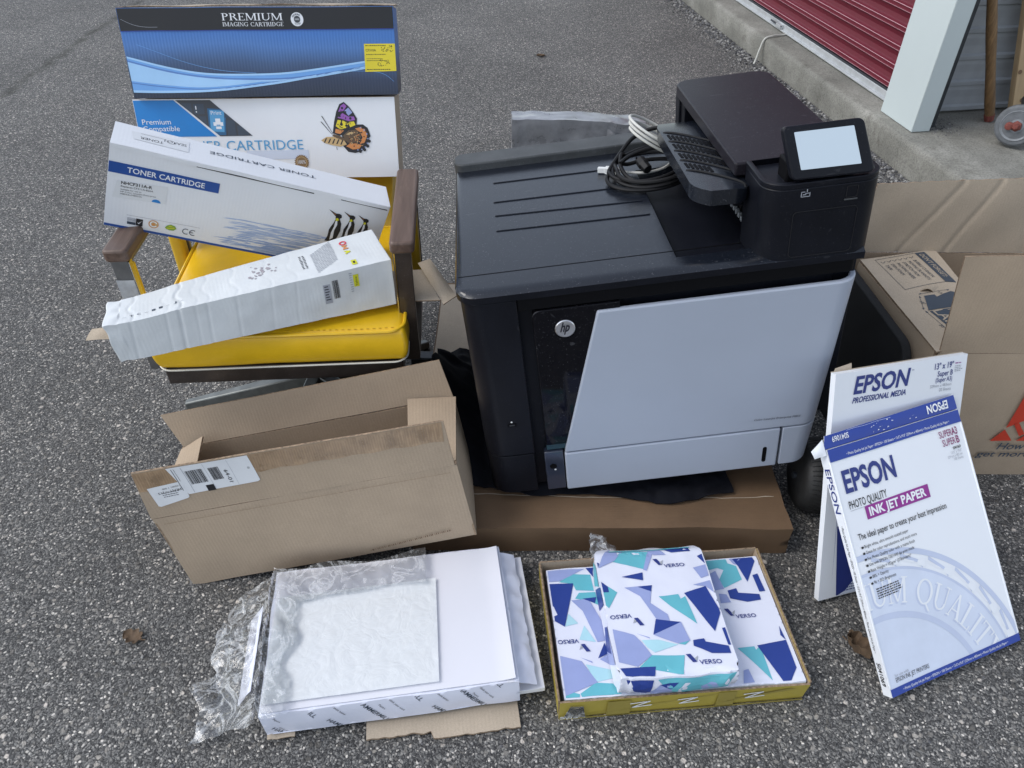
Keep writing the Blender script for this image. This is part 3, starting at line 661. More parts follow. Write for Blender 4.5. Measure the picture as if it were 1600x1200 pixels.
t = empty('wooden_plank', (2.30, 3.40, 0.142), (0, -17, 6)); tag(t, 'tan wooden plank with knot holes standing against the bay wall', 'plank')
mb = MB(); mb.sheet(lambda u, v: V(-0.08 + 0.19 * u, -0.022 + 0.001 * nz((u, v * 4, 0), 2), 0.005 + 1.1 * v), 8, 40, 0.036, 'plank_wood'); mb.build('board', t, bevel=0.002)
for (a, b) in ((-0.045, 0.10), (0.01, 0.065), (-0.07, 0.235), (-0.035, 0.33), (0.035, 0.16), (-0.03, 0.48), (0.05, 0.40)):
    mb = MB(); mb.lathe((a, -0.0235, b), (0, -1, 0.25), [(-0.006, 0.0), (-0.003, 0.004), (0.0005, 0.0075), (0.0012, 0.009)], 'kraft_dark', 12); mb.build('knot', t)

t = empty('trolley_wheel', (2.062, 3.075, 0.142)); tag(t, 'grey trolley wheel with a rusty red axle nut on the concrete floor', 'wheel')
ax = V(-0.62, -0.75, 0.14).normalized(); c = V(0, 0, 0.083)
mb = MB(); mb.lathe(c - ax * 0.024, ax, [(0, 0.06), (0, 0.072), (0.006, 0.080), (0.02, 0.082), (0.034, 0.080), (0.040, 0.073), (0.041, 0.062)], 'tyre_grey', 40); mb.build('tyre', t)
mb = MB(); mb.lathe(c - ax * 0.0165, ax, [(0, 0.06), (0.034, 0.0605), (0.0365, 0.058), (0.034, 0.054), (0.031, 0.035), (0.034, 0.025), (0.034, 0.0)], 'hub_grey', 40); mb.build('rim', t)
mb = MB(); mb.lathe(c + ax * 0.012, ax, [(0, 0.021), (0.012, 0.021), (0.016, 0.017), (0.018, 0.012), (0.028, 0.012), (0.031, 0.008)], 'rust', 6); mb.lathe(c + ax * 0.014 + V(-0.022, 0.012, -0.004), ax, [(0, 0.016), (0.014, 0.015), (0.016, 0.01)], 'rust', 10); mb.build('axle_nut', t)
mb = MB(); mb.tube([c + V(0.02, 0.03, 0.06), c + V(0.05, 0.09, 0.072), c + V(0.2, 0.14, 0.075)], [0.014, 0.018, 0.018], 'rubber', 10); mb.tube([c, c - ax * 0.12], 0.009, 'rust', 10); mb.build('bracket', t)

# small things on the ground
pts = catmull([bw(0.185, 1.43, 0.150), bw(0.11, 1.42, 0.147), bw(0.045, 1.40, 0.150), bw(-0.002, 1.395, 0.135), bw(-0.022, 1.39, 0.08), bw(-0.035, 1.385, 0.03), bw(-0.045, 1.38, 0.006)], 6)
mb = MB(); mb.tube(pts, 0.0055, 'cable_white', 8); tag(mb.build('white_cord'), 'thin off-white cord hanging from the roller door over the concrete kerb', 'cord')
def leaf(name, loc, rot, s_, m_, seed, curl):
    def fn(u, v):
        a = (u - 0.5) * 2; b = v
        lobes = 0.55 + 0.45 * abs(math.sin(b * 9.5)) if 0.1 < b < 0.97 else 0.25
        ww = 0.5 * math.sin(math.pi * min(1, b * 0.93 + 0.06)) ** 0.7 * lobes
        return V(a * ww * s_, (b - 0.5) * s_ * 1.25, curl * s_ * (a * a * 0.9 + (b - 0.5) ** 2 * 0.9) + 0.1 * s_ * nz((a, b, seed), 2.6) + 0.03 * s_)
    m__ = MB(); m__.sheet(fn, 10, 22, 0.0006, m_); m__.tube([V(0, -0.62 * s_, 0.06 * s_), V(0.06 * s_, -0.85 * s_, 0.12 * s_)], 0.0012, m_, 5)
    o_ = m__.build(name); o_.location = loc; o_.rotation_euler = tuple(R(a) for a in rot); return o_
tag(leaf('dry_leaf', (0.703, 0.836, 0.006), (14, -10, 200), 0.048, 'leaf_brown', 1, 0.55), 'curled dry brown leaf lying beside the front inkjet paper box', 'leaf')
tag(leaf('dry_leaf', (-0.776, 0.862, 0.003), (1, 2, 70), 0.036, 'leaf_brown', 4, 0.12), 'flat brown leaf on bare asphalt left of the wrapped paper stack', 'leaf')
tag(leaf('green_leaf', (1.53, 4.2, 0.012), (0, 0, 40), 0.075, 'leaf_green', 8, 0.15), 'pale green leaf in the grit at the foot of the kerb', 'leaf')
tag(leaf('dark_leaf', (0.16, 4.69, 0.003), (0, 0, 85), 0.04, 'leaf_brown', 12, 0.2), 'tiny dark leaf alone on the asphalt far behind the printer', 'leaf')

# =================================================================== CARDBOARD BASE, CLOTH, WHEEL UNDER THE PRINTER
t = empty('flat_cardboard_box', (-0.225, 1.088, 0)); tag(t, 'large flat brown cardboard box lying under the printer', 'cardboard box')
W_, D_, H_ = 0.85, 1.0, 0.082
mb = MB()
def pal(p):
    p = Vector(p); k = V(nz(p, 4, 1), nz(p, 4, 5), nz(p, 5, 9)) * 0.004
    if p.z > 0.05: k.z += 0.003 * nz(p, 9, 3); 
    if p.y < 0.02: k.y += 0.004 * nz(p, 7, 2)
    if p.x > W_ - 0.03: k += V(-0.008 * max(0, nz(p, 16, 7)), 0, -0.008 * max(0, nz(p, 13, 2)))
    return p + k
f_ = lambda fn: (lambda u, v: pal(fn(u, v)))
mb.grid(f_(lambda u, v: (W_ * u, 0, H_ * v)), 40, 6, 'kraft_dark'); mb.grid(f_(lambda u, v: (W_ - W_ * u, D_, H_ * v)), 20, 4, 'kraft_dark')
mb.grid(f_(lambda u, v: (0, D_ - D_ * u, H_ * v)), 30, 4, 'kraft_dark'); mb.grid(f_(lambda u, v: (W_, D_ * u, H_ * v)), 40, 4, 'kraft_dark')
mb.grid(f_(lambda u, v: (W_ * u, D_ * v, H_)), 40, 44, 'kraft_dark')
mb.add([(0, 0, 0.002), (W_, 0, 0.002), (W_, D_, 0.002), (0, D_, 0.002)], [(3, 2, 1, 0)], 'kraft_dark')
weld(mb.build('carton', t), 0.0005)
mb = MB()
mb.grid(lambda u, v: pal((0.03 + 0.80 * u, 0.092 + 0.003 * v * (0.5 + abs(nz((u * 9, 1, 0), 2))) + 0.012 * nz((u * 2, 0, 0), 1.6) + 0.002 * nz((u * 12, 4, 0), 2), H_ + 0.0008)), 40, 1, 'kraft_pale'); mb.build('crease', t)
mb = MB()
mb.grid(lambda u, v: pal((0.004 + 0.25 * u, 0.30 + 0.69 * v, H_ + 0.0012)), 12, 26, 'kraft_pale'); mb.build('pale_panel', t)

mb = MB()      # black cloth crumpled under and beside the printer
def clo(u, v):
    x = -0.19 + 0.70 * u; y = 1.205 - 0.045 * min(1, u * 1.3) + 0.008 * math.sin(u * 14) + 0.50 * v
    z = 0.094 + 0.010 * abs(nz((x, y, 0), 16, 2)) + 0.010 * abs(nz((x, y, 3), 30, 6))
    left = max(0, 1 - (x + 0.19) / 0.13); yy = (y - 1.18) / 0.5
    if left > 0: z += left * (0.16 * max(0, math.sin(math.pi * min(1, max(0, yy)))) + 0.03 * nz((x, y, 5), 18))
    if v < 0.1: z -= 0.006 * (1 - v / 0.1)
    if x > 0.36: y += 0.02 * (x - 0.36) / 0.15
    return V(x + 0.01 * nz((x, y, 7), 14), y, z)
mb.sheet(clo, 70, 60, 0.003, 'cloth'); tag(mb.build('black_cloth', smooth=60), 'crumpled black cloth spread under the printer on the flat cardboard box', 'cloth')

t = empty('dolly_wheel', (0.715, 1.245, 0)); tag(t, 'black ribbed tyre of a dolly under the printer, beside the inkjet paper boxes', 'wheel')
mb = MB(); prof = []
for i in range(15):
    a = math.pi * i / 14; prof.append((-0.042 * math.cos(a), 0.058 + 0.030 * math.sin(a) ** 0.7))
mb.lathe((0, 0, 0.089), (1, -0.05, 0), prof, 'rubber', 48)
for k in range(48):
    a = 2 * math.pi * k / 48; q = V(0, math.cos(a), math.sin(a))
    mb.tube([V(-0.032, 0, 0.089) + q * 0.080, V(-0.012, 0, 0.089) + q * 0.0885, V(0.012, 0, 0.089) + q * 0.0885, V(0.032, 0, 0.089) + q * 0.080], 0.0018, 'rubber', 4)
mb.build('tyre', t)
mb = MB(); mb.lathe((0.0, 0, 0.089), (1, -0.05, 0), [(-0.035, 0.0), (-0.035, 0.058), (0.035, 0.058), (0.04, 0.05), (0.034, 0.03), (0.046, 0.02), (0.046, 0.0)], 'hub_grey', 32); mb.build('rim', t)
mb = MB(); mb.cyl((-0.05, 0, 0.089), (0.055, 0, 0.089), 0.008, 'track_dark', n=12); mb.build('axle', t)

# =================================================================== PRINTER
pr = empty('laser_printer', (-0.041, 1.161, 0.1), (-2.41, -6.36, 3.53))
tag(pr, 'large black and grey office laser printer tilted on its cardboard base', 'printer')
xy = lambda z: (lambda a, b: (a, b, z))
mb = MB(); mb.prism(rrect(0.008, 0.722, 0.022, 0.645, 0.03, 5), xy(0.006), xy(0.512), 'printer_black'); mb.build('chassis', pr, bevel=0.002)
mb = MB(); mb.prism(rrect(0, 0.106, 0.0, 0.65, 0.045, 8, (1, 0, 0, 1)), xy(0.120), xy(0.509), 'printer_black'); mb.build('left_column', pr, bevel=0.0015)
mb = MB(); mb.prism(rrect(0.001, 0.104, 0.001, 0.65, 0.045, 8, (1, 0, 0, 1)), xy(0.006), xy(0.117), 'printer_black'); mb.build('base_panel', pr, bevel=0.0015)
mb = MB(); mb.prism(rrect(0.1065, 0.74, 0.004, 0.1, 0.01, 3, (0, 1, 0, 0)), xy(0.482), xy(0.509), 'printer_dark'); mb.build('front_fascia', pr, bevel=0.002)
mb = MB(); mb.prism(rrect(0.64, 0.754, 0.03, 0.65, 0.04, 6, (0, 0, 1, 0)), xy(0.12), xy(0.505), 'printer_black'); mb.build('side_panel', pr, bevel=0.002)
# glossy panel beside the grey door
xz = lambda y: (lambda a, b: (a, y, b))
mb = MB(); mb.prism(rrect(0.133, 0.30, 0.136, 0.479, 0.012, 4, (0, 0, 0, 1)), xz(0.020), xz(0.002), 'gloss_black'); mb.build('gloss_panel', pr, bevel=0.0015)
mb = MB(); mb.box(0.133, 0.19, 0.006, 0.02, 0.119, 0.1355, 'teal'); mb.build('teal_strip', pr, bevel=0.001)
mb = MB(); mb.box(0.126, 0.1675, 0.001, 0.02, 0.002, 0.1165, 'latch_gloss'); mb.build('latch_panel', pr, bevel=0.002)
mb = MB(); mb.lathe((0.143, 0.0012, 0.074), (0, -1, 0), [(-0.004, 0.0), (-0.003, 0.006), (0.0006, 0.0075), (0.001, 0.0085)], 'printer_dark', 6); mb.lathe((0.147, 0.0012, 0.063), (0, -1, 0), [(0, 0.0026), (0.001, 0.0018)], 'white_plastic', 10); mb.build('latch_hole', pr)

def wrap_panel(z0, z1, left0, left1, right0, right1, m_, name, thick=0.012, rad=0.045, deep=0.06, par=pr, xmax=None):
    """front panel from x=left(z) running right, then round the corner and back along the side"""
    def path(s_, z):
        L = left0 + (left1 - left0) * (z - z0) / (z1 - z0); Rr = right0 + (right1 - right0) * (z - z0) / (z1 - z0)
        if xmax: return (L + (xmax - L) * s_, -0.004)
        if s_ < 0.6: return (L + (Rr - rad - L) * s_ / 0.6, -0.004)
        if s_ < 0.9:
            a = R(-90 + 90 * (s_ - 0.6) / 0.3); return (Rr - rad + rad * math.cos(a), -0.004 + rad + rad * math.sin(a))
        return (Rr, -0.004 + rad + deep * (s_ - 0.9) / 0.1)
    m__ = MB()
    def fn(u, v):
        z = z0 + (z1 - z0) * v; x, y = path(u, z); return V(x, y, z)
    m__.sheet(fn, 40 if not xmax else 4, 4, thick, m_); return m__.build(name, par, bevel=0.0035, seg=3, smooth=40)
wrap_panel(0.1145, 0.466, 0.171, 0.256, 0.727, 0.757, 'printer_grey', 'front_door')
wrap_panel(0.001, 0.1115, 0.1695, 0.1705, 0, 0, 'printer_grey', 'paper_tray', xmax=0.640)
wrap_panel(0.004, 0.1115, 0.645, 0.645, 0.716, 0.727, 'printer_grey', 'tray_side_panel')
mb = MB(); mb.prism(rrect(0.6055, 0.6145, 0.017, 0.062, 0.0045, 4), xz(0.004), xz(-0.0045), 'printer_dark'); mb.build('tray_slot', pr)
mb = MB(); mb.lathe((0.193, 0.0015, 0.434), (0, -1, 0), [(0, 0.0195), (0.0015, 0.0195), (0.0028, 0.018), (0.0032, 0.0)], 'silver', 40); bd = mb.build('badge', pr)
p_ = front_print(-0.0018); p_.text('hp', 0.1915, 0.4295, 0.0196, 'hpdark', w=0.0225, align='C', shear=0.28, bold=0.025); p_.build('emblem_letters', bd)
p_ = front_print(-0.0042); p_.text('Color LaserJet Enterprise M855', 0.578, 0.143, 0.0050, 'key', w=0.100, rot=-1.5, shear=0.2); p_.build('model_lettering', pr)
mb = MB(); mb.prism(rrect(0.056, 0.075, 0.203, 0.2115, 0.002, 3), xz(0.002), xz(-0.001), 'printer_dark'); mb.box(0.060, 0.071, -0.0016, 0.0, 0.2055, 0.209, 'seam'); mb.lathe((0.0655, -0.0004, 0.2155), (0, -1, 0), [(0, 0.0022), (0.001, 0.0015)], 'white_plastic', 12); mb.build('usb_port', pr)

# lid: a height field with the sloping output tray sunk into it
def lid_h(x, y):
    z = 0.532
    if y < 0.018: z -= 0.007 * ((0.018 - y) / 0.021) ** 2
    if x < 0.0: z -= 0.006 * (x / 0.006) ** 2
    if 0.048 < y < 0.47 and x > 0.415:
        k = min(1, (x - 0.415) / 0.004) * min(1, (y - 0.048) / 0.004) * min(1, (0.47 - y) / 0.004)
        z -= k * (0.02 + 0.5 * max(0, x - 0.425) if x < 0.53 else 0.075)
    return z
xs = sorted(set([-0.006, -0.003, 0.0, 0.05, 0.1, 0.2, 0.3, 0.4, 0.415, 0.419, 0.425, 0.44, 0.46, 0.48, 0.5, 0.529, 0.53, 0.56, 0.6, 0.7, 0.75]))
ys = sorted(set([-0.003, 0.002, 0.008, 0.015, 0.022, 0.03, 0.0445, 0.048, 0.052, 0.06, 0.1, 0.2, 0.3, 0.4, 0.45, 0.466, 0.47, 0.475, 0.6, 0.655]))
def corner(x, y):      # rounded plan corners at the front left and back left
    for (cx, cy, sy) in ((0.04, 0.043, -1), (0.04, 0.61, 1)):
        if x < cx and (y - cy) * sy > 0:
            dx, dy = x - cx, y - cy; m_ = max(abs(dx), abs(dy)); l_ = math.hypot(dx, dy)
            if l_ > 0: x, y = cx + dx * m_ / l_, cy + dy * m_ / l_
    return x, y
for a in (0.01, 0.02, 0.03): xs.append(a)
xs = sorted(xs); ys = sorted(ys + [0.62, 0.64])
mb = MB(); W = len(xs); K = W * len(ys)
vs = []
for y in ys:
    for x in xs: cx, cy = corner(x, y); vs.append((cx, cy, lid_h(x, y)))
vs += [(v[0], v[1], 0.5115) for v in vs[:K]]
f1 = [(j * W + i, j * W + i + 1, (j + 1) * W + i + 1, (j + 1) * W + i) for j in range(len(ys) - 1) for i in range(W - 1)]
pit = set(k for k, f in enumerate(f1) if all(vs[q][2] < 0.5305 for q in f) and xs[f[0] % W] >= 0.415 and ys[f[0] // W] > 0.04)
mb.add(vs, [f for k, f in enumerate(f1) if k not in pit], 'printer_lid')
mb.add(vs, [f for k, f in enumerate(f1) if k in pit], 'printer_dark')  # shade of the recess painted in: sunk faces blacker than the lid
nY = len(ys)
fe = [(i, K + i, K + i + 1, i + 1) for i in range(W - 1)] + [((nY - 1) * W + i, (nY - 1) * W + i + 1, K + (nY - 1) * W + i + 1, K + (nY - 1) * W + i) for i in range(W - 1)]
fe += [(j * W, (j + 1) * W, K + (j + 1) * W, K + j * W) for j in range(nY - 1)] + [(j * W + W - 1, K + j * W + W - 1, K + (j + 1) * W + W - 1, (j + 1) * W + W - 1) for j in range(nY - 1)]
mb.add(vs, fe, 'printer_black'); lid = weld(mb.build('lid', pr))
lid.data.set_sharp_from_angle(angle=R(28))
for (x0, x1, y0, y1) in ((0.086, 0.372, 0.497, 0.494), (0.083, 0.366, 0.390, 0.386), (0.084, 0.399, 0.320, 0.305), (0.084, 0.402, 0.247, 0.237)):
    mb = MB(); n_ = 9
    mb.prism([(x0, y0 - 0.0008), (x1, y1 - 0.0008), (x1 + 0.002, y1), (x1, y1 + 0.002), (x0, y0 + 0.002), (x0 - 0.003, y0)], xy(0.5315), xy(0.5345), 'printer_lid'); mb.build('rib', lid, bevel=0.0008)
mb = MB(); mb.box(0.0, 0.545, 0.0715, 0.0735, 0.531, 0.5325, 'printer_dark'); mb.build('lid_seam', lid)
mb = MB(); mb.prism(rrect(-0.008, 0.52, 0.588, 0.662, 0.024, 7, (1, 0, 0, 1)), xy(0.5), xy(0.551), 'printer_bar'); mb.build('rear_bar', pr, bevel=0.004, seg=3)
# feeder tower
mb = MB(); mb.prism(rrect(0.537, 0.757, 0.118, 0.632, 0.035, 6, (0, 0, 1, 1)), xy(0.646), xy(0.672), 'printer_roof'); mb.build('tower_roof', pr, bevel=0.004, seg=3)
mb = MB(); mb.box(0.735, 0.755, 0.116, 0.60, 0.53, 0.6455, 'printer_black'); mb.box(0.54, 0.735, 0.585, 0.62, 0.53, 0.6455, 'printer_black'); mb.box(0.60, 0.735, 0.117, 0.585, 0.5, 0.6, 'printer_dark'); mb.box(0.545, 0.585, 0.55, 0.584, 0.53, 0.6455, 'printer_black'); mb.build('tower_wall', pr, bevel=0.002)
mb = MB(); mb.cyl((0.585, 0.10, 0.61), (0.585, 0.55, 0.61), 0.006, 'printer_black', n=10); mb.cyl((0.592, 0.10, 0.555), (0.592, 0.55, 0.555), 0.006, 'printer_black', n=10)
for k in range(5): mb.cyl((0.586, 0.15 + 0.09 * k, 0.61), (0.586, 0.18 + 0.09 * k, 0.61), 0.011, 'seam', n=14)
for k in range(4): mb.cyl((0.578, 0.128 + 0.018 * k, 0.556), (0.578, 0.136 + 0.018 * k, 0.556), 0.010, 'printer_dark', n=12)
mb.build('feed_rollers', pr)
mb = MB(); mb.box(0.563, 0.576, 0.115, 0.135, 0.528, 0.54, 'white_plastic')
for k in range(6): mb.box(0.566, 0.574, 0.15 + 0.017 * k, 0.157 + 0.017 * k, 0.535, 0.545, 'hub_grey')
mb.build('roller_clips', pr, bevel=0.001)['kind'] = 'stuff'
# front console
mb = MB(); mb.prism(rrect(0.556, 0.763, -0.002, 0.117, 0.04, 8, (1, 1, 0, 0)), xy(0.512), xy(0.664), 'printer_black'); con = mb.build('console', pr, bevel=0.002)
mb = MB()
ro = rrect(0.556, 0.763, -0.002, 0.117, 0.04, 8, (1, 1, 0, 0)); ri = rrect(0.566, 0.754, 0.008, 0.117, 0.032, 8, (1, 1, 0, 0))
n_ = len(ro); vs = [(*p, 0.664) for p in ro] + [(*p, 0.674) for p in ro] + [(*p, 0.674) for p in ri] + [(*p, 0.664) for p in ri]
mb.add(vs, [(a * n_ + i, a * n_ + (i + 1) % n_, ((a + 1) % 4) * n_ + (i + 1) % n_, ((a + 1) % 4) * n_ + i) for a in range(4) for i in range(n_)], 'printer_black'); mb.build('console_rim', pr, bevel=0.0015)
def frame_line(x0, x1, z0, z1, y, t_, m_, name, par, r=0.008):
    o_, i_ = rrect(x0, x1, z0, z1, r, 5), rrect(x0 + t_, x1 - t_, z0 + t_, z1 - t_, r - t_ * 0.5, 5); n_ = len(o_)
    m__ = MB(); vs = [(a, y, b) for a, b in o_] + [(a, y - 0.0012, b) for a, b in o_] + [(a, y - 0.0012, b) for a, b in i_] + [(a, y, b) for a, b in i_]
    m__.add(vs, [(a * n_ + i, a * n_ + (i + 1) % n_, ((a + 1) % 4) * n_ + (i + 1) % n_, ((a + 1) % 4) * n_ + i) for a in range(4) for i in range(n_)], m_); return m__.build(name, par)
frame_line(0.607, 0.721, 0.531, 0.621, -0.002, 0.0010, 'console_line', 'compartment_door', con)
frame_line(0.696, 0.716, 0.637, 0.659, -0.002, 0.0011, 'console_line', 'button', con, r=0.003)
mb = MB(); mb.box(0.694, 0.717, -0.004, -0.002, 0.6325, 0.6352, 'printer_bar'); mb.build('button_ledge', con, bevel=0.0006)
p_ = front_print(-0.002)
for q in ([(0.617, 0.648), (0.633, 0.648), (0.633, 0.6492), (0.617, 0.6492)], [(0.617, 0.648), (0.6182, 0.648), (0.6182, 0.658), (0.617, 0.658)], [(0.617, 0.6568), (0.624, 0.6568), (0.624, 0.658), (0.617, 0.658)], [(0.6318, 0.648), (0.633, 0.648), (0.633, 0.656), (0.6318, 0.656)], [(0.624, 0.654), (0.633, 0.654), (0.633, 0.6552), (0.624, 0.6552)], [(0.6265, 0.657), (0.628, 0.657), (0.628, 0.662), (0.6265, 0.662)], [(0.620, 0.6515), (0.626, 0.6515), (0.626, 0.653), (0.620, 0.653)]): p_.poly(q, 'grey')
p_.build('usb_symbol', con)
# touch panel
def plate(mb_, q, t_, m_, r, off=0.0, n=5):        # rounded plate on a quad (BL, BR, TR, TL)
    bl, br, tr, tl = map(Vector, q); nn = (br - bl).cross(tl - bl).normalized()
    w_ = (br - bl).length; h_ = (tl - bl).length
    def mp(o_): return lambda a, b: tuple(bl * (1 - a / w_) * (1 - b / h_) + br * (a / w_) * (1 - b / h_) + tr * (a / w_) * (b / h_) + tl * (1 - a / w_) * (b / h_) + nn * o_)
    mb_.prism(rrect(0, w_, 0, h_, r, n), mp(off), mp(off + t_), m_)
Q = [(0.598, 0.010, 0.676), (0.740, 0.010, 0.674), (0.719, 0.040, 0.760), (0.582, 0.040, 0.761)]
mb = MB(); plate(mb, Q, 0.014, 'printer_black', 0.010); scr = mb.build('touch_panel', pr, bevel=0.003, seg=3)
def inset(q, l_, r_, b_, t_):
    bl, br, tr, tl = map(Vector, q); f = lambda a, b: bl * (1 - a) * (1 - b) + br * a * (1 - b) + tr * a * b + tl * (1 - a) * b
    return [f(l_, b_), f(1 - r_, b_), f(1 - r_, 1 - t_), f(l_, 1 - t_)]
mb = MB(); plate(mb, inset(Q, 0.13, 0.145, 0.185, 0.12), 0.0012, 'screen', 0.0012, off=0.0142, n=2); mb.build('screen', scr)
mb = MB(); mb.box(0.60, 0.72, 0.030, 0.075, 0.650, 0.700, 'printer_dark'); mb.build('panel_hinge', pr, bevel=0.004)
# slatted output shelf beside the tower
def shelf(u, v):
    x = 0.455 + 0.115 * u; y = 0.078 + 0.385 * v
    z = 0.643 - 0.005 * max(0, (u - 0.15)) ** 1.4 - (0.008 * max(0, (v - 0.8) / 0.2) ** 2)
    if v > 0.9: x += 0.010 * (v - 0.9) / 0.1 * (1 - u)
    if v < 0.12 and u < 0.3: x += 0.028 * ((0.12 - v) / 0.12) ** 2 * (1 - u / 0.3)
    if v < 0.12 and u > 0.7: x -= 0.024 * ((0.12 - v) / 0.12) ** 2 * (u - 0.7) / 0.3
    return V(x, y, z)
mb = MB(); mb.sheet(shelf, 14, 26, 0.030, 'printer_lid'); sh = mb.build('output_shelf', pr, bevel=0.003, seg=3, smooth=50)
for k in range(5):
    pts = []
    for i in range(13):
        a = i / 12; q = shelf(0.06 + 0.9 * a, 0.83 - 0.135 * k - 0.02 - 0.26 * a ** 1.3); pts.append(q + V(0, 0, 0.0015 - 0.002 * (abs(a - 0.5) * 2) ** 6))
    mb = MB(); mb.tube(pts, 0.0022, 'cable_black', 8); mb.build('ridge', sh)
mb = MB()
for k in range(4):
    for i in range(13):
        a = 0.12 + 0.8 * i / 12
        for (s0, s1) in ((0.30, 0.68),):
            vv = 0.83 - 0.135 * k - 0.02 - 0.26 * a ** 1.3
            if vv - 0.11 < 0.2: continue
            q0 = shelf(a - 0.01, vv - 0.030); q1 = shelf(a + 0.006, vv - 0.096)
            mb.hexa([q0 + V(-.0026, 0, -.001), q0 + V(.0026, 0, -.001), q1 + V(.0026, 0, -.001), q1 + V(-.0026, 0, -.001), q0 + V(-.0026, 0, .0009), q0 + V(.0026, 0, .0009), q1 + V(.0026, 0, .0009), q1 + V(-.0026, 0, .0009)], 'printer_dark')
mb.build('vent_slots', sh, smooth=0)['kind'] = 'stuff'
for ya in (0.12, 0.36): mb = MB(); mb.box(0.54, 0.60, ya, ya + 0.04, 0.585, 0.612, 'printer_black'); mb.build('shelf_arm', pr, bevel=0.002)

# cables coiled on the lid (lie loosely on the printer)
PM = Matrix.Translation((-0.041, 1.161, 0.1)) @ Euler((R(-2.41), R(-6.36), R(3.53))).to_matrix().to_4x4()
def onlid(p): return PM @ Vector(p)
t = empty('power_cord', onlid((0.43, 0.43, 0.535))); tag(t, 'black power cord coiled on the printer lid under the slatted shelf', 'cable')
Tm = Matrix.Translation(-t.location)
def loop(cx, cy, rx, ry, z0, dz, ph, n=16):
    out = []
    for i in range(n): a = 2 * math.pi * i / n + ph; out.append(onlid((cx + rx * math.cos(a), cy + ry * math.sin(a), z0 + dz * (0.5 + 0.5 * math.sin(a + 0.6)))) - t.location)
    return out
pts = []
for k, (cx, cy, rx, ry, z0, dz) in enumerate(((0.435, 0.405, 0.095, 0.070, 0.541, 0.012), (0.445, 0.415, 0.090, 0.080, 0.546, 0.030), (0.455, 0.43, 0.080, 0.090, 0.550, 0.060), (0.43, 0.42, 0.082, 0.060, 0.551, 0.018), (0.45, 0.40, 0.088, 0.062, 0.556, 0.03))):
    pts += loop(cx, cy, rx, ry, z0, dz, 2.4 + 0.15 * k)
mb = MB(); mb.tube(catmull(pts, 5), 0.0047, 'cable_black', 8); mb.build('cord', t)
mb = MB(); a_ = onlid((0.418, 0.43, 0.572)) - t.location; b_ = onlid((0.43, 0.395, 0.562)) - t.location
mb.tube([a_, a_ + (b_ - a_) * 0.5, a_ + (b_ - a_) * 0.55, b_], [0.012, 0.0135, 0.0115, 0.011], 'cable_black', 6); mb.build('connector', t, bevel=0.002)
mb = MB(); dv2 = (a_ - b_).normalized()
for k in (-1, 0, 1): mb.box(a_.x + dv2.x * .001 - 0.0015 + 0.006 * k, a_.x + dv2.x * .001 + 0.0015 + 0.006 * k, a_.y + 0.004, a_.y + 0.012, a_.z - 0.003, a_.z + 0.003, 'printer_dark')
mb.build('pin_socket', t)
t = empty('usb_cable', onlid((0.36, 0.47, 0.535))); tag(t, 'beige cable with a white plug coiled behind the black cord', 'cable')
pts = [onlid(p) - t.location for p in ((0.375, 0.462, 0.539), (0.40, 0.44, 0.541), (0.44, 0.43, 0.541), (0.49, 0.46, 0.54))]
for k in range(3):
    for i in range(10):
        a = 2 * math.pi * i / 10 + 0.6; pts.append(onlid((0.468 + 0.058 * math.cos(a), 0.50 + (0.052 + 0.006 * k) * math.sin(a), 0.545 + 0.012 * k + 0.075 * (0.5 - 0.5 * math.cos(a)))) - t.location)
mb = MB(); mb.tube(catmull(pts, 5), 0.0034, 'usb_beige', 8); mb.build('cord', t)
mb = MB(); q0, q1, q2 = [onlid(p) - t.location for p in ((0.330, 0.482, 0.540), (0.346, 0.475, 0.540), (0.378, 0.460, 0.540))]
mb.tube([q1, q1 + (q2 - q1) * 0.75, q2], [0.0105, 0.0105, 0.005], 'white_plastic', 4); pl = mb.build('plug', t, bevel=0.001)
mb = MB(); mb.tube([q0, q1], 0.0075, 'white_plastic', 4); mb.box(q0.x + 0.004, q0.x + 0.007, q0.y - 0.006, q0.y - 0.003, q0.z + 0.003, q0.z + 0.0046, 'printer_dark'); mb.build('plug_shell', pl)

# grey wrapped parcel behind the printer
t = empty('wrapped_parcel', (-0.006, 3.11, 0), (-1, 0, 1)); tag(t, 'grey plastic wrapped flat parcel on the asphalt behind the printer', 'parcel')
mb = MB()
def par_(p):
    p = Vector(p); k = V(nz(p, 9, 1), nz(p, 9, 3), nz(p, 9, 6)) * 0.007 + V(nz(p, 26, 1), nz(p, 26, 3), nz(p, 26, 6)) * 0.003
    if p.x > 0.42: k += V(0, -0.012 * abs(nz(p, 22, 8)), 0.008 * nz(p, 20, 2))
    q = p + k; q.z = q.z * (1.0 - 0.10 * max(0, (p.x - 0.2) / 0.36)); return q
g_ = lambda fn: (lambda u, v: par_(fn(u, v)))
mb.grid(g_(lambda u, v: (0.56 * u, 0, 0.02 + 0.205 * v)), 50, 22, 'grey_plastic'); mb.grid(g_(lambda u, v: (0.56 * u, 0.10 * v, 0.225)), 50, 14, 'grey_plastic'); mb.grid(g_(lambda u, v: (0.56 - 0.56 * u, 0.10, 0.02 + 0.205 * v)), 30, 10, 'grey_plastic')
mb.grid(g_(lambda u, v: (0, 0.10 - 0.10 * u, 0.02 + 0.205 * v)), 14, 16, 'grey_plastic'); mb.grid(g_(lambda u, v: (0.56, 0.10 * u, 0.02 + 0.205 * v)), 14, 16, 'grey_plastic'); mb.grid(g_(lambda u, v: (0.56 * u, 0.10 - 0.10 * v, 0.02)), 30, 8, 'grey_plastic')
weld(mb.build('wrapping', t), 0.0006).data.set_sharp_from_angle(angle=R(75))
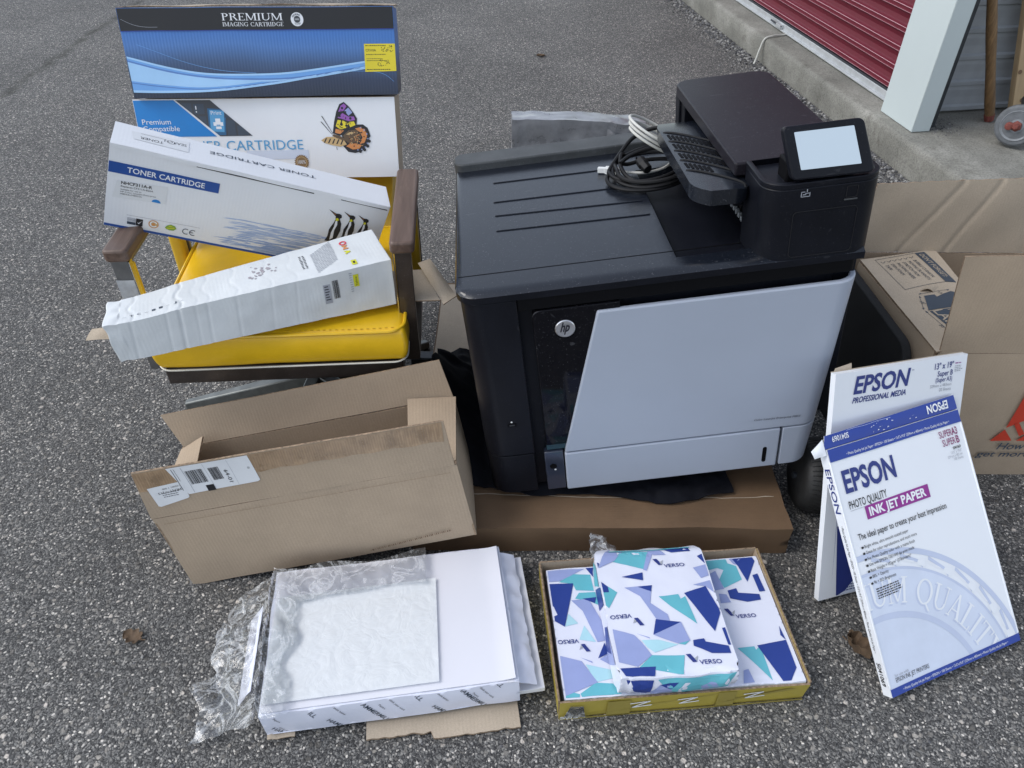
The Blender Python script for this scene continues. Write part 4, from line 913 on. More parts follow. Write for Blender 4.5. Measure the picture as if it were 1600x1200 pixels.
mb = MB(); mb.sheet(lambda u, v: par_((0.40 + 0.13 * u, -0.006 - 0.01 * abs(nz((u, v, 2), 4)), 0.20 - 0.13 * v - 0.06 * u)) + V(0, -0.004, 0), 12, 12, 0.002, 'grey_plastic'); mb.build('folded_corner', t, smooth=70)
for x in (0.015, 0.53):
    mb = MB(); mb.box(x - 0.025, x + 0.01, 0.02, 0.05, 0.003, 0.03, 'rubber'); mb.box(x - 0.03, x - 0.026, 0.02, 0.05, 0.003, 0.04, 'rubber'); mb.build('foot', t, bevel=0.002)

# =================================================================== ARMCHAIR
ch = empty('swivel_armchair', (-0.525, 1.59, 0), (0, 0, 4)); tag(ch, 'yellow vinyl swivel armchair with walnut armrests piled with cartridge boxes', 'chair')
def cushion(name, x0, x1, y0, y1, z0, z1, par, crown=0.02, m_='vinyl', rad=0.035):
    m__ = MB()
    def sq(a, k=0.14): return a
    def pt(p):
        p = Vector(p); k = V(0, 0, 0)
        u = (p.x - x0) / (x1 - x0); v = (p.y - y0) / (y1 - y0); w_ = (p.z - z0) / (z1 - z0)
        k.z += crown * (w_ - 0.2) * 16 * u * (1 - u) * v * (1 - v) * 0.8
        k.y += -0.010 * (1 - v) * 4 * w_ * (1 - w_)
        k.x += (0.009 if u > 0.5 else -0.009) * abs(u - 0.5) * 2 * 4 * w_ * (1 - w_)
        k += V(nz(p, 9, 2), nz(p, 9, 4), nz(p, 7, 7)) * 0.0025
        return p + k
    g = lambda fn: (lambda u, v: pt(fn(u, v)))
    n = 20
    m__.grid(g(lambda u, v: (x0 + (x1 - x0) * u, y0, z0 + (z1 - z0) * v)), n, 8, m_); m__.grid(g(lambda u, v: (x1 - (x1 - x0) * u, y1, z0 + (z1 - z0) * v)), n, 8, m_)
    m__.grid(g(lambda u, v: (x0, y1 - (y1 - y0) * u, z0 + (z1 - z0) * v)), n, 8, m_); m__.grid(g(lambda u, v: (x1, y0 + (y1 - y0) * u, z0 + (z1 - z0) * v)), n, 8, m_)
    m__.grid(g(lambda u, v: (x0 + (x1 - x0) * u, y0 + (y1 - y0) * v, z1)), n, n, m_); m__.grid(g(lambda u, v: (x0 + (x1 - x0) * u, y1 - (y1 - y0) * v, z0)), n, n, m_)
    o_ = weld(m__.build(name, par), 0.0006)
    md = o_.modifiers.new('bevel', 'BEVEL'); md.width = 0.014; md.segments = 4; md.limit_method = 'ANGLE'; md.angle_limit = R(50)
    o_.data.set_sharp_from_angle(angle=R(70)); return o_, pt
seat, pt = cushion('seat', -0.268, 0.268, -0.268, 0.20, 0.353, 0.438, ch)
mb = MB(); rim = []
for (a, b) in rrect(-0.270, 0.270, -0.272, 0.198, 0.035, 6): rim.append(pt((a, b, 0.4365)) + V(0, 0, -0.001))
mb.tube(rim, 0.0042, 'vinyl', 7, closed=True); mb.build('piping', seat)
mb = MB()
for (xa, xb, yy) in ((-0.255, -0.06, -0.262), (0.02, 0.255, -0.262)):
    for k in range(18):
        a = xa + (xb - xa) * k / 18; q = pt((a, yy, 0.438)); mb.tube([q + V(0, 0, 0.0006), q + V(0.006, 0, 0.0006)], 0.0008, 'vinyl_back', 4)
o = mb.build('stitching', seat); o['kind'] = 'stuff'
mb = MB(); mb.tube([pt((a * 1.0, b, 0.3565)) + V(0, -0.002, 0) for (a, b) in rrect(-0.272, 0.272, -0.275, 0.2, 0.03, 6)], 0.0021, 'trim_white', 6, closed=True); mb.build('trim_strip', ch)
mb = MB(); mb.box(-0.262, 0.262, -0.266, 0.195, 0.308, 0.351, 'frame_dark'); mb.build('seat_frame', ch, bevel=0.003)
bk = empty('backrest', (0, 0.20, 0.385), (-50, 0, 0)); bk.parent = ch
cushion('cushion', -0.24, 0.215, 0.0, 0.08, 0.0, 0.42, bk, crown=0.0, m_='vinyl_back')
for s_ in (-1, 1):
    x = 0.279 if s_ > 0 else -0.304
    mb = MB(); mb.prism(rrect(x - 0.026, x + 0.026, -0.212, 0.152, 0.011, 4), xy(0.590), xy(0.618), 'walnut'); mb.build('armrest', ch, bevel=0.006, seg=3)
    # welded flat-bar frame: upright, bar below the pad, rear upright, foot bar
    fr = MB(); a = 0.0175; fm_ = 'frame_dark' if s_ > 0 else 'frame_sheen'  # left frame is the same metal, painted lighter for its reflection
    fr.box(x - a, x + a, -0.205, -0.193, 0.305, 0.5895, fm_); fr.box(x - a, x + a, -0.1925, 0.148, 0.577, 0.5895, fm_); fr.box(x - a, x + a, 0.136, 0.148, 0.305, 0.5765, fm_); fr.box(x - a, x + a, -0.1925, 0.1355, 0.305, 0.317, fm_)
    frame = fr.build('arm_frame', ch, bevel=0.0015)
    mb = MB(); e = x - s_ * (a + 0.0015); mb.box(min(e, e - s_ * 0.002), max(e, e - s_ * 0.002), -0.2062, -0.190, 0.315, 0.588, 'chrome'); mb.build('edge_strip', frame)
    m2_ = MB(); m2_.prism(rrect(x - 0.016, x + 0.016, 0.096, 0.133, 0.010, 5), xy(0.32), xy(0.573), 'vinyl_back'); m2_.build('arm_pad', ch, bevel=0.004)
    m3_ = MB(); m3_.prism(rrect(x - 0.017 - s_ * 0.002, x + 0.017 - s_ * 0.002, -0.191, -0.172, 0.006, 3), xy(0.32), xy(0.573), 'vinyl'); m3_.build('arm_lining', ch, bevel=0.003)
mb = MB(); mb.sheet(lambda u, v: V(-0.304 - 0.0185 + 0.037 * u, -0.2075 + 0.001 * nz((u, v, 1), 4), 0.475 + 0.07 * v + 0.006 * nz((u * 2, v, 3), 3)), 6, 8, 0.001, 'duct_tape'); mb.build('tape_patch', ch, smooth=60)
mb = MB(); mb.cyl((0, 0, 0.06), (0, 0, 0.306), 0.028, 'base_metal', n=24); mb.cyl((0, 0, 0.20), (0, 0, 0.305), 0.045, 'track_dark', n=24); mb.box(-0.13, 0.13, -0.11, 0.11, 0.29, 0.3075, 'track_dark'); mb.build('pedestal', ch, bevel=0.002)
for k in range(5):
    a = R(182 + 72 * k); d = V(math.cos(a), math.sin(a), 0); n = V(-d.y, d.x, 0)
    mb = MB(); c0_, c1_ = d * 0.02, d * 0.365
    mb.hexa([c0_ - n * .02 + V(0, 0, .062), c1_ - n * .011 + V(0, 0, .018), c1_ + n * .011 + V(0, 0, .018), c0_ + n * .02 + V(0, 0, .062), c0_ - n * .018 + V(0, 0, .118), c1_ - n * .010 + V(0, 0, .040), c1_ + n * .010 + V(0, 0, .040), c0_ + n * .018 + V(0, 0, .118)], 'base_metal')
    lg = mb.build('leg', ch, bevel=0.004, seg=3)
    mb = MB(); mb.lathe(d * 0.352, Z, [(0.0, 0.013), (0.004, 0.016), (0.012, 0.016), (0.017, 0.008)], 'rubber', 16); mb.build('glide', lg)
mb = MB(); q = V(0.275, 0.10, 0)
mb.hexa([q + V(-.03, -.02, .05), q + V(.05, -.02, .05), q + V(.05, .02, .05), q + V(-.03, .02, .05), q + V(-.03, -.018, .085), q + V(.045, -.018, .08), q + V(.045, .018, .08), q + V(-.03, .018, .085)], 'track_dark')
mb.build('tilt_block', ch, bevel=0.004)

# =================================================================== CARTRIDGE BOXES ON THE CHAIR
t = empty('toner_box', (-0.896, 1.807, 0.766), (-15.9, 0.7, 5.8)); tag(t, 'blue and black printed cartridge box with a yellow sticker on top of the pile', 'box')
mb = MB(); soft = carton(mb, 0.62, 0.2, 0.193, 'blue_print', 16, 0.0018, 1.0, dict(bottom='kraft', top='ink_bandblack')); weld(mb.build('carton', t))
ln = lambda x0, x1, y: [(x0 + (x1 - x0) * i / 24, y) for i in range(25)]
def curve(pts, n=28):
    c_ = catmull([(a, b, 0) for a, b in pts], 6); xs_ = [p.x for p in c_]; out = []
    for i in range(n + 1):
        x = pts[0][0] + (pts[-1][0] - pts[0][0]) * i / n
        j = max(0, min(len(c_) - 2, next((k for k in range(len(c_) - 1) if xs_[k + 1] >= x), len(c_) - 2)))
        f = 0 if xs_[j + 1] == xs_[j] else (x - xs_[j]) / (xs_[j + 1] - xs_[j]); out.append((x, c_[j].y + (c_[j + 1].y - c_[j].y) * f))
    return out
S1 = curve([(0.002, 0.088), (0.0785, 0.0679), (0.165, 0.0537), (0.253, 0.0488), (0.342, 0.0499), (0.431, 0.0582), (0.60, 0.079)])
S2 = curve([(0.002, 0.078), (0.0785, 0.0579), (0.163, 0.0448), (0.251, 0.0378), (0.340, 0.037), (0.4295, 0.0442), (0.60, 0.068)])
S3 = curve([(0.002, 0.034), (0.0686, 0.0252), (0.158, 0.0195), (0.2485, 0.0236), (0.339, 0.0329), (0.4295, 0.0445), (0.60, 0.0675)])
S4 = curve([(0.002, 0.013), (0.0653, 0.0108), (0.156, 0.0121), (0.2474, 0.0174), (0.338, 0.0268), (0.429, 0.0402), (0.60, 0.063)])
p_ = Print((0, 0, 0), X, (0, 0, 1.043))
p_.band(S1, S4, 'swoosh', 0); p_.band(S1, [(x, y - 0.004) for x, y in S1], 'swoosh2', 1); p_.band([(a[0], a[1] + 0.002) for a in S2], [(x, y - 0.0015) for x, y in S2], 'swoosh3', 1)
p_.band([(a[0], a[1] - 0.0015) for a in S2], [(x, y - 0.005) for x, y in S2], 'swoosh2', 1); p_.band(S3, [(x, y - 0.002) for x, y in S3], 'swoosh3', 1); p_.band([(x, y + 0.005) for x, y in S4], S4, 'swoosh2', 1)
lo_ = curve([(0.002, 0.034), (0.0686, 0.0252), (0.158, 0.0195), (0.2485, 0.0236), (0.339, 0.0329), (0.4295, 0.0445), (0.60, 0.0675)])
p_.band([(x, y - 0.004) for x, y in S2[:16]], [(x, y + 0.003) for x, y in S3[:16]], 'swoosh2', 1)
T1 = curve([(0.03, 0.112), (0.125, 0.0775), (0.21, 0.0575), (0.29, 0.05)]); p_.band(T1, [(x, y - 0.0008) for x, y in T1], 'swoosh', 2)
T2 = curve([(0.44, 0.044), (0.518, 0.0513), (0.583, 0.0466), (0.612, 0.028)]); p_.band(T2, [(x, y - 0.0008) for x, y in T2], 'swoosh', 1)
p_.band(ln(0.001, 0.619, 0.184), ln(0.001, 0.619, 0.139), 'bandblack', 2); p_.band(ln(0.001, 0.619, 0.1395), ln(0.001, 0.619, 0.138), 'eblue', 3)
p_.serif('PREMIUM', 0.228, 0.1583, 0.0142, 'white', w=0.139, l=4); p_.serif('IMAGING CARTRIDGE', 0.2285, 0.1465, 0.0082, 'white', w=0.139, l=4)
p_.disc(0.398, 0.1598, 0.0142, 'white', 4); p_.ring(0.398, 0.1598, 0.0058, 0.0072, 'key', 5); p_.disc(0.398, 0.1598, 0.0062, 'key', 5)
p_.text('100%', 0.398, 0.1582, 0.0034, 'white', align='C', l=6)
for k in range(13):
    a = 150 - 10 * k; p_.text('PERFORMANCE..'[k], 0.398 + 0.0086 * math.cos(R(a)), 0.1598 + 0.0086 * math.sin(R(a)), 0.0034, 'key', align='C', rot=a - 90, l=6)
for k in range(6):
    a = 235 + 14 * k; p_.text('TESTED'[k], 0.398 + 0.0116 * math.cos(R(a)), 0.1598 + 0.0116 * math.sin(R(a)), 0.0034, 'key', align='C', rot=a + 90, l=6)
p_.poly([(0.545, 0.049), (0.6195, 0.050), (0.6195, 0.108), (0.5465, 0.108)], 'yellow', 4)
p_.text('CF310A', 0.5495, 0.092, 0.005, 'black', l=5); p_.lines(0.549, 0.1035, 0.05, 1, 0.004, 0.0014, 'black', 5, 2); p_.lines(0.55, 0.085, 0.06, 1, 0.004, 0.0013, 'black', 5, 3); p_.lines(0.55, 0.076, 0.05, 2, 0.004, 0.0011, 'black', 5, 4); p_.lines(0.549, 0.053, 0.06, 1, 0.004, 0.0016, 'black', 5, 6)
rg = random.Random(4)
for (bx, by) in ((0.585, 0.09), (0.575, 0.06)):
    for k in range(40): a, b = bx + rg.uniform(0, 0.028), by + rg.uniform(0, 0.014); p_.rect_(a, b, a + 0.0016, b + 0.0012, 'black', 5)
p_.text('CS', 0.004, 0.002, 0.001, 'bandblack')
sc_ = curve([(0.006, 0.163), (0.03, 0.152), (0.055, 0.147), (0.083, 0.1465)]); p_.band(sc_, [(x, y - 0.0006) for x, y in sc_], 'grey', 4)
p_.build('printing', t, warp=soft, maxe=0.05)
pl_ = Print((0, 0, 0), (0, -1, 0), Z); pl_.rect_(-0.199, 0.145, -0.001, 0.192, 'bandblack', 1); pl_.rect_(-0.199, 0.012, -0.001, 0.07, 'swoosh', 1); pl_.build('side_printing', t, warp=soft, maxe=0.05)
mb = MB()   # lifted lid flap and tuck edge along the top
mb.sheet(lambda u, v: V(-0.004 + 0.63 * u, 0.012 + 0.12 * v, 0.1955 + 0.006 * v + 0.003 * nz((u * 3, v, 0), 2) + 0.003 * math.sin(u * 3.1)), 30, 6, 0.002, 'kraft_pale', 'kraft_edge'); mb.build('lid_flap', t, smooth=50)

t = empty('toner_box', (-0.907, 1.77, 0.577), (-17.0, 0.6, 4.4)); tag(t, 'white toner box with a butterfly picture, directly under the blue box', 'box')
mb = MB(); soft = carton(mb, 0.62, 0.18, 0.189, 'white_card', 14, 0.001, 3.0, dict(right='kraft_pale', left='kraft_pale', bottom='kraft_pale')); weld(mb.build('carton', t))
p_ = Print((0, 0, 0), X, (0, 0, 1.044))
p_.poly([(0.001, 0.1785), (0.0943, 0.1785), (0.1845, 0.0985), (0.001, 0.0985)], 'sky', 1)
KB = [(0.099, 0.1785), (0.1805, 0.1785), (0.2698, 0.099), (0.1925, 0.099)]
p_.poly(KB, 'key', 1)
def inkb(q, m_, l):      # clip to the slanted picture band
    def sd_(a, b, p): return (b[0] - a[0]) * (p[1] - a[1]) - (b[1] - a[1]) * (p[0] - a[0])
    P_ = list(q); ed = [(KB[i], KB[(i + 1) % 4]) for i in range(4)]
    for a, b in ed:
        out = []
        for i in range(len(P_)):
            s1_, s2_ = sd_(a, b, P_[i]), sd_(a, b, P_[(i + 1) % len(P_)])
            if s1_ <= 0: out.append(P_[i])
            if (s1_ <= 0) != (s2_ <= 0):
                k = s1_ / (s1_ - s2_); out.append(tuple(P_[i][j] + (P_[(i + 1) % len(P_)][j] - P_[i][j]) * k for j in (0, 1)))
        P_ = out
        if not P_: return
    p_.poly(P_, m_, l)
for (x0, y0, x1, y1) in ((0.112, 0.148, 0.135, 0.172), (0.139, 0.148, 0.164, 0.1705), (0.15, 0.122, 0.166, 0.143), (0.205, 0.14, 0.232, 0.17), (0.236, 0.10, 0.262, 0.122), (0.212, 0.100, 0.232, 0.134), (0.15, 0.10, 0.168, 0.118)): inkb([(x0, y0), (x1, y0), (x1, y1), (x0, y1)], 'slate', 2)
inkb([(0.168, 0.1535 - 0.052), (0.2075, 0.1015), (0.2145, 0.158), (0.1715, 0.1605)], 'key2', 2); inkb([(0.1725, 0.110), (0.2045, 0.108), (0.2105, 0.155), (0.1755, 0.157)], 'tonerblue', 3)
p_.text('Print', 0.1785, 0.1465, 0.0082, 'white', w=0.025, l=4); p_.rect_(0.1435, 0.158, 0.146, 0.166, 'white', 3); p_.rect_(0.1435, 0.1515, 0.146, 0.1545, 'white', 3)
for q in ((0.181, 0.122, 0.204, 0.130), (0.1865, 0.130, 0.1985, 0.138), (0.186, 0.115, 0.199, 0.1205)): p_.rect_(*q, 'white', 4)
p_.rect_(0.188, 0.1225, 0.197, 0.1245, 'tonerblue', 5)
p_.text('Premium', 0.013, 0.1262, 0.0112, 'white', w=0.067, l=3); p_.text('Compatible', 0.0125, 0.1112, 0.0112, 'white', w=0.086, l=3)
p_.text('TONER CARTRIDGE', 0.079, 0.0668, 0.0215, 'tonerblue', w=0.310, l=2)
p_.band(ln(0.25, 0.40, 0.065), ln(0.25, 0.40, 0.045), 'seal', 0)
for k in range(24):
    a = 2 * math.pi * k / 24; p_.poly([(0.381 + 0.0155 * math.cos(a - 0.13), 0.037 + 0.0155 * math.sin(a - 0.13)), (0.381 + 0.0185 * math.cos(a), 0.037 + 0.0185 * math.sin(a)), (0.381 + 0.0155 * math.cos(a + 0.13), 0.037 + 0.0155 * math.sin(a + 0.13))], 'gold', 2)
p_.disc(0.381, 0.037, 0.0158, 'gold', 2); p_.ring(0.381, 0.037, 0.0118, 0.013, 'tan', 3); p_.text('100%', 0.381, 0.034, 0.0075, 'white', w=0.019, align='C', l=4)
# butterfly
BF = [(0.464, 0.102), (0.470, 0.128), (0.477, 0.150), (0.486, 0.1665), (0.497, 0.1715), (0.508, 0.162), (0.519, 0.147), (0.526, 0.134), (0.524, 0.122), (0.512, 0.112), (0.497, 0.101), (0.480, 0.096)]
p_.poly(BF, 'black', 2)
p_.poly([(0.482, 0.150), (0.489, 0.163), (0.497, 0.168), (0.503, 0.162), (0.495, 0.152)], 'purple', 3); p_.poly([(0.497, 0.152), (0.507, 0.159), (0.516, 0.148), (0.506, 0.141)], 'lav', 3)
p_.poly([(0.479, 0.137), (0.492, 0.147), (0.505, 0.139), (0.519, 0.139), (0.521, 0.131), (0.505, 0.129), (0.490, 0.134)], 'purple', 3); p_.poly([(0.473, 0.118), (0.479, 0.132), (0.492, 0.130), (0.504, 0.124), (0.500, 0.114), (0.484, 0.110)], 'yellow', 3)
p_.poly([(0.503, 0.127), (0.518, 0.128), (0.521, 0.120), (0.508, 0.115)], 'yellow', 3); p_.poly([(0.472, 0.112), (0.492, 0.108), (0.482, 0.100), (0.470, 0.103)], 'orange', 3)
for (a, b, r_) in ((0.487, 0.122, 0.0036), (0.499, 0.119, 0.003), (0.484, 0.141, 0.003), (0.510, 0.135, 0.003), (0.492, 0.158, 0.0028)): p_.disc(a, b, r_, 'black', 4, 12)
LW = [(0.486, 0.098), (0.500, 0.112), (0.522, 0.121), (0.539, 0.121), (0.550, 0.113), (0.5545, 0.099), (0.551, 0.083), (0.543, 0.070), (0.532, 0.060), (0.515, 0.056), (0.498, 0.059), (0.487, 0.072)]
p_.poly(LW, 'black', 2)
p_.poly([(0.519, 0.112), (0.536, 0.116), (0.546, 0.107), (0.547, 0.094), (0.540, 0.080), (0.528, 0.076), (0.536, 0.092), (0.530, 0.104)], 'orange', 3); p_.poly([(0.494, 0.072), (0.510, 0.064), (0.526, 0.066), (0.533, 0.074), (0.518, 0.078), (0.503, 0.077)], 'orange', 3)
p_.poly([(0.488, 0.096), (0.503, 0.108), (0.524, 0.109), (0.533, 0.094), (0.522, 0.080), (0.498, 0.080)], 'brown', 3); p_.poly([(0.496, 0.099), (0.508, 0.105), (0.520, 0.103), (0.505, 0.097)], 'tan', 4)
p_.poly([(0.434, 0.0865), (0.448, 0.094), (0.468, 0.094), (0.490, 0.086), (0.496, 0.076), (0.480, 0.071), (0.460, 0.075), (0.442, 0.080)], 'tan', 3)
for k in range(5): p_.poly([(0.440 + 0.010 * k, 0.081 - 0.0012 * k), (0.443 + 0.010 * k, 0.0805 - 0.0012 * k), (0.449 + 0.010 * k, 0.091 - 0.001 * k), (0.446 + 0.010 * k, 0.091 - 0.001 * k)], 'black', 4)
p_.poly([(0.462, 0.096), (0.466, 0.100), (0.480, 0.096), (0.500, 0.086), (0.512, 0.080), (0.500, 0.082), (0.478, 0.089)], 'brown', 5)
p_.poly([(0.4645, 0.100), (0.4655, 0.1), (0.442, 0.1415), (0.4405, 0.1405)], 'black', 3); p_.poly([(0.462, 0.099), (0.463, 0.099), (0.440, 0.128), (0.437, 0.1285)], 'black', 3); p_.poly([(0.470, 0.071), (0.471, 0.071), (0.472, 0.064), (0.4705, 0.064)], 'black', 3)
for k in range(8):
    a = R(60 - 24 * k); p_.disc(0.525 + 0.0272 * math.cos(a), 0.089 + 0.0295 * math.sin(a), 0.0038, 'black', 4, 10); p_.disc(0.525 + 0.024 * math.cos(a + 0.2), 0.089 + 0.026 * math.sin(a + 0.2), 0.0017, 'lav', 5, 8)
rg = random.Random(21)
for k in range(90):
    a, b = rg.uniform(0.476, 0.523), rg.uniform(0.104, 0.166)
    if 0.478 < a < 0.490 + 0.5 * (0.17 - b) and (a - 0.497) * 0.0 + b < 0.166 - abs(a - 0.494) * 0.9: p_.disc(a, b, rg.uniform(0.0006, 0.0019), rg.choice(('black', 'black', 'brown')), 4, 6)
    a, b = rg.gauss(0.520, 0.013), rg.gauss(0.088, 0.012)
    if ((a - 0.521) / 0.027) ** 2 + ((b - 0.088) / 0.027) ** 2 < 1: p_.disc(a, b, rg.uniform(0.0006, 0.0018), rg.choice(('black', 'brown', 'tan', 'orange')), 5, 6)
p_.build('printing', t, warp=soft, maxe=0.06)
mb = MB(); mb.box(0.001, 0.619, 0.002, 0.01, 0.1890, 0.1902, 'kraft_edge'); mb.build('lid_edge', t)

t = empty('toner_box', (-0.865, 1.447, 0.63), (6.0, 21.5, 15.7)); tag(t, 'white toner box with three penguins slanting down from the left armrest', 'box')
mb = MB(); soft = carton(mb, 0.571, 0.088, 0.195, 'white_card', 14, 0.001, 5.0); weld(mb.build('carton', t))
p_ = front_print()
p_.poly([(0.001, 0.1552), (0.2093, 0.1576), (0.2093, 0.1335), (0.001, 0.1302)], 'pblue', 1); p_.text('TONER CARTRIDGE', 0.0348, 0.1372, 0.0118, 'white', w=0.146, bold=0.012, l=2, rot=0.6)
p_.poly([(0.0005, 0.006), (0.5705, 0.006), (0.5705, 0.0005), (0.0005, 0.0005)], 'pblue', 1)
p_.poly([(0.018, 0.113), (0.112, 0.122), (0.112, 0.080), (0.012, 0.073)], 'label', 0)
p_.text('NHCF311A-R', 0.0262, 0.1075, 0.0068, 'black', w=0.0575, bold=0.02, l=2, rot=2); p_.text('Replaces CF311A-826A', 0.0262, 0.1005, 0.0042, 'black', w=0.06, l=2, rot=2); p_.text('Suitable for use in:', 0.0262, 0.0935, 0.0033, 'key', w=0.039, l=2, rot=3); p_.text('HP Color LaserJet Enterprise', 0.0262, 0.088, 0.0033, 'key', w=0.066, l=2, rot=3); p_.text('M855dn/M855xh', 0.0262, 0.0825, 0.0033, 'key', w=0.04, l=2, rot=3)
p_.poly([(0.094 + 0.0085 * math.cos(R(180 - 12 * k)), 0.0795 + 0.0075 * math.sin(R(180 - 12 * k))) for k in range(16)], 'sky', 2)
p_.poly([(0.0419, 0.0352), (0.1853, 0.0382), (0.1853, 0.0389), (0.0419, 0.0359)], 'grey', 1)
p_.rect_(0.0436, 0.0215, 0.060, 0.030, 'grey', 1); p_.rect_(0.0436, 0.0135, 0.060, 0.020, 'slate', 1); p_.rect_(0.0605, 0.0135, 0.0735, 0.031, 'black', 1); p_.poly([(0.063, 0.022), (0.066, 0.018), (0.072, 0.028), (0.066, 0.0205)], 'white', 2); p_.lines(0.0440, 0.0275, 0.015, 2, 0.004, 0.001, 'white', 2, 3)
p_.disc(0.0942, 0.0248, 0.0098, 'tan', 1); p_.ring(0.0942, 0.0248, 0.005, 0.0075, 'white', 2, 20, 330); p_.ring(0.0942, 0.0248, 0.0088, 0.0098, 'orange', 2); p_.disc(0.094, 0.0245, 0.0028, 'orange', 3, 12)
p_.poly([(0.1165, 0.0225), (0.121, 0.029), (0.128, 0.0325), (0.136, 0.030), (0.1395, 0.024), (0.134, 0.0185), (0.126, 0.0172), (0.119, 0.0195)], 'green', 1); p_.poly([(0.120, 0.0225), (0.135, 0.0265), (0.136, 0.0245), (0.121, 0.0205)], 'lime', 2); p_.poly([(0.124, 0.0285), (0.131, 0.030), (0.130, 0.028), (0.124, 0.0265)], 'lime', 2)
for cx in (0.1585, 0.1725): p_.ring(cx, 0.0225, 0.0057, 0.0074, 'slate', 2, 55, 305, 24)
p_.rect_(0.1665, 0.0217, 0.1765 - 0.003, 0.0233, 'slate', 2)
rg = random.Random(9)
for k in range(150):
    v = rg.random(); x0 = 0.205 + 0.05 * rg.random() + 0.21 * rg.random() * (0.4 + v); y = 0.010 + 0.070 * v; wl = rg.uniform(0.012, 0.09)
    x1 = min(0.441, x0 + wl); p_.poly([(x0, y), (x1, y + 0.0014), (x1, y + 0.0022), (x0 + wl * 0.4, y + 0.0026)], 'sea' if v > 0.5 or rg.random() < 0.5 else 'sea2', 1 if v > 0.5 else 2)
p_.poly([(0.30, 0.007), (0.441, 0.007), (0.441, 0.030), (0.33, 0.030)], 'sea', 0); p_.poly([(0.35, 0.0075), (0.441, 0.0075), (0.441, 0.019), (0.36, 0.015)], 'sea2', 1)
def penguin(x, y, s_, flip=1):
    f = lambda L: [(x + flip * a * s_, y + b * s_) for a, b in L]
    p_.poly(f([(-0.05, 0.86), (-0.28, 1.04), (-0.06, 0.95), (0.04, 0.965), (0.11, 0.93), (0.125, 0.86), (0.08, 0.80), (0.16, 0.66), (0.19, 0.42), (0.14, 0.12), (0.17, 0.0), (-0.17, 0.0), (-0.12, 0.16), (-0.13, 0.40), (-0.06, 0.62), (-0.03, 0.76)]), 'black', 2)
    p_.poly(f([(-0.02, 0.70), (0.03, 0.74), (0.06, 0.60), (0.02, 0.40), (0.04, 0.14), (-0.04, 0.06), (-0.05, 0.30), (-0.015, 0.52)]), 'white', 3)
    p_.poly(f([(-0.03, 0.80), (0.03, 0.82), (0.07, 0.76), (0.02, 0.72), (-0.02, 0.72)]), 'lime', 3); p_.poly(f([(-0.2, 0.985), (-0.06, 0.93), (-0.05, 0.91)]), 'orange', 3)
penguin(0.4625, 0.072, 0.080); penguin(0.4935, 0.083, 0.072); penguin(0.5255, 0.086, 0.068)
p_.build('printing', t, warp=soft, maxe=0.06)
p_ = top_print(0.195)
p_.poly([(0.038, 0.034), (0.141, 0.030), (0.141, 0.074), (0.033, 0.063)], 'label', 1)
p_.text('SEARCH', 0.136, 0.060, 0.009, 'black', w=0.042, rot=180, l=2); p_.text('TONER', 0.093, 0.049, 0.009, 'black', w=0.043, rot=180, l=2); p_.ring(0.107, 0.054, 0.006, 0.007, 'black', 2); p_.rect_(0.05, 0.0605, 0.098, 0.0612, 'black', 2)
p_.text('TONER CARTRIDGE', 0.404, 0.0575, 0.0105, 'slate', w=0.222, rot=180, l=2)
p_.build('top_printing', t, warp=soft, maxe=0.06)
mb = MB()
mb.sheet(lambda u, v: soft(V(0.002 + 0.567 * u, -0.0022 + 0.001 * math.sin(u * 19), 0.187 + 0.0085 * v)) + V(0, 0, 0), 40, 2, 0.0012, 'white_card'); mb.box(0.16, 0.40, -0.0012, 0.0012, 0.1842, 0.1868, 'seam'); mb.box(0.46, 0.566, -0.0012, 0.0012, 0.1842, 0.1868, 'seam'); mb.build('lid_flap', t)

# long worn white box: a hexahedron with its own corners, dented and taped
t = empty('long_toner_box', (-0.788, 1.196, 0.456), (0, 0, 21.8)); tag(t, 'long scuffed white box with open ends lying across the yellow seat', 'box')
CN = [V(0, 0, 0), V(0.571, 0, 0.003), V(0.565, 0.13, 0.003), V(0.005, 0.1, 0), V(-0.006, 0.012, 0.083), V(0.573, 0.013, 0.108), V(0.562, 0.137, 0.120), V(0.0, 0.105, 0.080)]
def tri(p):
    u, v, w_ = p
    b = (CN[0] * (1 - u) + CN[1] * u) * (1 - v) + (CN[3] * (1 - u) + CN[2] * u) * v; tt = (CN[4] * (1 - u) + CN[5] * u) * (1 - v) + (CN[7] * (1 - u) + CN[6] * u) * v
    q = b * (1 - w_) + tt * w_
    k = V(nz(q, 13, 1), nz(q, 13, 4), nz(q, 13, 8)) * 0.0009 + V(nz(q, 34, 3), nz(q, 34, 6), nz(q, 34, 2)) * 0.0007
    for (c_, a_) in ((0.235, 0.0048), (0.19, 0.0018), (0.33, 0.0016), (0.43, 0.0014), (0.075, 0.0024), (0.29, 0.0012), (0.55, 0.001), (0.64, 0.0009)):
        d_ = math.exp(-((u - c_ - 0.02 * (w_ - 0.5) - 0.012 * math.sin(9 * v)) / 0.0055) ** 2); k += V(0, 0.5 * a_ * d_, -a_ * d_ * (0.6 if w_ > 0.5 else 0))
    rb = 0.00012 * math.sin(2 * math.pi * 74 * u) * max(0, 0.25 + nz(q, 9, 12)); k += V(0, -rb if v < 0.5 else rb, rb)
    if u < 0.25: k.z -= 0.004 * math.sin(math.pi * u / 0.25) * w_
    if u < 0.045: k += V(nz(q, 40, 1), nz(q, 40, 2), nz(q, 40, 3)) * 0.0035
    return q + k
mb = MB(); nu_ = 300
for fn in ((lambda u, v: (u, 0, v)), (lambda u, v: (1 - u, 1, v)), (lambda u, v: (u, v, 1)), (lambda u, v: (u, 1 - v, 0))): mb.grid((lambda f: (lambda u, v: tri(f(u, v))))(fn), nu_, 16, 'white_card_worn')
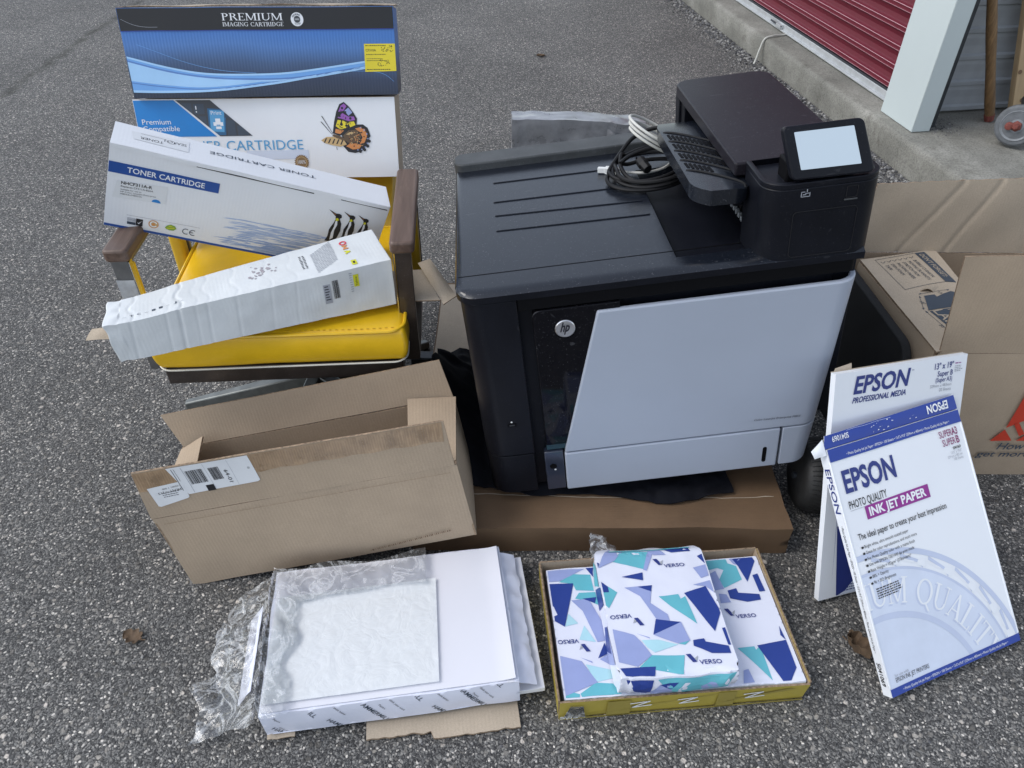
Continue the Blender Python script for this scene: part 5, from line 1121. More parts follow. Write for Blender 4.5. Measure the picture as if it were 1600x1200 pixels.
o = weld(mb.build('carton', t), 0.0003); o.data.set_sharp_from_angle(angle=R(50))
sdm = o.modifiers.new('thickness', 'SOLIDIFY'); sdm.thickness = 0.003; sdm.offset = -1
UF = Print((0, 0, 0), X, Z, lift=0.006); UT = Print((0, 0, 1), X, Y, lift=0.006)
def unit(P_, n): 
    old = P_.P
    def P2(x, y, l): return P_.o + P_.u * x + P_.v_ * y + P_.n * (n + l * 0.0022)
    P_.P = P2; return P_
unit(UF, 0.007); unit(UT, 0.007)
UF.barcode(0.772, 0.42, 0.022, 0.42, 'black', 1, 5, horiz=False); UF.rect_(0.738, 0.34, 0.764, 0.78, 'grey', 0); UF.lines(0.742, 0.72, 0.018, 6, 0.06, 0.026, 'key', 1, 3); UF.rect_(0.852, 0.60, 0.872, 0.86, 'lime', 1); UF.lines(0.838, 0.9, 0.012, 9, 0.05, 0.02, 'grey', 1, 6); UF.text('Yellow', 0.866, 0.62, 0.008, 'black', w=0.2, rot=90, l=2)
for k in range(9): UT.lines(0.735 + 0.010 * k, 0.12 + 0.03 * k, 0.010, 14, -0.045, 0.018, 'grey', 1, 10 + k)
for k in range(2): UT.lines(0.69 + 0.013 * k, 0.32, 0.010, 9, -0.05, 0.02, 'key', 1, 30 + k)
def unit_ring(cx, cy, m_): 
    P_ = UT
    for i in range(24):
        A, B = 2 * math.pi * i / 24, 2 * math.pi * (i + 1) / 24; kx, ky = 0.015, 0.062
        P_.poly([(cx + kx * 0.55 * math.cos(A), cy + ky * 0.55 * math.sin(A)), (cx + kx * math.cos(A), cy + ky * math.sin(A)), (cx + kx * math.cos(B), cy + ky * math.sin(B)), (cx + kx * 0.55 * math.cos(B), cy + ky * 0.55 * math.sin(B))], m_, 2)
unit_ring(0.868, 0.80, 'owa_r'); UT.poly([(0.858, 0.72), (0.880, 0.72), (0.880, 0.70), (0.866, 0.66), (0.880, 0.62), (0.880, 0.60), (0.858, 0.60), (0.858, 0.62), (0.868, 0.66), (0.858, 0.70)], 'orange', 2); UT.poly([(0.858, 0.56), (0.880, 0.52), (0.880, 0.49), (0.858, 0.45), (0.858, 0.475), (0.866, 0.505), (0.858, 0.535)], 'lime', 2)
UT.rect_(0.862, 0.10, 0.882, 0.24, 'lime', 1); UT.rect_(0.868, 0.14, 0.876, 0.20, 'black', 2)
rg = random.Random(17)
for k in range(26):
    a, b = 0.50 + 0.10 * rg.random(), 0.36 + 0.35 * rg.random() * rg.random() + 0.25 * rg.random(); s_ = rg.uniform(0.003, 0.008)
    UT.poly([(a + s_ * math.cos(q) * rg.uniform(.6, 1.2), b + 5 * s_ * math.sin(q) * rg.uniform(.6, 1.2)) for q in (0, 1, 2, 3, 4, 5)], 'stain', 1)
for k, ch_ in enumerate(('\u2013', 'T', 'C', '\u2013', 'I', '1', '\u2013', 'J', '\u2013')): UT.text(ch_, 0.06 + 0.024 * k, 0.16 + 0.012 * k, 0.06, 'slate', w=0.012, l=1)
UF.build('printing', t, warp=tri, maxe=0.05); UT.build('top_printing', t, warp=tri, maxe=0.05)
mb = MB(); mb.sheet(quad4((0.572, 0.005, 0.006), (0.6635, -0.030, 0.010), (0.662, 0.100, 0.014), (0.566, 0.118, 0.02), 0.004, 0.001), 8, 6, 0.003, 'kraft_pale', 'kraft_edge'); mb.build('end_flap', t, smooth=50)
mb = MB(); mb.sheet(quad4((0.668, -0.040, 0.004), (0.702, -0.030, 0.012), (0.684, 0.108, 0.034), (0.655, 0.112, 0.026), 0.010, 0.0015), 6, 12, 0.003, 'kraft_pale', 'kraft_edge'); mb.build('torn_tab', t, smooth=50)
mb = MB(); mb.sheet(quad4((-0.062, 0.088, 0.012), (-0.002, 0.068, 0.014), (0.0, 0.09, 0.03), (-0.045, 0.102, 0.028), 0.003, 0.004, 40), 6, 4, 0.002, 'kraft_pale', 'kraft_edge'); mb.build('torn_tab', t, smooth=50)
mb = MB(); mb.sheet(quad4((0.0, 0.055, 0.004), (0.004, 0.1, 0.004), (0.002, 0.1, 0.06), (-0.002, 0.02, 0.07), 0.002, 0.002, 30), 5, 5, 0.002, 'kraft_inner', 'kraft_edge'); mb.build('end_flap', t, smooth=50)

# =================================================================== OPEN BROWN CARTON IN FRONT OF THE CHAIR
t = empty('open_carton', (-0.695, 0.994, -0.004), (-4.4, -9.3, 5.6)); tag(t, 'empty brown cardboard box with open flaps and a white shipping label', 'cardboard box')
BW, BD, BH = 0.631, 0.228, 0.208; T_ = 0.004
def wallp(name, q, nu=24, nv=10, bulge=0.0, amp=0.0012, seed=0, m_='kraft', par=t, back='kraft_inner', th=T_):
    m__ = MB(); m__.sheet(quad4(*q, bulge, amp, 9, seed), nu, nv, th, m_, 'kraft_edge'); o_ = m__.build(name, par, smooth=50); return o_
wallp('front_wall', ((0, 0, 0), (BW, 0, 0), (BW, 0, BH), (0, 0, BH)), 28, 12, 0.004, 0.0015, 1)
wallp('back_wall', ((BW, BD, 0), (0, BD, 0), (0, BD, BH), (BW, BD, BH)), 20, 8, 0.002, 0.0012, 2)
wallp('left_wall', ((0, BD, 0), (0, 0, 0), (0, 0, BH), (0, BD, BH)), 10, 8, 0.002, 0.0012, 3)
wallp('right_wall', ((BW, 0, 0), (BW, BD, 0), (BW, BD, BH), (BW, 0, BH)), 10, 8, 0.004, 0.0015, 4)
wallp('floor_panel', ((0.004, 0.004, 0.004), (BW - 0.004, 0.004, 0.004), (BW - 0.004, BD - 0.004, 0.004), (0.004, BD - 0.004, 0.004)), 14, 8, 0, 0.001, 5)
ff = wallp('front_flap', ((-0.001, -0.001, BH + 0.0015), (BW - 0.004, -0.001, BH), (BW - 0.002, -0.006, 0.327), (0.016, -0.004, 0.336)), 30, 8, -0.003, 0.0018, 6)
wallp('back_flap', ((BW - 0.002, BD + 0.001, BH + 0.002), (0.004, BD + 0.001, BH), (-0.020, BD + 0.022, 0.290), (BW - 0.014, BD + 0.022, 0.300)), 30, 8, 0.003, 0.0018, 7)
wallp('side_flap', ((0.001, BD - 0.012, BH + 0.002), (0.002, 0.02, BH + 0.002), (0.052, 0.022, BH - 0.028), (0.066, BD - 0.02, BH + 0.034)), 8, 8, 0.003, 0.0012, 8)
wallp('side_flap', ((BW - 0.001, 0.012, BH + 0.002), (BW + 0.004, BD - 0.004, BH + 0.003), (BW - 0.102, BD - 0.006, BH + 0.022), (BW - 0.102, 0.014, BH - 0.012)), 8, 8, 0.003, 0.0014, 9)
def fwarp(p):       # follow the front flap's lean
    k = max(0, min(1, (p.z - BH) / 0.125)); return p + V(0, -0.001 - 0.0045 * k - 0.0018 + 0.003 * 16 * 0.06, 0)
p_ = front_print()
tp = lambda a, b: [(0.018 + (0.624 - 0.018) * a, 0.3345 - 0.0085 * a - b)]
up_ = [(0.018 + 0.607 * i / 30, 0.3340 - 0.0085 * i / 30) for i in range(31)]; lo_ = [(x - 0.005, y - 0.048 - 0.002 * math.sin(i * 1.7)) for i, (x, y) in enumerate(up_)]
p_.band(up_, lo_, 'tape', 0)
rgt = random.Random(31)
for i in range(120):
    k = i / 120; x = 0.016 + 0.606 * k; yt = 0.3335 - 0.0085 * k; w_ = 0.0016 + 0.0014 * rgt.random(); y0 = yt - 0.046 + 0.016 * rgt.random() * rgt.random(); y1 = yt - 0.014 * rgt.random() * rgt.random()
    p_.poly([(x - 0.004, y0), (x - 0.004 + w_, y0), (x + w_, y1), (x, y1)], 'tape_dark', 1)
p_.poly([(0.0836, 0.3328), (0.1, 0.333), (0.2444, 0.3305), (0.2455, 0.262), (0.2405, 0.2590), (0.0987, 0.2575)], 'label', 2)
p_.poly([(0.0282, 0.2919), (0.0983, 0.2945), (0.0975, 0.2525), (0.0935, 0.249), (0.034, 0.2390), (0.0295, 0.2415)], 'label', 3)
p_.barcode(0.1145, 0.281, 0.034, 0.037, 'black', 4, 3); p_.barcode(0.160, 0.282, 0.021, 0.034, 'black', 4, 6); p_.rect_(0.1385, 0.2565, 0.1545, 0.2725, 'black', 4); p_.rect_(0.1110, 0.26, 0.1120, 0.329, 'grey', 4); p_.rect_(0.1545, 0.26, 0.1550, 0.329, 'grey', 4); p_.rect_(0.202, 0.2605, 0.2025, 0.3295, 'grey', 4)
p_.text('64-01', 0.1875, 0.304, 0.0075, 'black', w=0.034, rot=-90, l=5); p_.text('05', 0.2335, 0.301, 0.004, 'black', rot=-90, l=5); p_.rect_(0.092, 0.27, 0.0932, 0.329, 'key', 4); p_.rect_(0.097, 0.295, 0.0977, 0.329, 'key', 4)
p_.text('PKNY\u20137213', 0.0905, 0.279, 0.0055, 'black', w=0.047, rot=183, l=5); p_.text('125001 1 500', 0.0905, 0.287, 0.0035, 'black', w=0.035, rot=183, l=5); p_.lines(0.050, 0.262, 0.040, 3, -0.005, 0.0016, 'key', 5, 3)
drape(p_.build('shipping_label', t, maxe=0.02), ff, (0, 1, 0), 0.0006)
p_ = Print((0, -0.0045, 0), X, Z); rg = random.Random(2)
for k in range(46):
    x = 0.40 + 0.004 * k + rg.uniform(-.001, .001); p_.rect_(x, 0.012 + 0.0004 * k, x + 0.0018, 0.017 + 0.0004 * k, 'kraft_dark' if k % 3 else 'kraft_edge', 0)
p_.rect_(0.02, 0.1935, 0.615, 0.1945, 'kraft_edge', 0); p_.build('crease_marks', t)

# =================================================================== WRAPPED PAPER STACK
HP = V(-0.449, 0.656, 0.012); HR = (-2.3, -1.4, 7.8)
t = empty('cardboard_sheet', (-0.33, 0.615, 0.0005), (0, 0, 8)); tag(t, 'flat torn kraft cardboard sheet under the wrapped paper stack, front right corner showing', 'cardboard sheet')
mb = MB()
def cs(u, v):
    x = 0.07 + 0.285 * u; y = 0.026 - 0.014 * (0.42 < u) + 0.29 * v; 
    if v < 0.02: y += 0.004 * nz((u * 3, 0, 1), 5)
    return V(x, y, 0.0085 + 0.002 * nz((u, v, 2), 3))
mb.sheet(cs, 60, 12, 0.005, 'kraft_pale', 'kraft_edge'); mb.build('sheet', t, smooth=50)
mb = MB(); mb.sheet(lambda u, v: V(-0.11 + 0.05 * u, 0.05 + 0.05 * v, 0.010 + 0.006 * nz((u, v, 5), 4)), 6, 6, 0.003, 'kraft_pale', 'kraft_edge'); mb.build('torn_scrap', t, smooth=50)

t = empty('backing_board', HP + V(0.02, -0.004, 0.0), (-1, -1.2, 8.3)); tag(t, 'white board sheets sticking out right of the wrapped paper ream', 'board')
mb = MB(); mb.sheet(lambda u, v: V(0.05 + 0.452 * u, 0.01 + 0.31 * v, 0.022 + 0.0015 * nz((u, v, 1), 3)), 10, 10, 0.012, 'paper', 'paper_edge'); mb.build('board', t, bevel=0.001)
mb = MB()
mb.sheet(lambda u, v: V(0.40 + 0.085 * u + 0.006 * abs(nz((v * 4, u, 3), 2.2)) * u + 0.002 * nz((v * 9, u * 3, 6), 3), 0.012 + 0.305 * v, 0.060 - 0.026 * u ** 2 + 0.005 * nz((u * 2, v * 6, 8), 2)), 14, 50, 0.0012, 'wrap_white'); mb.build('torn_wrapper', t, smooth=60)

t = empty('paper_ream', HP, HR); tag(t, 'large white wrapped paper ream lying on cardboard, printed lettering along its front edge', 'paper ream')
mb = MB()
def rw(p):
    p = Vector(p); k = V(nz(p, 10, 1), nz(p, 10, 4), nz(p, 8, 7)) * 0.0018 + V(0, nz(p, 30, 2), nz(p, 24, 5)) * 0.0007
    if p.y < 0.01: k.y += 0.0022 * nz(p, 16, 3) - 0.003 * math.sin(math.pi * min(1, p.z / 0.066))
    if p.x < 0.02: k.x += 0.004 * nz(p, 14, 2)
    return p + k
f_ = lambda fn: (lambda u, v: rw(fn(u, v)))
w1, d1, h1 = 0.472, 0.322, 0.066
mb.grid(f_(lambda u, v: (w1 * u, 0, h1 * v)), 60, 10, 'wrap_white'); mb.grid(f_(lambda u, v: (w1 - w1 * u, d1, h1 * v)), 30, 6, 'wrap_white'); mb.grid(f_(lambda u, v: (0, d1 - d1 * u, h1 * v)), 30, 8, 'wrap_white'); mb.grid(f_(lambda u, v: (w1, d1 * u, h1 * v)), 30, 8, 'wrap_white'); mb.grid(f_(lambda u, v: (w1 * u, d1 * v, h1)), 50, 34, 'wrap_white'); mb.grid(f_(lambda u, v: (w1 * u, d1 - d1 * v, 0)), 6, 6, 'wrap_white')
o = weld(mb.build('wrapper', t), 0.0003); o.data.set_sharp_from_angle(angle=R(60)); bv = o.modifiers.new('bevel', 'BEVEL'); bv.width = 0.003; bv.segments = 2; bv.angle_limit = R(60)
mb = MB(); mb.sheet(lambda u, v: V(0.004 + 0.462 * u, 0.004 + 0.313 * v, h1 + 0.0035 + 0.0012 * nz((u, v, 1), 3) + (0.004 * (u - 0.94) / 0.06 if u > 0.94 else 0)), 40, 24, 0.0012, 'paper', 'paper_edge'); mb.build('top_sheet', t, smooth=50)
mb = MB(); mb.sheet(lambda u, v: V(0.45 + 0.022 * u, 0.0 + 0.318 * v, h1 + 0.002 - 0.004 * u + 0.001 * nz((u, v * 5, 3), 3)), 6, 30, 0.001, 'paper', 'paper_edge'); mb.build('loose_sheet', t, smooth=50)
p_ = front_print(0.0, rect=(0.004, 0.468, 0.002, 0.0645))
for k, (s_, x, y, big) in enumerate((('ILL', 0.086, 0.056, 1), ('HAMMERMILL', 0.115, 0.026, 1), ('think better', 0.132, 0.062, 0), ('AMMERMILL', 0.180, 0.060, 1), ('Papers', 0.212, 0.052, 0), ('think your work', 0.232, 0.062, 0), ('ILL', 0.278, 0.063, 1), ('HAMMERMILL', 0.306, 0.026, 1), ('think better', 0.320, 0.064, 0), ('HAMMERMILL', 0.358, 0.068, 1), ('Papers', 0.384, 0.050, 0), ('think your work', 0.398, 0.062, 0), ('ILL', 0.428, 0.068, 1), ('think your work', 0.026, 0.020, 0), ('Papers', 0.022, 0.052, 0), ('HAMMER', 0.012, 0.020, 1))):
    p_.text(s_, x, y, 0.0098 if big else 0.0045, 'slate' if big else 'key', rot=-58, bold=0.006 if big else 0.0, l=1)
p_.build('printing', t, warp=rw)
pl_ = Print((0, 0, 0), (0, -1, 0), Z, rect=(-0.318, -0.01, 0.003, 0.064)); pl_.text('HAMMERMILL', -0.30, 0.05, 0.010, 'slate', rot=-30, l=1); pl_.text('HAMMERMILL', -0.19, 0.05, 0.010, 'slate', rot=-30, l=1); pl_.build('side_printing', t, warp=rw)

t = empty('tissue_pack', HP, HR); tag(t, 'translucent off-white pack in crinkled film lying on the paper ream', 'film pack')
mb = MB(); mb.sheet(lambda u, v: V(0.008 + 0.312 * u + 0.006 * v, 0.022 + 0.222 * v, h1 + 0.0085 + 0.0012 * nz((u, v, 1), 4)), 24, 20, 0.0025, 'label', 'paper_edge'); mb.build('inner_sheets', t, bevel=0.001)
mb = MB()
def crk(x, y, s_=1.0): return abs(nz((x, y, 0), 30, 3)) * 0.007 + abs(nz((x + y * .4, y, 2), 62, 7)) * 0.0042 + abs(nz((x, y, 5), 120, 9)) * 0.0018
mb.grid(lambda u, v: V(0.004 + 0.322 * u + 0.006 * v, 0.016 + 0.234 * v, h1 + 0.0092 + crk(u * .33, v * .24) * 0.17), 110, 84, 'pouch_film'); mb.build('film_cover', t, smooth=180)

t = empty('plastic_bag', HP, HR); tag(t, 'clear crinkled plastic bag trailing off the left side of the paper ream', 'plastic bag')
def bag(u, v):
    x = -0.135 + 0.50 * u; y = -0.012 + 0.335 * v + 0.02 * nz((u * 3, v * 3, 0), 1.5)
    x += 0.045 * nz((0, v * 5, 2), 1.3) * (1 - u) + 0.03 * (v - 0.35) * (1 - u)
    base = h1 + 0.017 if x > -0.004 else max(0.004, (h1 + 0.012) * (1 - ((-x) / 0.125) ** 0.7) - 0.008)
    fold = abs(nz((x + y * 0.3, y, 1), 9, 2)) * 0.016 + abs(nz((x, y + x * .5, 4), 20, 5)) * 0.009 + abs(nz((x, y, 7), 48, 8)) * 0.003
    k = fold * (1.3 if x < 0 else 0.35)
    return V(x, y, base + k)
mb = MB(); mb.grid(lambda u, v: bag(u * 0.36, 0.02 + 0.96 * v), 70, 100, 'clear_film'); mb.build('film', t, smooth=180)
mb = MB(); mb.grid(lambda u, v: bag(0.36 + 0.53 * u, 0.74 + 0.25 * v), 90, 34, 'clear_film'); mb.build('film_fold', t, smooth=180)
mb = MB(); mb.sheet(lambda u, v: V(-0.058 + 0.034 * u - 0.01 * v * 0, 0.06 + 0.19 * v, 0.010 + 0.045 * u + 0.003 * nz((u, v * 4, 2), 2)), 5, 20, 0.001, 'wrap_white'); mb.build('folded_strip', t, smooth=50)

# =================================================================== TRAY OF PATTERNED REAMS
t = empty('box_tray', (0.091, 0.697, 0), (0, 0, 5.2)); tag(t, 'shallow yellow sided cardboard tray holding reams of patterned paper', 'tray')
TW, TD, TH = 0.474, 0.308, 0.066
def tw(name, q, m_, nu=24, nv=4, seed=0):
    m__ = MB(); m__.sheet(quad4(*q, 0, 0.0015, 11, seed), nu, nv, 0.0035, m_, 'kraft_edge'); return m__.build(name, t, smooth=50)
fw_ = tw('front_wall', ((0, 0, 0), (TW, 0, 0), (TW + 0.002, -0.003, TH - 0.010), (0, -0.002, TH - 0.004)), 'ink_ybox', 30, 6, 1)
tw('back_wall', ((TW, TD, 0), (0, TD, 0), (-0.002, TD + 0.003, TH + 0.004), (TW, TD + 0.003, TH)), 'kraft_inner', 24, 5, 2)
tw('left_wall', ((0, TD, 0), (0, 0, 0), (-0.003, 0, TH), (-0.004, TD, TH + 0.002)), 'ink_ybox', 20, 5, 3)
tw('right_wall', ((TW, 0, 0), (TW, TD, 0), (TW + 0.004, TD, TH), (TW + 0.005, 0, TH - 0.006)), 'ink_ybox', 20, 5, 4)
tw('inner_wall', ((TW - 0.0045, TD, 0.004), (TW - 0.0045, 0, 0.004), (TW - 0.001, 0, TH - 0.008), (TW - 0.001, TD, TH - 0.001)), 'kraft_inner', 16, 4, 5)
tw('inner_wall', ((0.0045, 0.004, 0.004), (0.0045, TD - 0.004, 0.004), (0.0015, TD - 0.004, TH), (0.0015, 0.004, TH - 0.002)), 'kraft_inner', 16, 4, 6)
mb = MB(); mb.box(0.001, TW - 0.001, 0.001, TD - 0.001, 0.001, 0.0045, 'kraft'); mb.build('floor_panel', t)
p_ = front_print(-0.0032, rect=(0.001, TW - 0.001, 0.001, TH - 0.011))
p_.rect_(0.09, 0, 0.135, 0.07, 'ybox2', 0); p_.rect_(0.30, 0.0, 0.335, 0.07, 'ybox2', 0); p_.rect_(0.0, 0.0, TW, 0.006, 'ybox2', 0); p_.poly([(0.04, 0.01), (0.05, 0.01), (0.30, 0.05), (0.29, 0.05)], 'ybox2', 0); p_.poly([(0.31, 0.02), (0.32, 0.02), (0.45, 0.045), (0.44, 0.05)], 'ybox2', 0)
for x in (0.145, 0.235, 0.362):
    p_.poly([(x - .012, 0.040), (x + .026, 0.044), (x + .026, 0.047), (x - .012, 0.043)], 'white', 1); p_.poly([(x + .026, 0.044), (x - .008, 0.026), (x - .008, 0.029), (x + .020, 0.045)], 'white', 1); p_.poly([(x - .008, 0.026), (x + .030, 0.030), (x + .030, 0.033), (x - .008, 0.029)], 'white', 1)
p_.lines(0.002, 0.010, 0.05, 2, 0.006, 0.003, 'white', 1, 3); p_.build('printing', t)
mb = MB(); mb.sheet(quad4((0.008, -0.0065, 0.012), (0.05, -0.0065, 0.008), (0.044, -0.0065, 0.05), (0.02, -0.0065, 0.054), 0.0, 0.001, 30), 8, 8, 0.0006, 'clear_film'); mb.build('tape_piece', t, smooth=50)

RP = dict(
ream=[('L',[(186,190),(222,200),(224,170),(210,186)]),('C',[(172,170),(190,172),(178,150)]),('T',[(0,190),(14,200),(30,184),(8,150),(0,160)]),('L',[(196,232),(224,240),(224,212),(206,206)]),('N',[(212,262),(224,268),(224,240)]),('T',[(29,267),(66,288),(114,282),(107,252),(100,236),(36,260)]),('N',[(140,291),(204,291),(202,276),(163,275)]),('L',[(114,284),(139,288),(139,275),(122,274),(101,233),(94,236)]),('N',[(-9,266),(7,257),(-3,227),(-10,231)]),('N',[(-12,229),(14,199),(14,186),(-14,187)]),('N',[(46,220),(91,229),(88,209)]),('L',[(46,194),(103,196),(92,155),(120,129),(121,114),(97,118),(87,142),(74,172)]),('N',[(73,194),(104,196),(99,181)]),('T',[(112,169),(152,171),(154,160),(164,165),(172,103),(130,146)]),('N',[(164,172),(210,186),(225,126),(202,84)]),('N',[(95,119),(141,110),(83,86)]),('L',[(141,110),(149,68),(125,64),(83,86)]),('T',[(125,64),(149,69),(137,60)]),('N',[(217,90),(227,92),(231,54),(218,55)]),('N',[(154,68),(176,70),(177,63),(218,53),(218,38),(182,39),(152,56)]),('L',[(8,104),(46,88),(57,72),(71,43),(40,22),(6,34)]),('C',[(58,76),(91,75),(125,62),(78,48),(66,60)]),('L',[(50,91),(74,81),(75,78)]),('T',[(71,43),(131,39),(120,1),(43,21)]),('N',[(6,21),(73,20),(66,-2),(14,1)]),('V',[(119,261),(138,245),(139,237),(183,236)]),('W',[(5,128),(51,129),(50,119),(70,107)]),('V',[(133,40),(151,25),(154,18),(198,17)])],
reamL=[('T',[(0,20),(30,8),(28,0),(0,0)]),('C',[(46,120),(60,150),(78,112)]),('N',[(84,288),(104,288),(98,262)]),('N',[(-7,253),(53,251),(21,150),(-6,171),(10,178),(5,197),(-8,211),(2,236)]),('T',[(24,256),(53,274),(92,270),(93,229),(56,234),(52,250)]),('L',[(-7,288),(82,285),(25,258),(-6,258)]),('T',[(61,227),(95,226),(97,194),(81,204),(51,214)]),('N',[(66,212),(95,213),(90,199)]),('L',[(42,210),(78,211),(97,158),(101,114),(81,112),(62,183)]),('C',[(22,151),(32,179),(49,156)]),('L',[(-2,90),(43,74),(67,28),(-2,5)]),('C',[(50,67),(104,49),(105,35),(63,29)]),('L',[(41,82),(63,72),(64,68)]),('T',[(31,9),(63,28),(106,22),(109,-9),(36,-5)]),('N',[(76,77),(94,109),(99,86)]),('L',[(79,75),(99,86),(103,57)]),('W',[(2,114),(46,117),(43,111),(64,93)])],
reamR=[('T',[(4,294),(60,294),(40,250),(4,262)]),('T',[(115,294),(157,294),(159,251),(132,265),(109,260)]),('T',[(156,276),(174,267),(176,232),(133,214),(127,234)]),('N',[(169,290),(213,294),(218,276),(186,225),(178,266)]),('L',[(161,291),(200,293),(187,266),(170,272)]),('L',[(106,248),(126,258),(132,212),(109,209)]),('N',[(202,241),(214,244),(216,200),(203,199)]),('N',[(137,207),(157,211),(158,200),(201,193),(200,180),(170,177),(137,188)]),('L',[(117,201),(132,198),(136,179),(114,178)]),('V',[(116,164),(135,147),(135,141),(182,141)]),('N',[(216,118),(218,86),(211,97)]),('T',[(117,76),(151,77),(152,69),(163,78),(163,5),(138,45)]),('N',[(157,78),(218,86),(217,27),(197,2),(183,0)]),('L',[(114,29),(124,31),(128,1),(105,-1)])])
CM = dict(T='turq', N='verso', L='lav', C='cyan')
def ream(key, loc, rot, w_, d_, h_, label, crumple, seed):
    o_ = empty('printed_ream', loc, rot); tag(o_, label, 'paper ream')
    def wp(p):
        p = Vector(p); k = V(nz(p, 12, seed), nz(p, 12, seed + 3), nz(p, 10, seed + 6)) * 0.0013 * crumple + V(0, 0, nz(p, 32, seed)) * 0.0006 * crumple
        if p.y < 0.012: k += V(0, 0.0035 * nz(p, 20, seed) - 0.004 * math.sin(math.pi * min(1, max(0, p.z / h_))), 0.003 * nz(p, 22, 2)) * crumple
        if p.y > d_ - 0.012: k += V(0, 0.005 * nz(p, 17, seed) + 0.004 * math.sin(math.pi * min(1, max(0, p.z / h_))), 0.002 * nz(p, 19, 2)) * crumple
        if crumple > 1 and p.y > d_ - 0.03:
            e = (p.y - d_ + 0.03) / 0.03; k += V((w_ / 2 - p.x) * 0.16 * e * e, 0, -0.022 * e * e * p.z / h_)
        if crumple > 1:
            cx_ = min(p.x, w_ - p.x); cy_ = p.y
            if cx_ < 0.02 and cy_ < 0.02: k += V((0.02 - cx_) * 0.22 * (1 if p.x < w_ / 2 else -1), (0.02 - cy_) * 0.2, 0)
        return p + k
    m__ = MB(); f_ = lambda fn: (lambda u, v: wp(fn(u, v)))
    m__.grid(f_(lambda u, v: (w_ * u, d_ * v, h_)), 64, 76, 'wrap_white'); m__.grid(f_(lambda u, v: (w_ * u, 0, h_ * v)), 40, 12, 'wrap_white'); m__.grid(f_(lambda u, v: (w_ - w_ * u, d_, h_ * v)), 40, 10, 'wrap_white'); m__.grid(f_(lambda u, v: (0, d_ - d_ * u, h_ * v)), 30, 8, 'wrap_white'); m__.grid(f_(lambda u, v: (w_, d_ * u, h_ * v)), 30, 8, 'wrap_white'); m__.grid(f_(lambda u, v: (w_ * u, d_ - d_ * v, 0)), 4, 4, 'wrap_white')
    b_ = weld(m__.build('wrapper', o_), 0.0003); b_.data.set_sharp_from_angle(angle=R(65)); bv = b_.modifiers.new('bevel', 'BEVEL'); bv.width = 0.0035 if crumple < 1 else 0.006; bv.segments = 3; bv.angle_limit = R(60)
    P_ = top_print(h_, rect=(0.003, w_ - 0.003, 0.003, d_ - 0.003), lift=0.0009)
    for c_, q in RP[key]:
        q = [(a / 1000, b / 1000) for a, b in q]
        if c_ in CM: P_.poly(q, CM[c_], 0 if c_ in 'TC' else (1 if c_ == 'L' else 2))
        else:
            (vx, vy), (v2x, v2y), (tx, ty), (t2x, t2y) = q; s_ = -1 if c_ == 'W' else 1
            if s_ == 1:
                f = lambda L: [(vx + a, vy + b) for a, b in L]; P_.text('VERSO', tx, ty, 0.0082, 'navy', w=0.042, bold=0.012, l=4)
            else:
                f = lambda L: [(t2x - a, t2y - b) for a, b in L]; P_.text('VERSO', v2x - 0.002, v2y + 0.004, 0.0082, 'navy', w=0.042, rot=180, bold=0.012, l=4)
            P_.poly(f([(0, 0), (0.0085, 0), (0.0175, -0.0165), (0.0095, -0.0165)]), 'navy', 4); P_.poly(f([(0.0125, -0.0105), (0.0160, -0.0165), (0.0215, -0.0045)]), 'grey', 4)
    if crumple > 1:
        P_.poly([(0.165, 0.262), (0.1655, 0.2625), (0.1655, 0.263)], 'navy', 3)
    P_.build('printing', o_, warp=wp, maxe=0.02)
    if crumple > 1:
        Q_ = front_print(0.0, rect=(0.004, w_ - 0.004, 0.002, h_ - 0.003), lift=0.0009)
        Q_.poly([(0.068, 0.056), (0.225, 0.056), (0.21, 0.028), (0.20, 0.0), (0.10, 0.0), (0.09, 0.03)], 'turq', 0); Q_.poly([(0.012, 0.056), (0.066, 0.056), (0.060, 0.022), (0.044, 0.004), (0.020, 0.032)], 'verso', 2); Q_.poly([(0.060, 0.022), (0.078, 0.040), (0.098, 0.034), (0.105, 0.0), (0.064, 0.0)], 'lav', 1); Q_.poly([(0.078, 0.040), (0.112, 0.041), (0.098, 0.024)], 'verso', 2); Q_.poly([(0.112, 0.02), (0.124, 0.04), (0.134, 0.04), (0.122, 0.0), (0.112, 0.0)], 'wrap_white', 1); Q_.poly([(0.155, 0.022), (0.178, 0.038), (0.190, 0.016), (0.176, 0.002), (0.158, 0.008)], 'lav', 1); Q_.poly([(0.195, 0.0), (0.206, 0.03), (0.222, 0.0)], 'wrap_white', 1)
        Q_.build('front_printing', o_, warp=wp, maxe=0.02)
        L_ = Print((0, 0, 0), (0, -1, 0), Z, rect=(-d_ + 0.004, -0.004, 0.003, h_ - 0.003), lift=0.0009)
        L_.poly([(-0.23, 0.0), (-0.20, 0.053), (-0.16, 0.053), (-0.18, 0.0)], 'verso', 1); L_.poly([(-0.12, 0.0), (-0.115, 0.053), (-0.03, 0.053), (-0.06, 0.0)], 'lav', 1); L_.poly([(-0.13, 0.02), (-0.11, 0.053), (-0.06, 0.04), (-0.09, 0.0)], 'verso', 2); L_.poly([(-0.28, 0.03), (-0.25, 0.053), (-0.21, 0.04), (-0.24, 0.0)], 'turq', 1); L_.build('side_printing', o_, warp=wp, maxe=0.02)
        B_ = top_print(h_, rect=(0.004, w_ - 0.004, 0.2, d_ - 0.003), lift=0.0012)
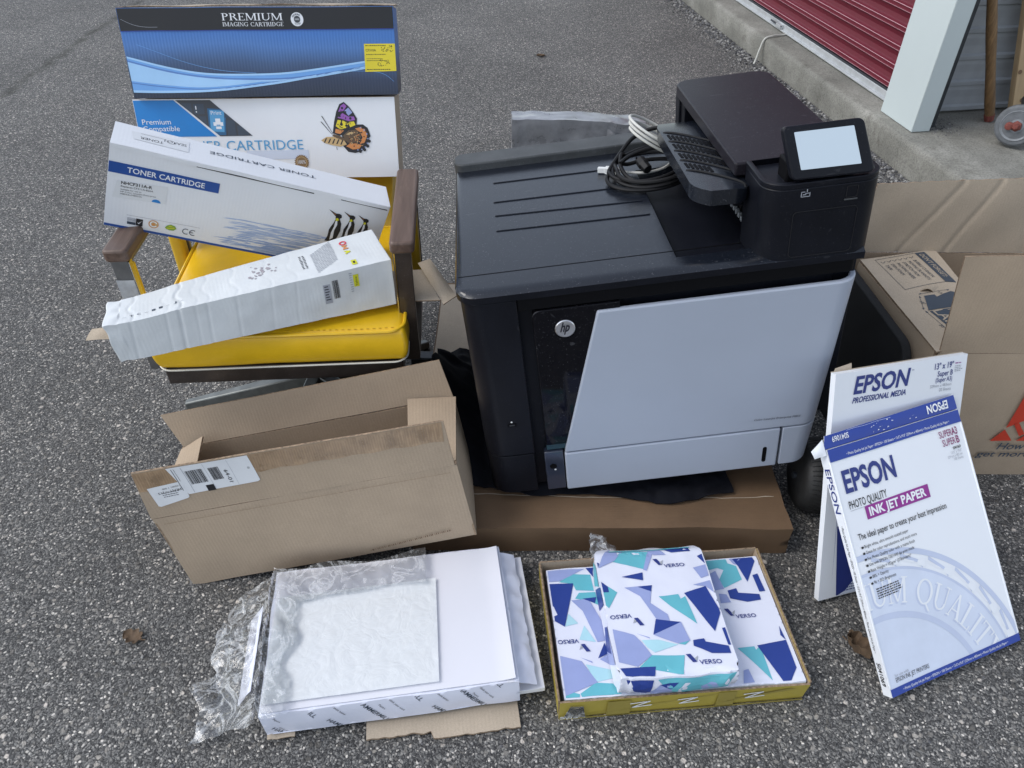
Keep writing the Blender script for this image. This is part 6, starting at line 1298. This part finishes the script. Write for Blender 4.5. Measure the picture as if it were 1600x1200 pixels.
        B_.rect_(0.030, 0.288, 0.20, 0.3025, 'label', 3); B_.rect_(0.0305, 0.2855, 0.205, 0.2895, 'turq', 4); B_.barcode(0.040, 0.2915, 0.026, 0.009, 'black', 5, 4); B_.lines(0.079, 0.299, 0.08, 2, 0.004, 0.0016, 'grey', 5, 3); B_.poly([(0.004, 0.245), (0.028, 0.302), (0.06, 0.287), (0.04, 0.262)], 'lav', 1); B_.poly([(0.118, 0.284), (0.140, 0.288), (0.15, 0.27), (0.125, 0.272)], 'lav', 1); B_.build('end_label', o_, warp=wp, maxe=0.02)
    return o_
ream('reamL', (0.100, 0.703, 0.006), (0, 0, 5.0), 0.228, 0.290, 0.0535, 'paper ream with blue angular pattern lying at the left of the tray, partly covered', 0.6, 2)
ream('reamR', (0.333, 0.7235, 0.006), (0, 0, 5.0), 0.226, 0.288, 0.0535, 'paper ream with blue angular pattern lying at the right of the tray, partly covered', 0.6, 5)
ream('ream', (0.195, 0.709, 0.0665), (-1.0, 0.0, 4.4), 0.226, 0.306, 0.053, 'crumpled patterned paper ream lying on top of the two others in the tray', 1.7, 9)
mb = MB()
def wisp(u, v):
    x = 0.168 + 0.055 * u; y = 1.0 + 0.045 * v + 0.01 * math.sin(u * 5); return V(x + 0.012 * nz((u, v, 1), 3), y, 0.085 + 0.022 * v + 0.012 * abs(nz((u, v, 2), 4)) - 0.02 * u)
mb.grid(wisp, 16, 16, 'clear_film'); tag(mb.build('film_scrap', smooth=0), 'torn scrap of clear film behind the crumpled patterned ream', 'film scrap')

# =================================================================== INKJET PAPER BOXES
t = empty('paper_box', (0.656, 0.949, 0.014), (-22.7, 3.7, 17.2)); tag(t, 'thin white 13 by 19 inch paper box leaning behind the other paper box', 'paper box')
EW, ED, EH = 0.322, 0.014, 0.505
mb = MB(); soft = carton(mb, EW, ED, EH, 'epson_white', 12, 0.0012, 11.0); o = weld(mb.build('carton', t))
p_ = front_print()
p_.text('EPSON', 0.0445, 0.4585, 0.0345, 'navy', w=0.136, bold=0.028, shear=0.14, l=2); p_.text('PROFESSIONAL MEDIA', 0.0435, 0.4388, 0.0115, 'navy', w=0.132, bold=0.02, shear=0.22, l=2)
p_.text('13" x 19"', 0.288, 0.4812, 0.0125, 'navy', w=0.047, bold=0.014, align='R', l=2); p_.text('Super B', 0.288, 0.4655, 0.011, 'navy', w=0.038, bold=0.012, align='R', l=2); p_.text('(Super A3)', 0.288, 0.4532, 0.0095, 'navy', w=0.041, bold=0.008, align='R', l=2); p_.text('329mm x 483mm', 0.288, 0.4425, 0.0062, 'grey', w=0.054, align='R', l=2); p_.text('20 Sheets', 0.288, 0.4325, 0.0068, 'grey', w=0.030, align='R', l=2)
p_.lines(0.292, 0.488, 0.016, 1, 0.003, 0.002, 'magenta', 2, 2); p_.lines(0.292, 0.482, 0.02, 4, 0.0036, 0.0016, 'grey', 2, 3); p_.text('TM', 0.183, 0.487, 0.003, 'navy', l=2)
p_.poly([(0.030, 0.03), (0.032, 0.40), (0.030, 0.22)], 'eblue', 1)
p_.poly([(0.0435, 0.003), (0.0325, 0.170), (0.06, 0.168), (0.20, 0.165), (0.20, 0.003)], 'navy', 1)
p_.poly([(0.048, 0.003)] + [(0.32 + 0.272 * math.cos(R(180 - 3.5 * k)), -0.04 + 0.14 * math.sin(R(180 - 3.5 * k))) for k in range(6, 22)] + [(0.25, 0.003)], 'seal', 2)
p_.lines(0.056, 0.022, 0.07, 3, 0.006, 0.0026, 'navy', 4, 4); p_.build('printing', t, warp=soft, maxe=0.05)
mb = MB(); mb.sheet(quad4((0.006, 0.013, EH - 0.002), (0.05, 0.016, EH + 0.001), (0.052, 0.02, EH + 0.011), (0.012, 0.016, EH + 0.006), 0, 0.001, 30), 6, 3, 0.001, 'kraft_pale'); mb.build('torn_flap', t, smooth=50)
mb = MB(); mb.box(0.0, EW, ED - 0.001, ED + 0.0005, EH - 0.001, EH + 0.0012, 'kraft_pale'); mb.build('rim', t)

t = empty('paper_box', (0.727, 0.729, 0.022), (-43.9, 1.2, 22.4)); tag(t, 'white inkjet paper box with blue bands leaning in front, ends taped', 'paper box')
EW, ED, EH = 0.339, 0.022, 0.486
mb = MB(); soft = carton(mb, EW, ED, EH, 'epson_white', 12, 0.0012, 13.0); o = weld(mb.build('carton', t))
p_ = front_print(rect=(0.0008, EW - 0.0008, 0.0006, EH - 0.0006))
p_.rect_(0, 0.4605, EW, EH, 'eblue', 3); p_.rect_(0, 0, EW, 0.0155, 'eblue', 3)
bt = '\u2022 Photo Quality Ink Jet Paper \u2022 EPSON \u2022 100 Sheets \u2022 13.0"x19.0" (329mm x 483mm) \u2022 Photo Quality Ink Jet Paper \u2022'
p_.text(bt, 0.042, 0.4655, 0.0052, 'white', w=0.265, l=5); p_.text(bt, 0.030, 0.0055, 0.0048, 'white', w=0.275, l=5)
p_.text('EPSON', 0.0185, 0.3965, 0.041, 'navy', w=0.128, bold=0.03, l=3)
p_.text('PHOTO QUALITY', 0.018, 0.3645, 0.0148, 'black', w=0.094, bold=0.006, l=3); p_.rect_(0.018, 0.3605, 0.055, 0.3612, 'grey', 3)
p_.rect_(0.0525, 0.3625 - 0.0275, 0.2135, 0.3625 - 0.0012, 'magenta', 2); p_.text('INK JET PAPER', 0.0605, 0.3405, 0.0158, 'white', w=0.144, bold=0.034, l=4)
p_.text('The ideal paper to create your best impression', 0.0192, 0.3030, 0.0115, 'black', w=0.225, bold=0.006, l=4)
for k, (s_, w_) in enumerate((('Bright white, ultra smooth coated paper', 0.118), ('Great for color reproductions, and much more', 0.137), ('For Photo Quality color with a matte finish', 0.127), ('Use with EPSON 720/1440 dpi print mode', 0.121), ('Basis Weight = 102g/m\u00b2 (27lbs/ream)*', 0.109), ('88% = Opacity', 0.042), ('96 = ISO Brightness', 0.058))):
    yy = 0.2855 - 0.0117 * k; p_.poly([(0.0200, yy), (0.0248, yy + 0.0002), (0.0258, yy + 0.0022), (0.0248, yy + 0.0044), (0.0200, yy + 0.004)], 'black', 4); p_.text(s_, 0.0275, yy, 0.0058, 'black', w=w_ * 0.93, l=4)
p_.lines(0.028, 0.203, 0.062, 5, 0.0045, 0.0022, 'black', 4, 5)
p_.text('SUPER', 0.2725, 0.4395, 0.0135, 'plum', w=0.034, bold=0.004, l=4); p_.text('A3', 0.3215, 0.4395, 0.0145, 'plum', w=0.0155, bold=0.014, align='R', l=4); p_.text('SUPER', 0.2765, 0.4215, 0.0135, 'plum', w=0.034, bold=0.004, l=4); p_.text('B', 0.3215, 0.4215, 0.0145, 'plum', w=0.0085, bold=0.014, align='R', l=4)
p_.text('S041069', 0.3205, 0.4105, 0.0056, 'black', w=0.021, bold=0.02, align='R', l=4); p_.text('13.0" x 19.0"', 0.3205, 0.4025, 0.0052, 'grey', w=0.029, align='R', l=4); p_.text('329 mm x 483 mm', 0.3205, 0.3955, 0.0052, 'grey', w=0.040, align='R', l=4); p_.text('100 Sheets', 0.3205, 0.3885, 0.0052, 'grey', w=0.025, align='R', l=4)
p_.text('for use with', 0.0185, 0.0345, 0.005, 'grey', w=0.034, l=4); p_.text('EPSON INK JET PRINTERS', 0.0185, 0.024, 0.0085, 'key', w=0.083, bold=0.0, l=4)
cx, cy = 0.018, -0.058      # pale embossed quality seal
def arcband(r0, r1, m_, l, a0=0, a1=120, n=44, k=1.0): p_.ring(cx, cy, r0, r1, m_, l, a0, a1, n)
p_.disc(cx, cy, 0.200, 'seal', 0, 60); p_.ring(cx, cy, 0.200, 0.212, 'seal2', 1, 0, 130, 50); p_.ring(cx, cy, 0.212, 0.292, 'seal', 0, 0, 130, 50); p_.ring(cx, cy, 0.292, 0.297, 'seal2', 1, 0, 130, 50); p_.ring(cx, cy, 0.322, 0.333, 'seal2', 1, 0, 130, 50)
A0 = 96
def onarc(x, y): a = R(A0 - math.degrees(x / 0.2325)); r_ = 0.226 + y; return (cx + r_ * math.cos(a), cy + r_ * math.sin(a))
p_.serif('IUM QUALITY', 0.0, -0.0018, 0.050, 'seal2', w=0.345, l=1, fn=onarc); p_.serif('IUM QUALITY', 0.003, 0.002, 0.050, 'epson_white', w=0.345, l=2, fn=onarc)
for k in range(6):
    a = R(14 + 12.5 * k); a2 = R(14 + 12.5 * k + 10.5); f = lambda r_, q: (cx + r_ * math.cos(q), cy + r_ * math.sin(q)); am = R(14 + 12.5 * k + 2.5)
    p_.poly([f(0.297, a), f(0.306, a), f(0.312, am), f(0.322, a2), f(0.315, a2), f(0.306, am)], 'seal2', 1); p_.poly([f(0.300, a - .02), f(0.318, a - .01), f(0.311, am), f(0.302, am + .01)], 'epson_white', 2)
    p_.poly([f(0.304, am + .03), f(0.308, am + .03), f(0.313, a2), f(0.309, a2)], 'epson_white', 2)
p_.build('printing', t, warp=soft, maxe=0.05)
pl_ = Print((0, 0, 0), (0, -1, 0), Z, rect=(-ED + 0.001, -0.001, 0.0006, EH - 0.0006))
pl_.text('EPSON', -0.0180, 0.448, 0.0135, 'navy', w=0.088, rot=-90, bold=0.006, l=2); pl_.text(bt, -0.0140, 0.335, 0.0055, 'black', w=0.25, rot=-90, l=2); pl_.text('S041069', -0.0160, 0.065, 0.0095, 'black', w=0.045, rot=-90, bold=0.012, l=2); pl_.build('spine_printing', t, warp=soft, maxe=0.05)
pt_ = Print((0, 0, EH), X, Y, lift=0.001); pt_.rect_(0.001, 0.001, EW - 0.001, ED - 0.001, 'eblue', 0)
pt_.text('EPSON', 0.318, 0.0275, 0.0185, 'white', w=0.056, rot=180, bold=0.012, l=2) if False else None
pt_.build('end_printing', t)
# end flap of the box, folded up above the front edge
mb = MB(); fl = quad4((-0.004, 0.0015, EH + 0.0012), (EW + 0.001, 0.0015, EH + 0.0012), (EW - 0.002, -0.001, EH + 0.0305), (0.004, 0.0, EH + 0.0265), 0.0012, 0.0008, 20); mb.sheet(fl, 40, 6, 0.001, 'ink_eblue', 'epson_white'); ef = mb.build('end_flap', t, smooth=50)
fo, fu = V(-0.004, 0.0015, EH + 0.0012), V(1, 0, 0); fvv = (V(0, -0.002, 0.028)).normalized()
q_ = Print(fo, fu, fvv, lift=0.0022); q_.text('EPSON', 0.320, 0.0235, 0.0160, 'white', w=0.056, rot=180, bold=0.03, l=2); q_.text('S041069', 0.063, 0.0205, 0.0105, 'white', w=0.040, rot=180, bold=0.012, l=2)
rg = random.Random(8)
for k in range(16): x, y = 0.11 + 0.12 * rg.random(), 0.003 + 0.020 * rg.random(); q_.poly([(x, y), (x + rg.uniform(.001, .008), y + rg.uniform(0, .001)), (x + rg.uniform(.001, .006), y + rg.uniform(.001, .003))], 'white', 2)
q_.band([(0.06 + 0.01 * i, 0.0245 + 0.0006 * math.sin(i)) for i in range(12)], [(0.06 + 0.01 * i, 0.0240 + 0.0006 * math.sin(i)) for i in range(12)], 'seal', 2); dd = Vector((0, 0.9975, 0.071)); drape(q_.build('flap_printing', t, maxe=0.02), ef, dd, -fo.dot(dd) + 0.0022, 0.0009)
mb = MB(); mb.sheet(quad4((-0.0225, 0.010, EH - 0.012), (-0.002, 0.000, EH - 0.010), (-0.003, -0.001, EH + 0.022), (-0.028, 0.008, EH + 0.004), 0.003, 0.001, 40), 6, 5, 0.0008, 'epson_white'); mb.build('torn_corner', t, smooth=50)
mb = MB(); mb.sheet(quad4((EW - 0.002, 0.004, EH + 0.004), (EW + 0.008, 0.010, EH + 0.002), (EW + 0.006, 0.003, EH + 0.026), (EW - 0.003, 0.001, EH + 0.032), 0, 0.0008, 40), 4, 5, 0.0008, 'epson_white'); mb.build('torn_corner', t, smooth=50)
for (a, b) in (((-0.0006, -0.0008), 0), ((EW - 0.0034, -0.0008), 1)):
    mb = MB(); mb.box(a[0], a[0] + 0.004, -0.0012, 0.003, 0.016, 0.46, 'epson_white'); mb.build('edge_fold', t, bevel=0.001)

# =================================================================== MOVING BOX AND WHAT LEANS ON IT
t = empty('moving_box', (0.955, 1.33, 0)); tag(t, 'large open brown moving box with a red triangle logo and upright flaps', 'cardboard box')
MW, MD, MH = 0.47, 0.43, 0.388
wallp('front_wall', ((-0.018, 0, 0.001), (MW, 0.006, 0.001), (MW, 0.006, MH), (-0.018, 0, MH)), 24, 16, 0.003, 0.0015, 21, par=t)
wallp('front_flap', ((-0.016, -0.0008, MH + 0.001), (MW, 0.005, MH + 0.001), (MW + 0.01, 0.008, 0.640), (-0.050, 0.002, 0.630)), 24, 14, 0.006, 0.002, 22, par=t)
wallp('left_wall', ((-0.058, 0.38, 0.001), (-0.022, 0.006, 0.001), (-0.026, 0.002, MH + 0.004), (-0.062, 0.381, MH + 0.004)), 12, 12, 0.002, 0.0015, 23, par=t, m_='kraft_inner')
wallp('right_wall', ((MW, 0.01, 0.001), (MW, MD, 0.001), (MW, MD, MH), (MW, 0.01, MH)), 10, 10, 0.002, 0.0015, 24, par=t)
wallp('back_wall', ((MW, MD, 0.001), (-0.055, MD, 0.001), (-0.055, MD, MH + 0.004), (MW, MD, MH + 0.004)), 18, 10, 0.002, 0.0015, 25, par=t)
wallp('floor_panel', ((-0.03, 0.01, 0.006), (MW - 0.006, 0.01, 0.006), (MW - 0.006, MD - 0.006, 0.006), (-0.045, MD - 0.006, 0.006)), 6, 6, 0, 0.001, 26, par=t)
def bflap(u, v):
    a = V(-0.055 + (MW + 0.075) * u, MD + 0.0015, MH + 0.006); b = V(-0.045 + (MW + 0.075) * u, MD + 0.022, 0.575 + 0.026 * u); p = a * (1 - v) + b * v
    for (c0, c1, h) in ((0.20, 0.40, 0.0045), (0.42, 0.57, 0.004), (0.80, 0.70, 0.003)):
        c_ = c0 + (c1 - c0) * v; p.y += h * max(0, 1 - abs(u - c_) / 0.018) - 0.3 * h
    return p + V(0, 0.004 * nz((u * 3, v, 1), 2), 0.0015 * nz((u * 9, 0, 2), 3) if v > 0.98 else 0)
mb = MB(); mb.sheet(lambda u, v: bflap(u, v), 130, 16, 0.004, 'kraft_pale', 'kraft_edge'); mb.build('back_flap', t, smooth=30)
def lf(u, v):
    p = quad4((-0.027, -0.004, MH + 0.009), (0.16, 0.03, MH + 0.004), (0.155, 0.437, MH + 0.010), (-0.060, 0.381, MH + 0.010), 0.006, 0.0012, 10, 4)(u, v); return p
mb = MB(); mb.sheet(lf, 24, 30, 0.004, 'kraft_pale', 'kraft_edge'); lfo = mb.build('left_flap', t, smooth=40)
p_ = front_print(-0.0042)
p_.poly([(0.1995, 0.126), (0.2207, 0.1645), (0.252, 0.1278)], 'ured', 0); p_.poly([(0.2212, 0.1695), (0.2225, 0.275), (0.262, 0.345), (0.345, 0.25), (0.40, 0.19), (0.36, 0.20), (0.30, 0.208), (0.25, 0.190)], 'ured', 0)
p_.poly([(0.235, 0.182), (0.245, 0.1865), (0.2735, 0.150), (0.264, 0.142)], 'ured', 0); p_.poly([(0.262, 0.127), (0.278, 0.146), (0.42, 0.146), (0.45, 0.127)], 'ured', 0); p_.poly([(0.292, 0.192), (0.302, 0.192), (0.316, 0.150), (0.306, 0.150)], 'ured', 0)
p_.text('How to', 0.226, 0.0985, 0.0215, 'slate', w=0.105, bold=0.012, shear=0.2, l=1); p_.text('get more boxes:', 0.1855, 0.0735, 0.0185, 'slate', w=0.235, bold=0.012, shear=0.2, l=1)
p_.rect_(0.20, 0.42, 0.201, 0.50, 'slate', 0); p_.rect_(0.20, 0.42, 0.30, 0.421, 'slate', 0)
p_.build('printing', t)
# print on the folded-in left flap (local frame of the box, seen upside down from the camera)
def onflap(p): return p
pp = Print((0, 0, MH + 0.0115), X, Y, lift=0.0022)
FO, FU = V(-0.0238, 0.3773, 0), V(0.0936 + 0.0238, 0.4151 - 0.3773, 0)
def seg(a, b, wd, m_): 
    d = V(b[0] - a[0], b[1] - a[1], 0); n = V(-d.y, d.x, 0).normalized() * wd * 0.5
    pp.poly([(a[0] - n.x, a[1] - n.y), (b[0] - n.x, b[1] - n.y), (b[0] + n.x, b[1] + n.y), (a[0] + n.x, a[1] + n.y)], m_, 1)
C4 = [(-0.0238, 0.3773), (0.0936, 0.4151), (0.1131, 0.2747), (-0.0029, 0.2358)]
for i in range(4): seg(C4[i], C4[(i + 1) % 4], 0.0012, 'slate')
pp.poly([(0.0936, 0.4151), (0.1209, 0.4212), (0.1405, 0.2752), (0.1131, 0.2747)], 'slate', 1)
pp.text("DON'T FORGET:", 0.1010, 0.4070, 0.0125, 'kraft_pale', w=0.112, rot=-81, bold=0.01, l=3)
for k, (s_, w_) in enumerate((('BUBBLE CUSHION', 0.098), ('MOVING BLANKETS', 0.108), ('STRETCH FILM', 0.080), ('PACKING PAPER', 0.090), ('DISH FOAM', 0.062), ('TAPE', 0.028))):
    x, y = 0.0735 - 0.0165 * k, 0.393 - 0.0055 * k - 0.004
    pp.text(s_, x, y - 0.012, 0.0088, 'slate', w=w_ * 0.86, rot=-81, bold=0.0, l=2); seg((x - 0.004, y + 0.006), (x + 0.001, y - 0.001), 0.0012, 'slate'); seg((x + 0.001, y - 0.001), (x + 0.009, y + 0.010), 0.0012, 'slate')
pp.poly([(0.0305, 0.2062), (0.058, 0.2120), (0.0596, 0.2027), (0.085, 0.219), (0.106, 0.2310), (0.150, 0.215), (0.150, 0.178), (0.0174, 0.1468)], 'slate', 1)
pp.poly([(0.0190, 0.1440), (0.150, 0.1745), (0.150, 0.055), (0.0415, 0.0752)], 'slate', 1)
pp.text('LARGE', 0.0250, 0.1440, 0.026, 'kraft_pale', w=0.10, rot=-72, bold=0.01, l=3); pp.text('HEAVY DUTY', 0.062, 0.150, 0.012, 'kraft_pale', w=0.11, rot=-72, l=3)
seg((0.021, 0.213), (0.105, 0.238), 0.001, 'slate'); seg((0.019, 0.206), (0.008, 0.150), 0.001, 'slate'); seg((0.009, 0.146), (0.034, 0.064), 0.001, 'slate')
for (a, b) in (((0.021, 0.213), 0.5), ((0.105, 0.238), 3.6), ((0.019, 0.206), -1.6), ((0.008, 0.150), 1.4), ((0.009, 0.146), -1.2)): pp.poly([(a[0], a[1]), (a[0] + 0.008 * math.cos(b + .35), a[1] + 0.008 * math.sin(b + .35)), (a[0] + 0.008 * math.cos(b - .35), a[1] + 0.008 * math.sin(b - .35))], 'slate', 1)
pp.text('15"', 0.070, 0.222, 0.008, 'slate', rot=-60, l=2); pp.text('18"', 0.010, 0.182, 0.008, 'slate', rot=-70, l=2); pp.text('20"', 0.018, 0.092, 0.008, 'slate', rot=-70, l=2)
drape(pp.build('flap_printing', t, maxe=0.02), lfo, (0, 0, -1), MH + 0.0115 + 0.0022)
def tear(u, v):
    a = V(0.028, 0.228, 0); b = V(0.062, 0.222, 0); p = a + (b - a) * u + V(0.024, 0.026, 0) * v; p.z = MH + 0.0135 + 0.010 * math.sin(math.pi * u) * (1 - 0.5 * v); return p
mb = MB(); mb.sheet(tear, 8, 8, 0.0015, 'kraft_pale', 'kraft_edge'); mb.build('torn_lip', t, smooth=50)

t = empty('leaning_sheet', (0.872, 1.36, 0.0), (0, 0, 5)); tag(t, 'scuffed black sheet standing between the printer and the moving box', 'sheet')
mb = MB(); yz = lambda x: (lambda a, b: (x + 0.02 * (b / 0.37), a, b))
mb.prism([(0.0, 0.0), (0.40, 0.0), (0.40, 0.382)] + [(0.055 - 0.055 * math.sin(R(q)), 0.315 + 0.055 * math.cos(R(q))) for q in range(0, 91, 15)], yz(0.0), yz(0.022), 'dark_panel'); mb.build('board', t, bevel=0.004)

t = empty('small_carton', (0.80, 1.20, 0.0), (0, 0, 14)); tag(t, 'small dark carton with red lettering in the gap behind the paper boxes', 'carton')
mb = MB(); soft = carton(mb, 0.115, 0.11, 0.13, 'ink_key', 6, 0.001, 2.0); weld(mb.build('carton', t))
p_ = front_print(); p_.text('FRAGILE', 0.01, 0.085, 0.02, 'ured', w=0.09, bold=0.01) if False else p_.rect_(0.02, 0.095, 0.075, 0.106, 'ured', 1); p_.build('red_stripe', t, warp=soft)
p_ = top_print(0.13); p_.rect_(0.03, 0.02, 0.085, 0.034, 'ured', 1); p_.rect_(0.03, 0.045, 0.06, 0.052, 'ured', 1); p_.build('top_stripe', t, warp=soft)
t = empty('paper_scrap', (0.80, 1.30, 0.0), (0, 0, 10)); tag(t, 'crumpled kraft paper scrap in the gap beside the black panel', 'paper scrap')
mb = MB(); mb.sheet(lambda u, v: V(0.09 * u, 0.07 * v + 0.01 * math.sin(u * 5), 0.14 + 0.03 * v + 0.014 * nz((u, v, 3), 3.5)), 14, 12, 0.001, 'kraft_pale'); mb.sheet(lambda u, v: V(0.01 + 0.05 * u, 0.01 + 0.004 * math.sin(v * 9), 0.002 + 0.145 * v), 6, 10, 0.001, 'kraft_pale'); mb.build('sheet', t, smooth=40)
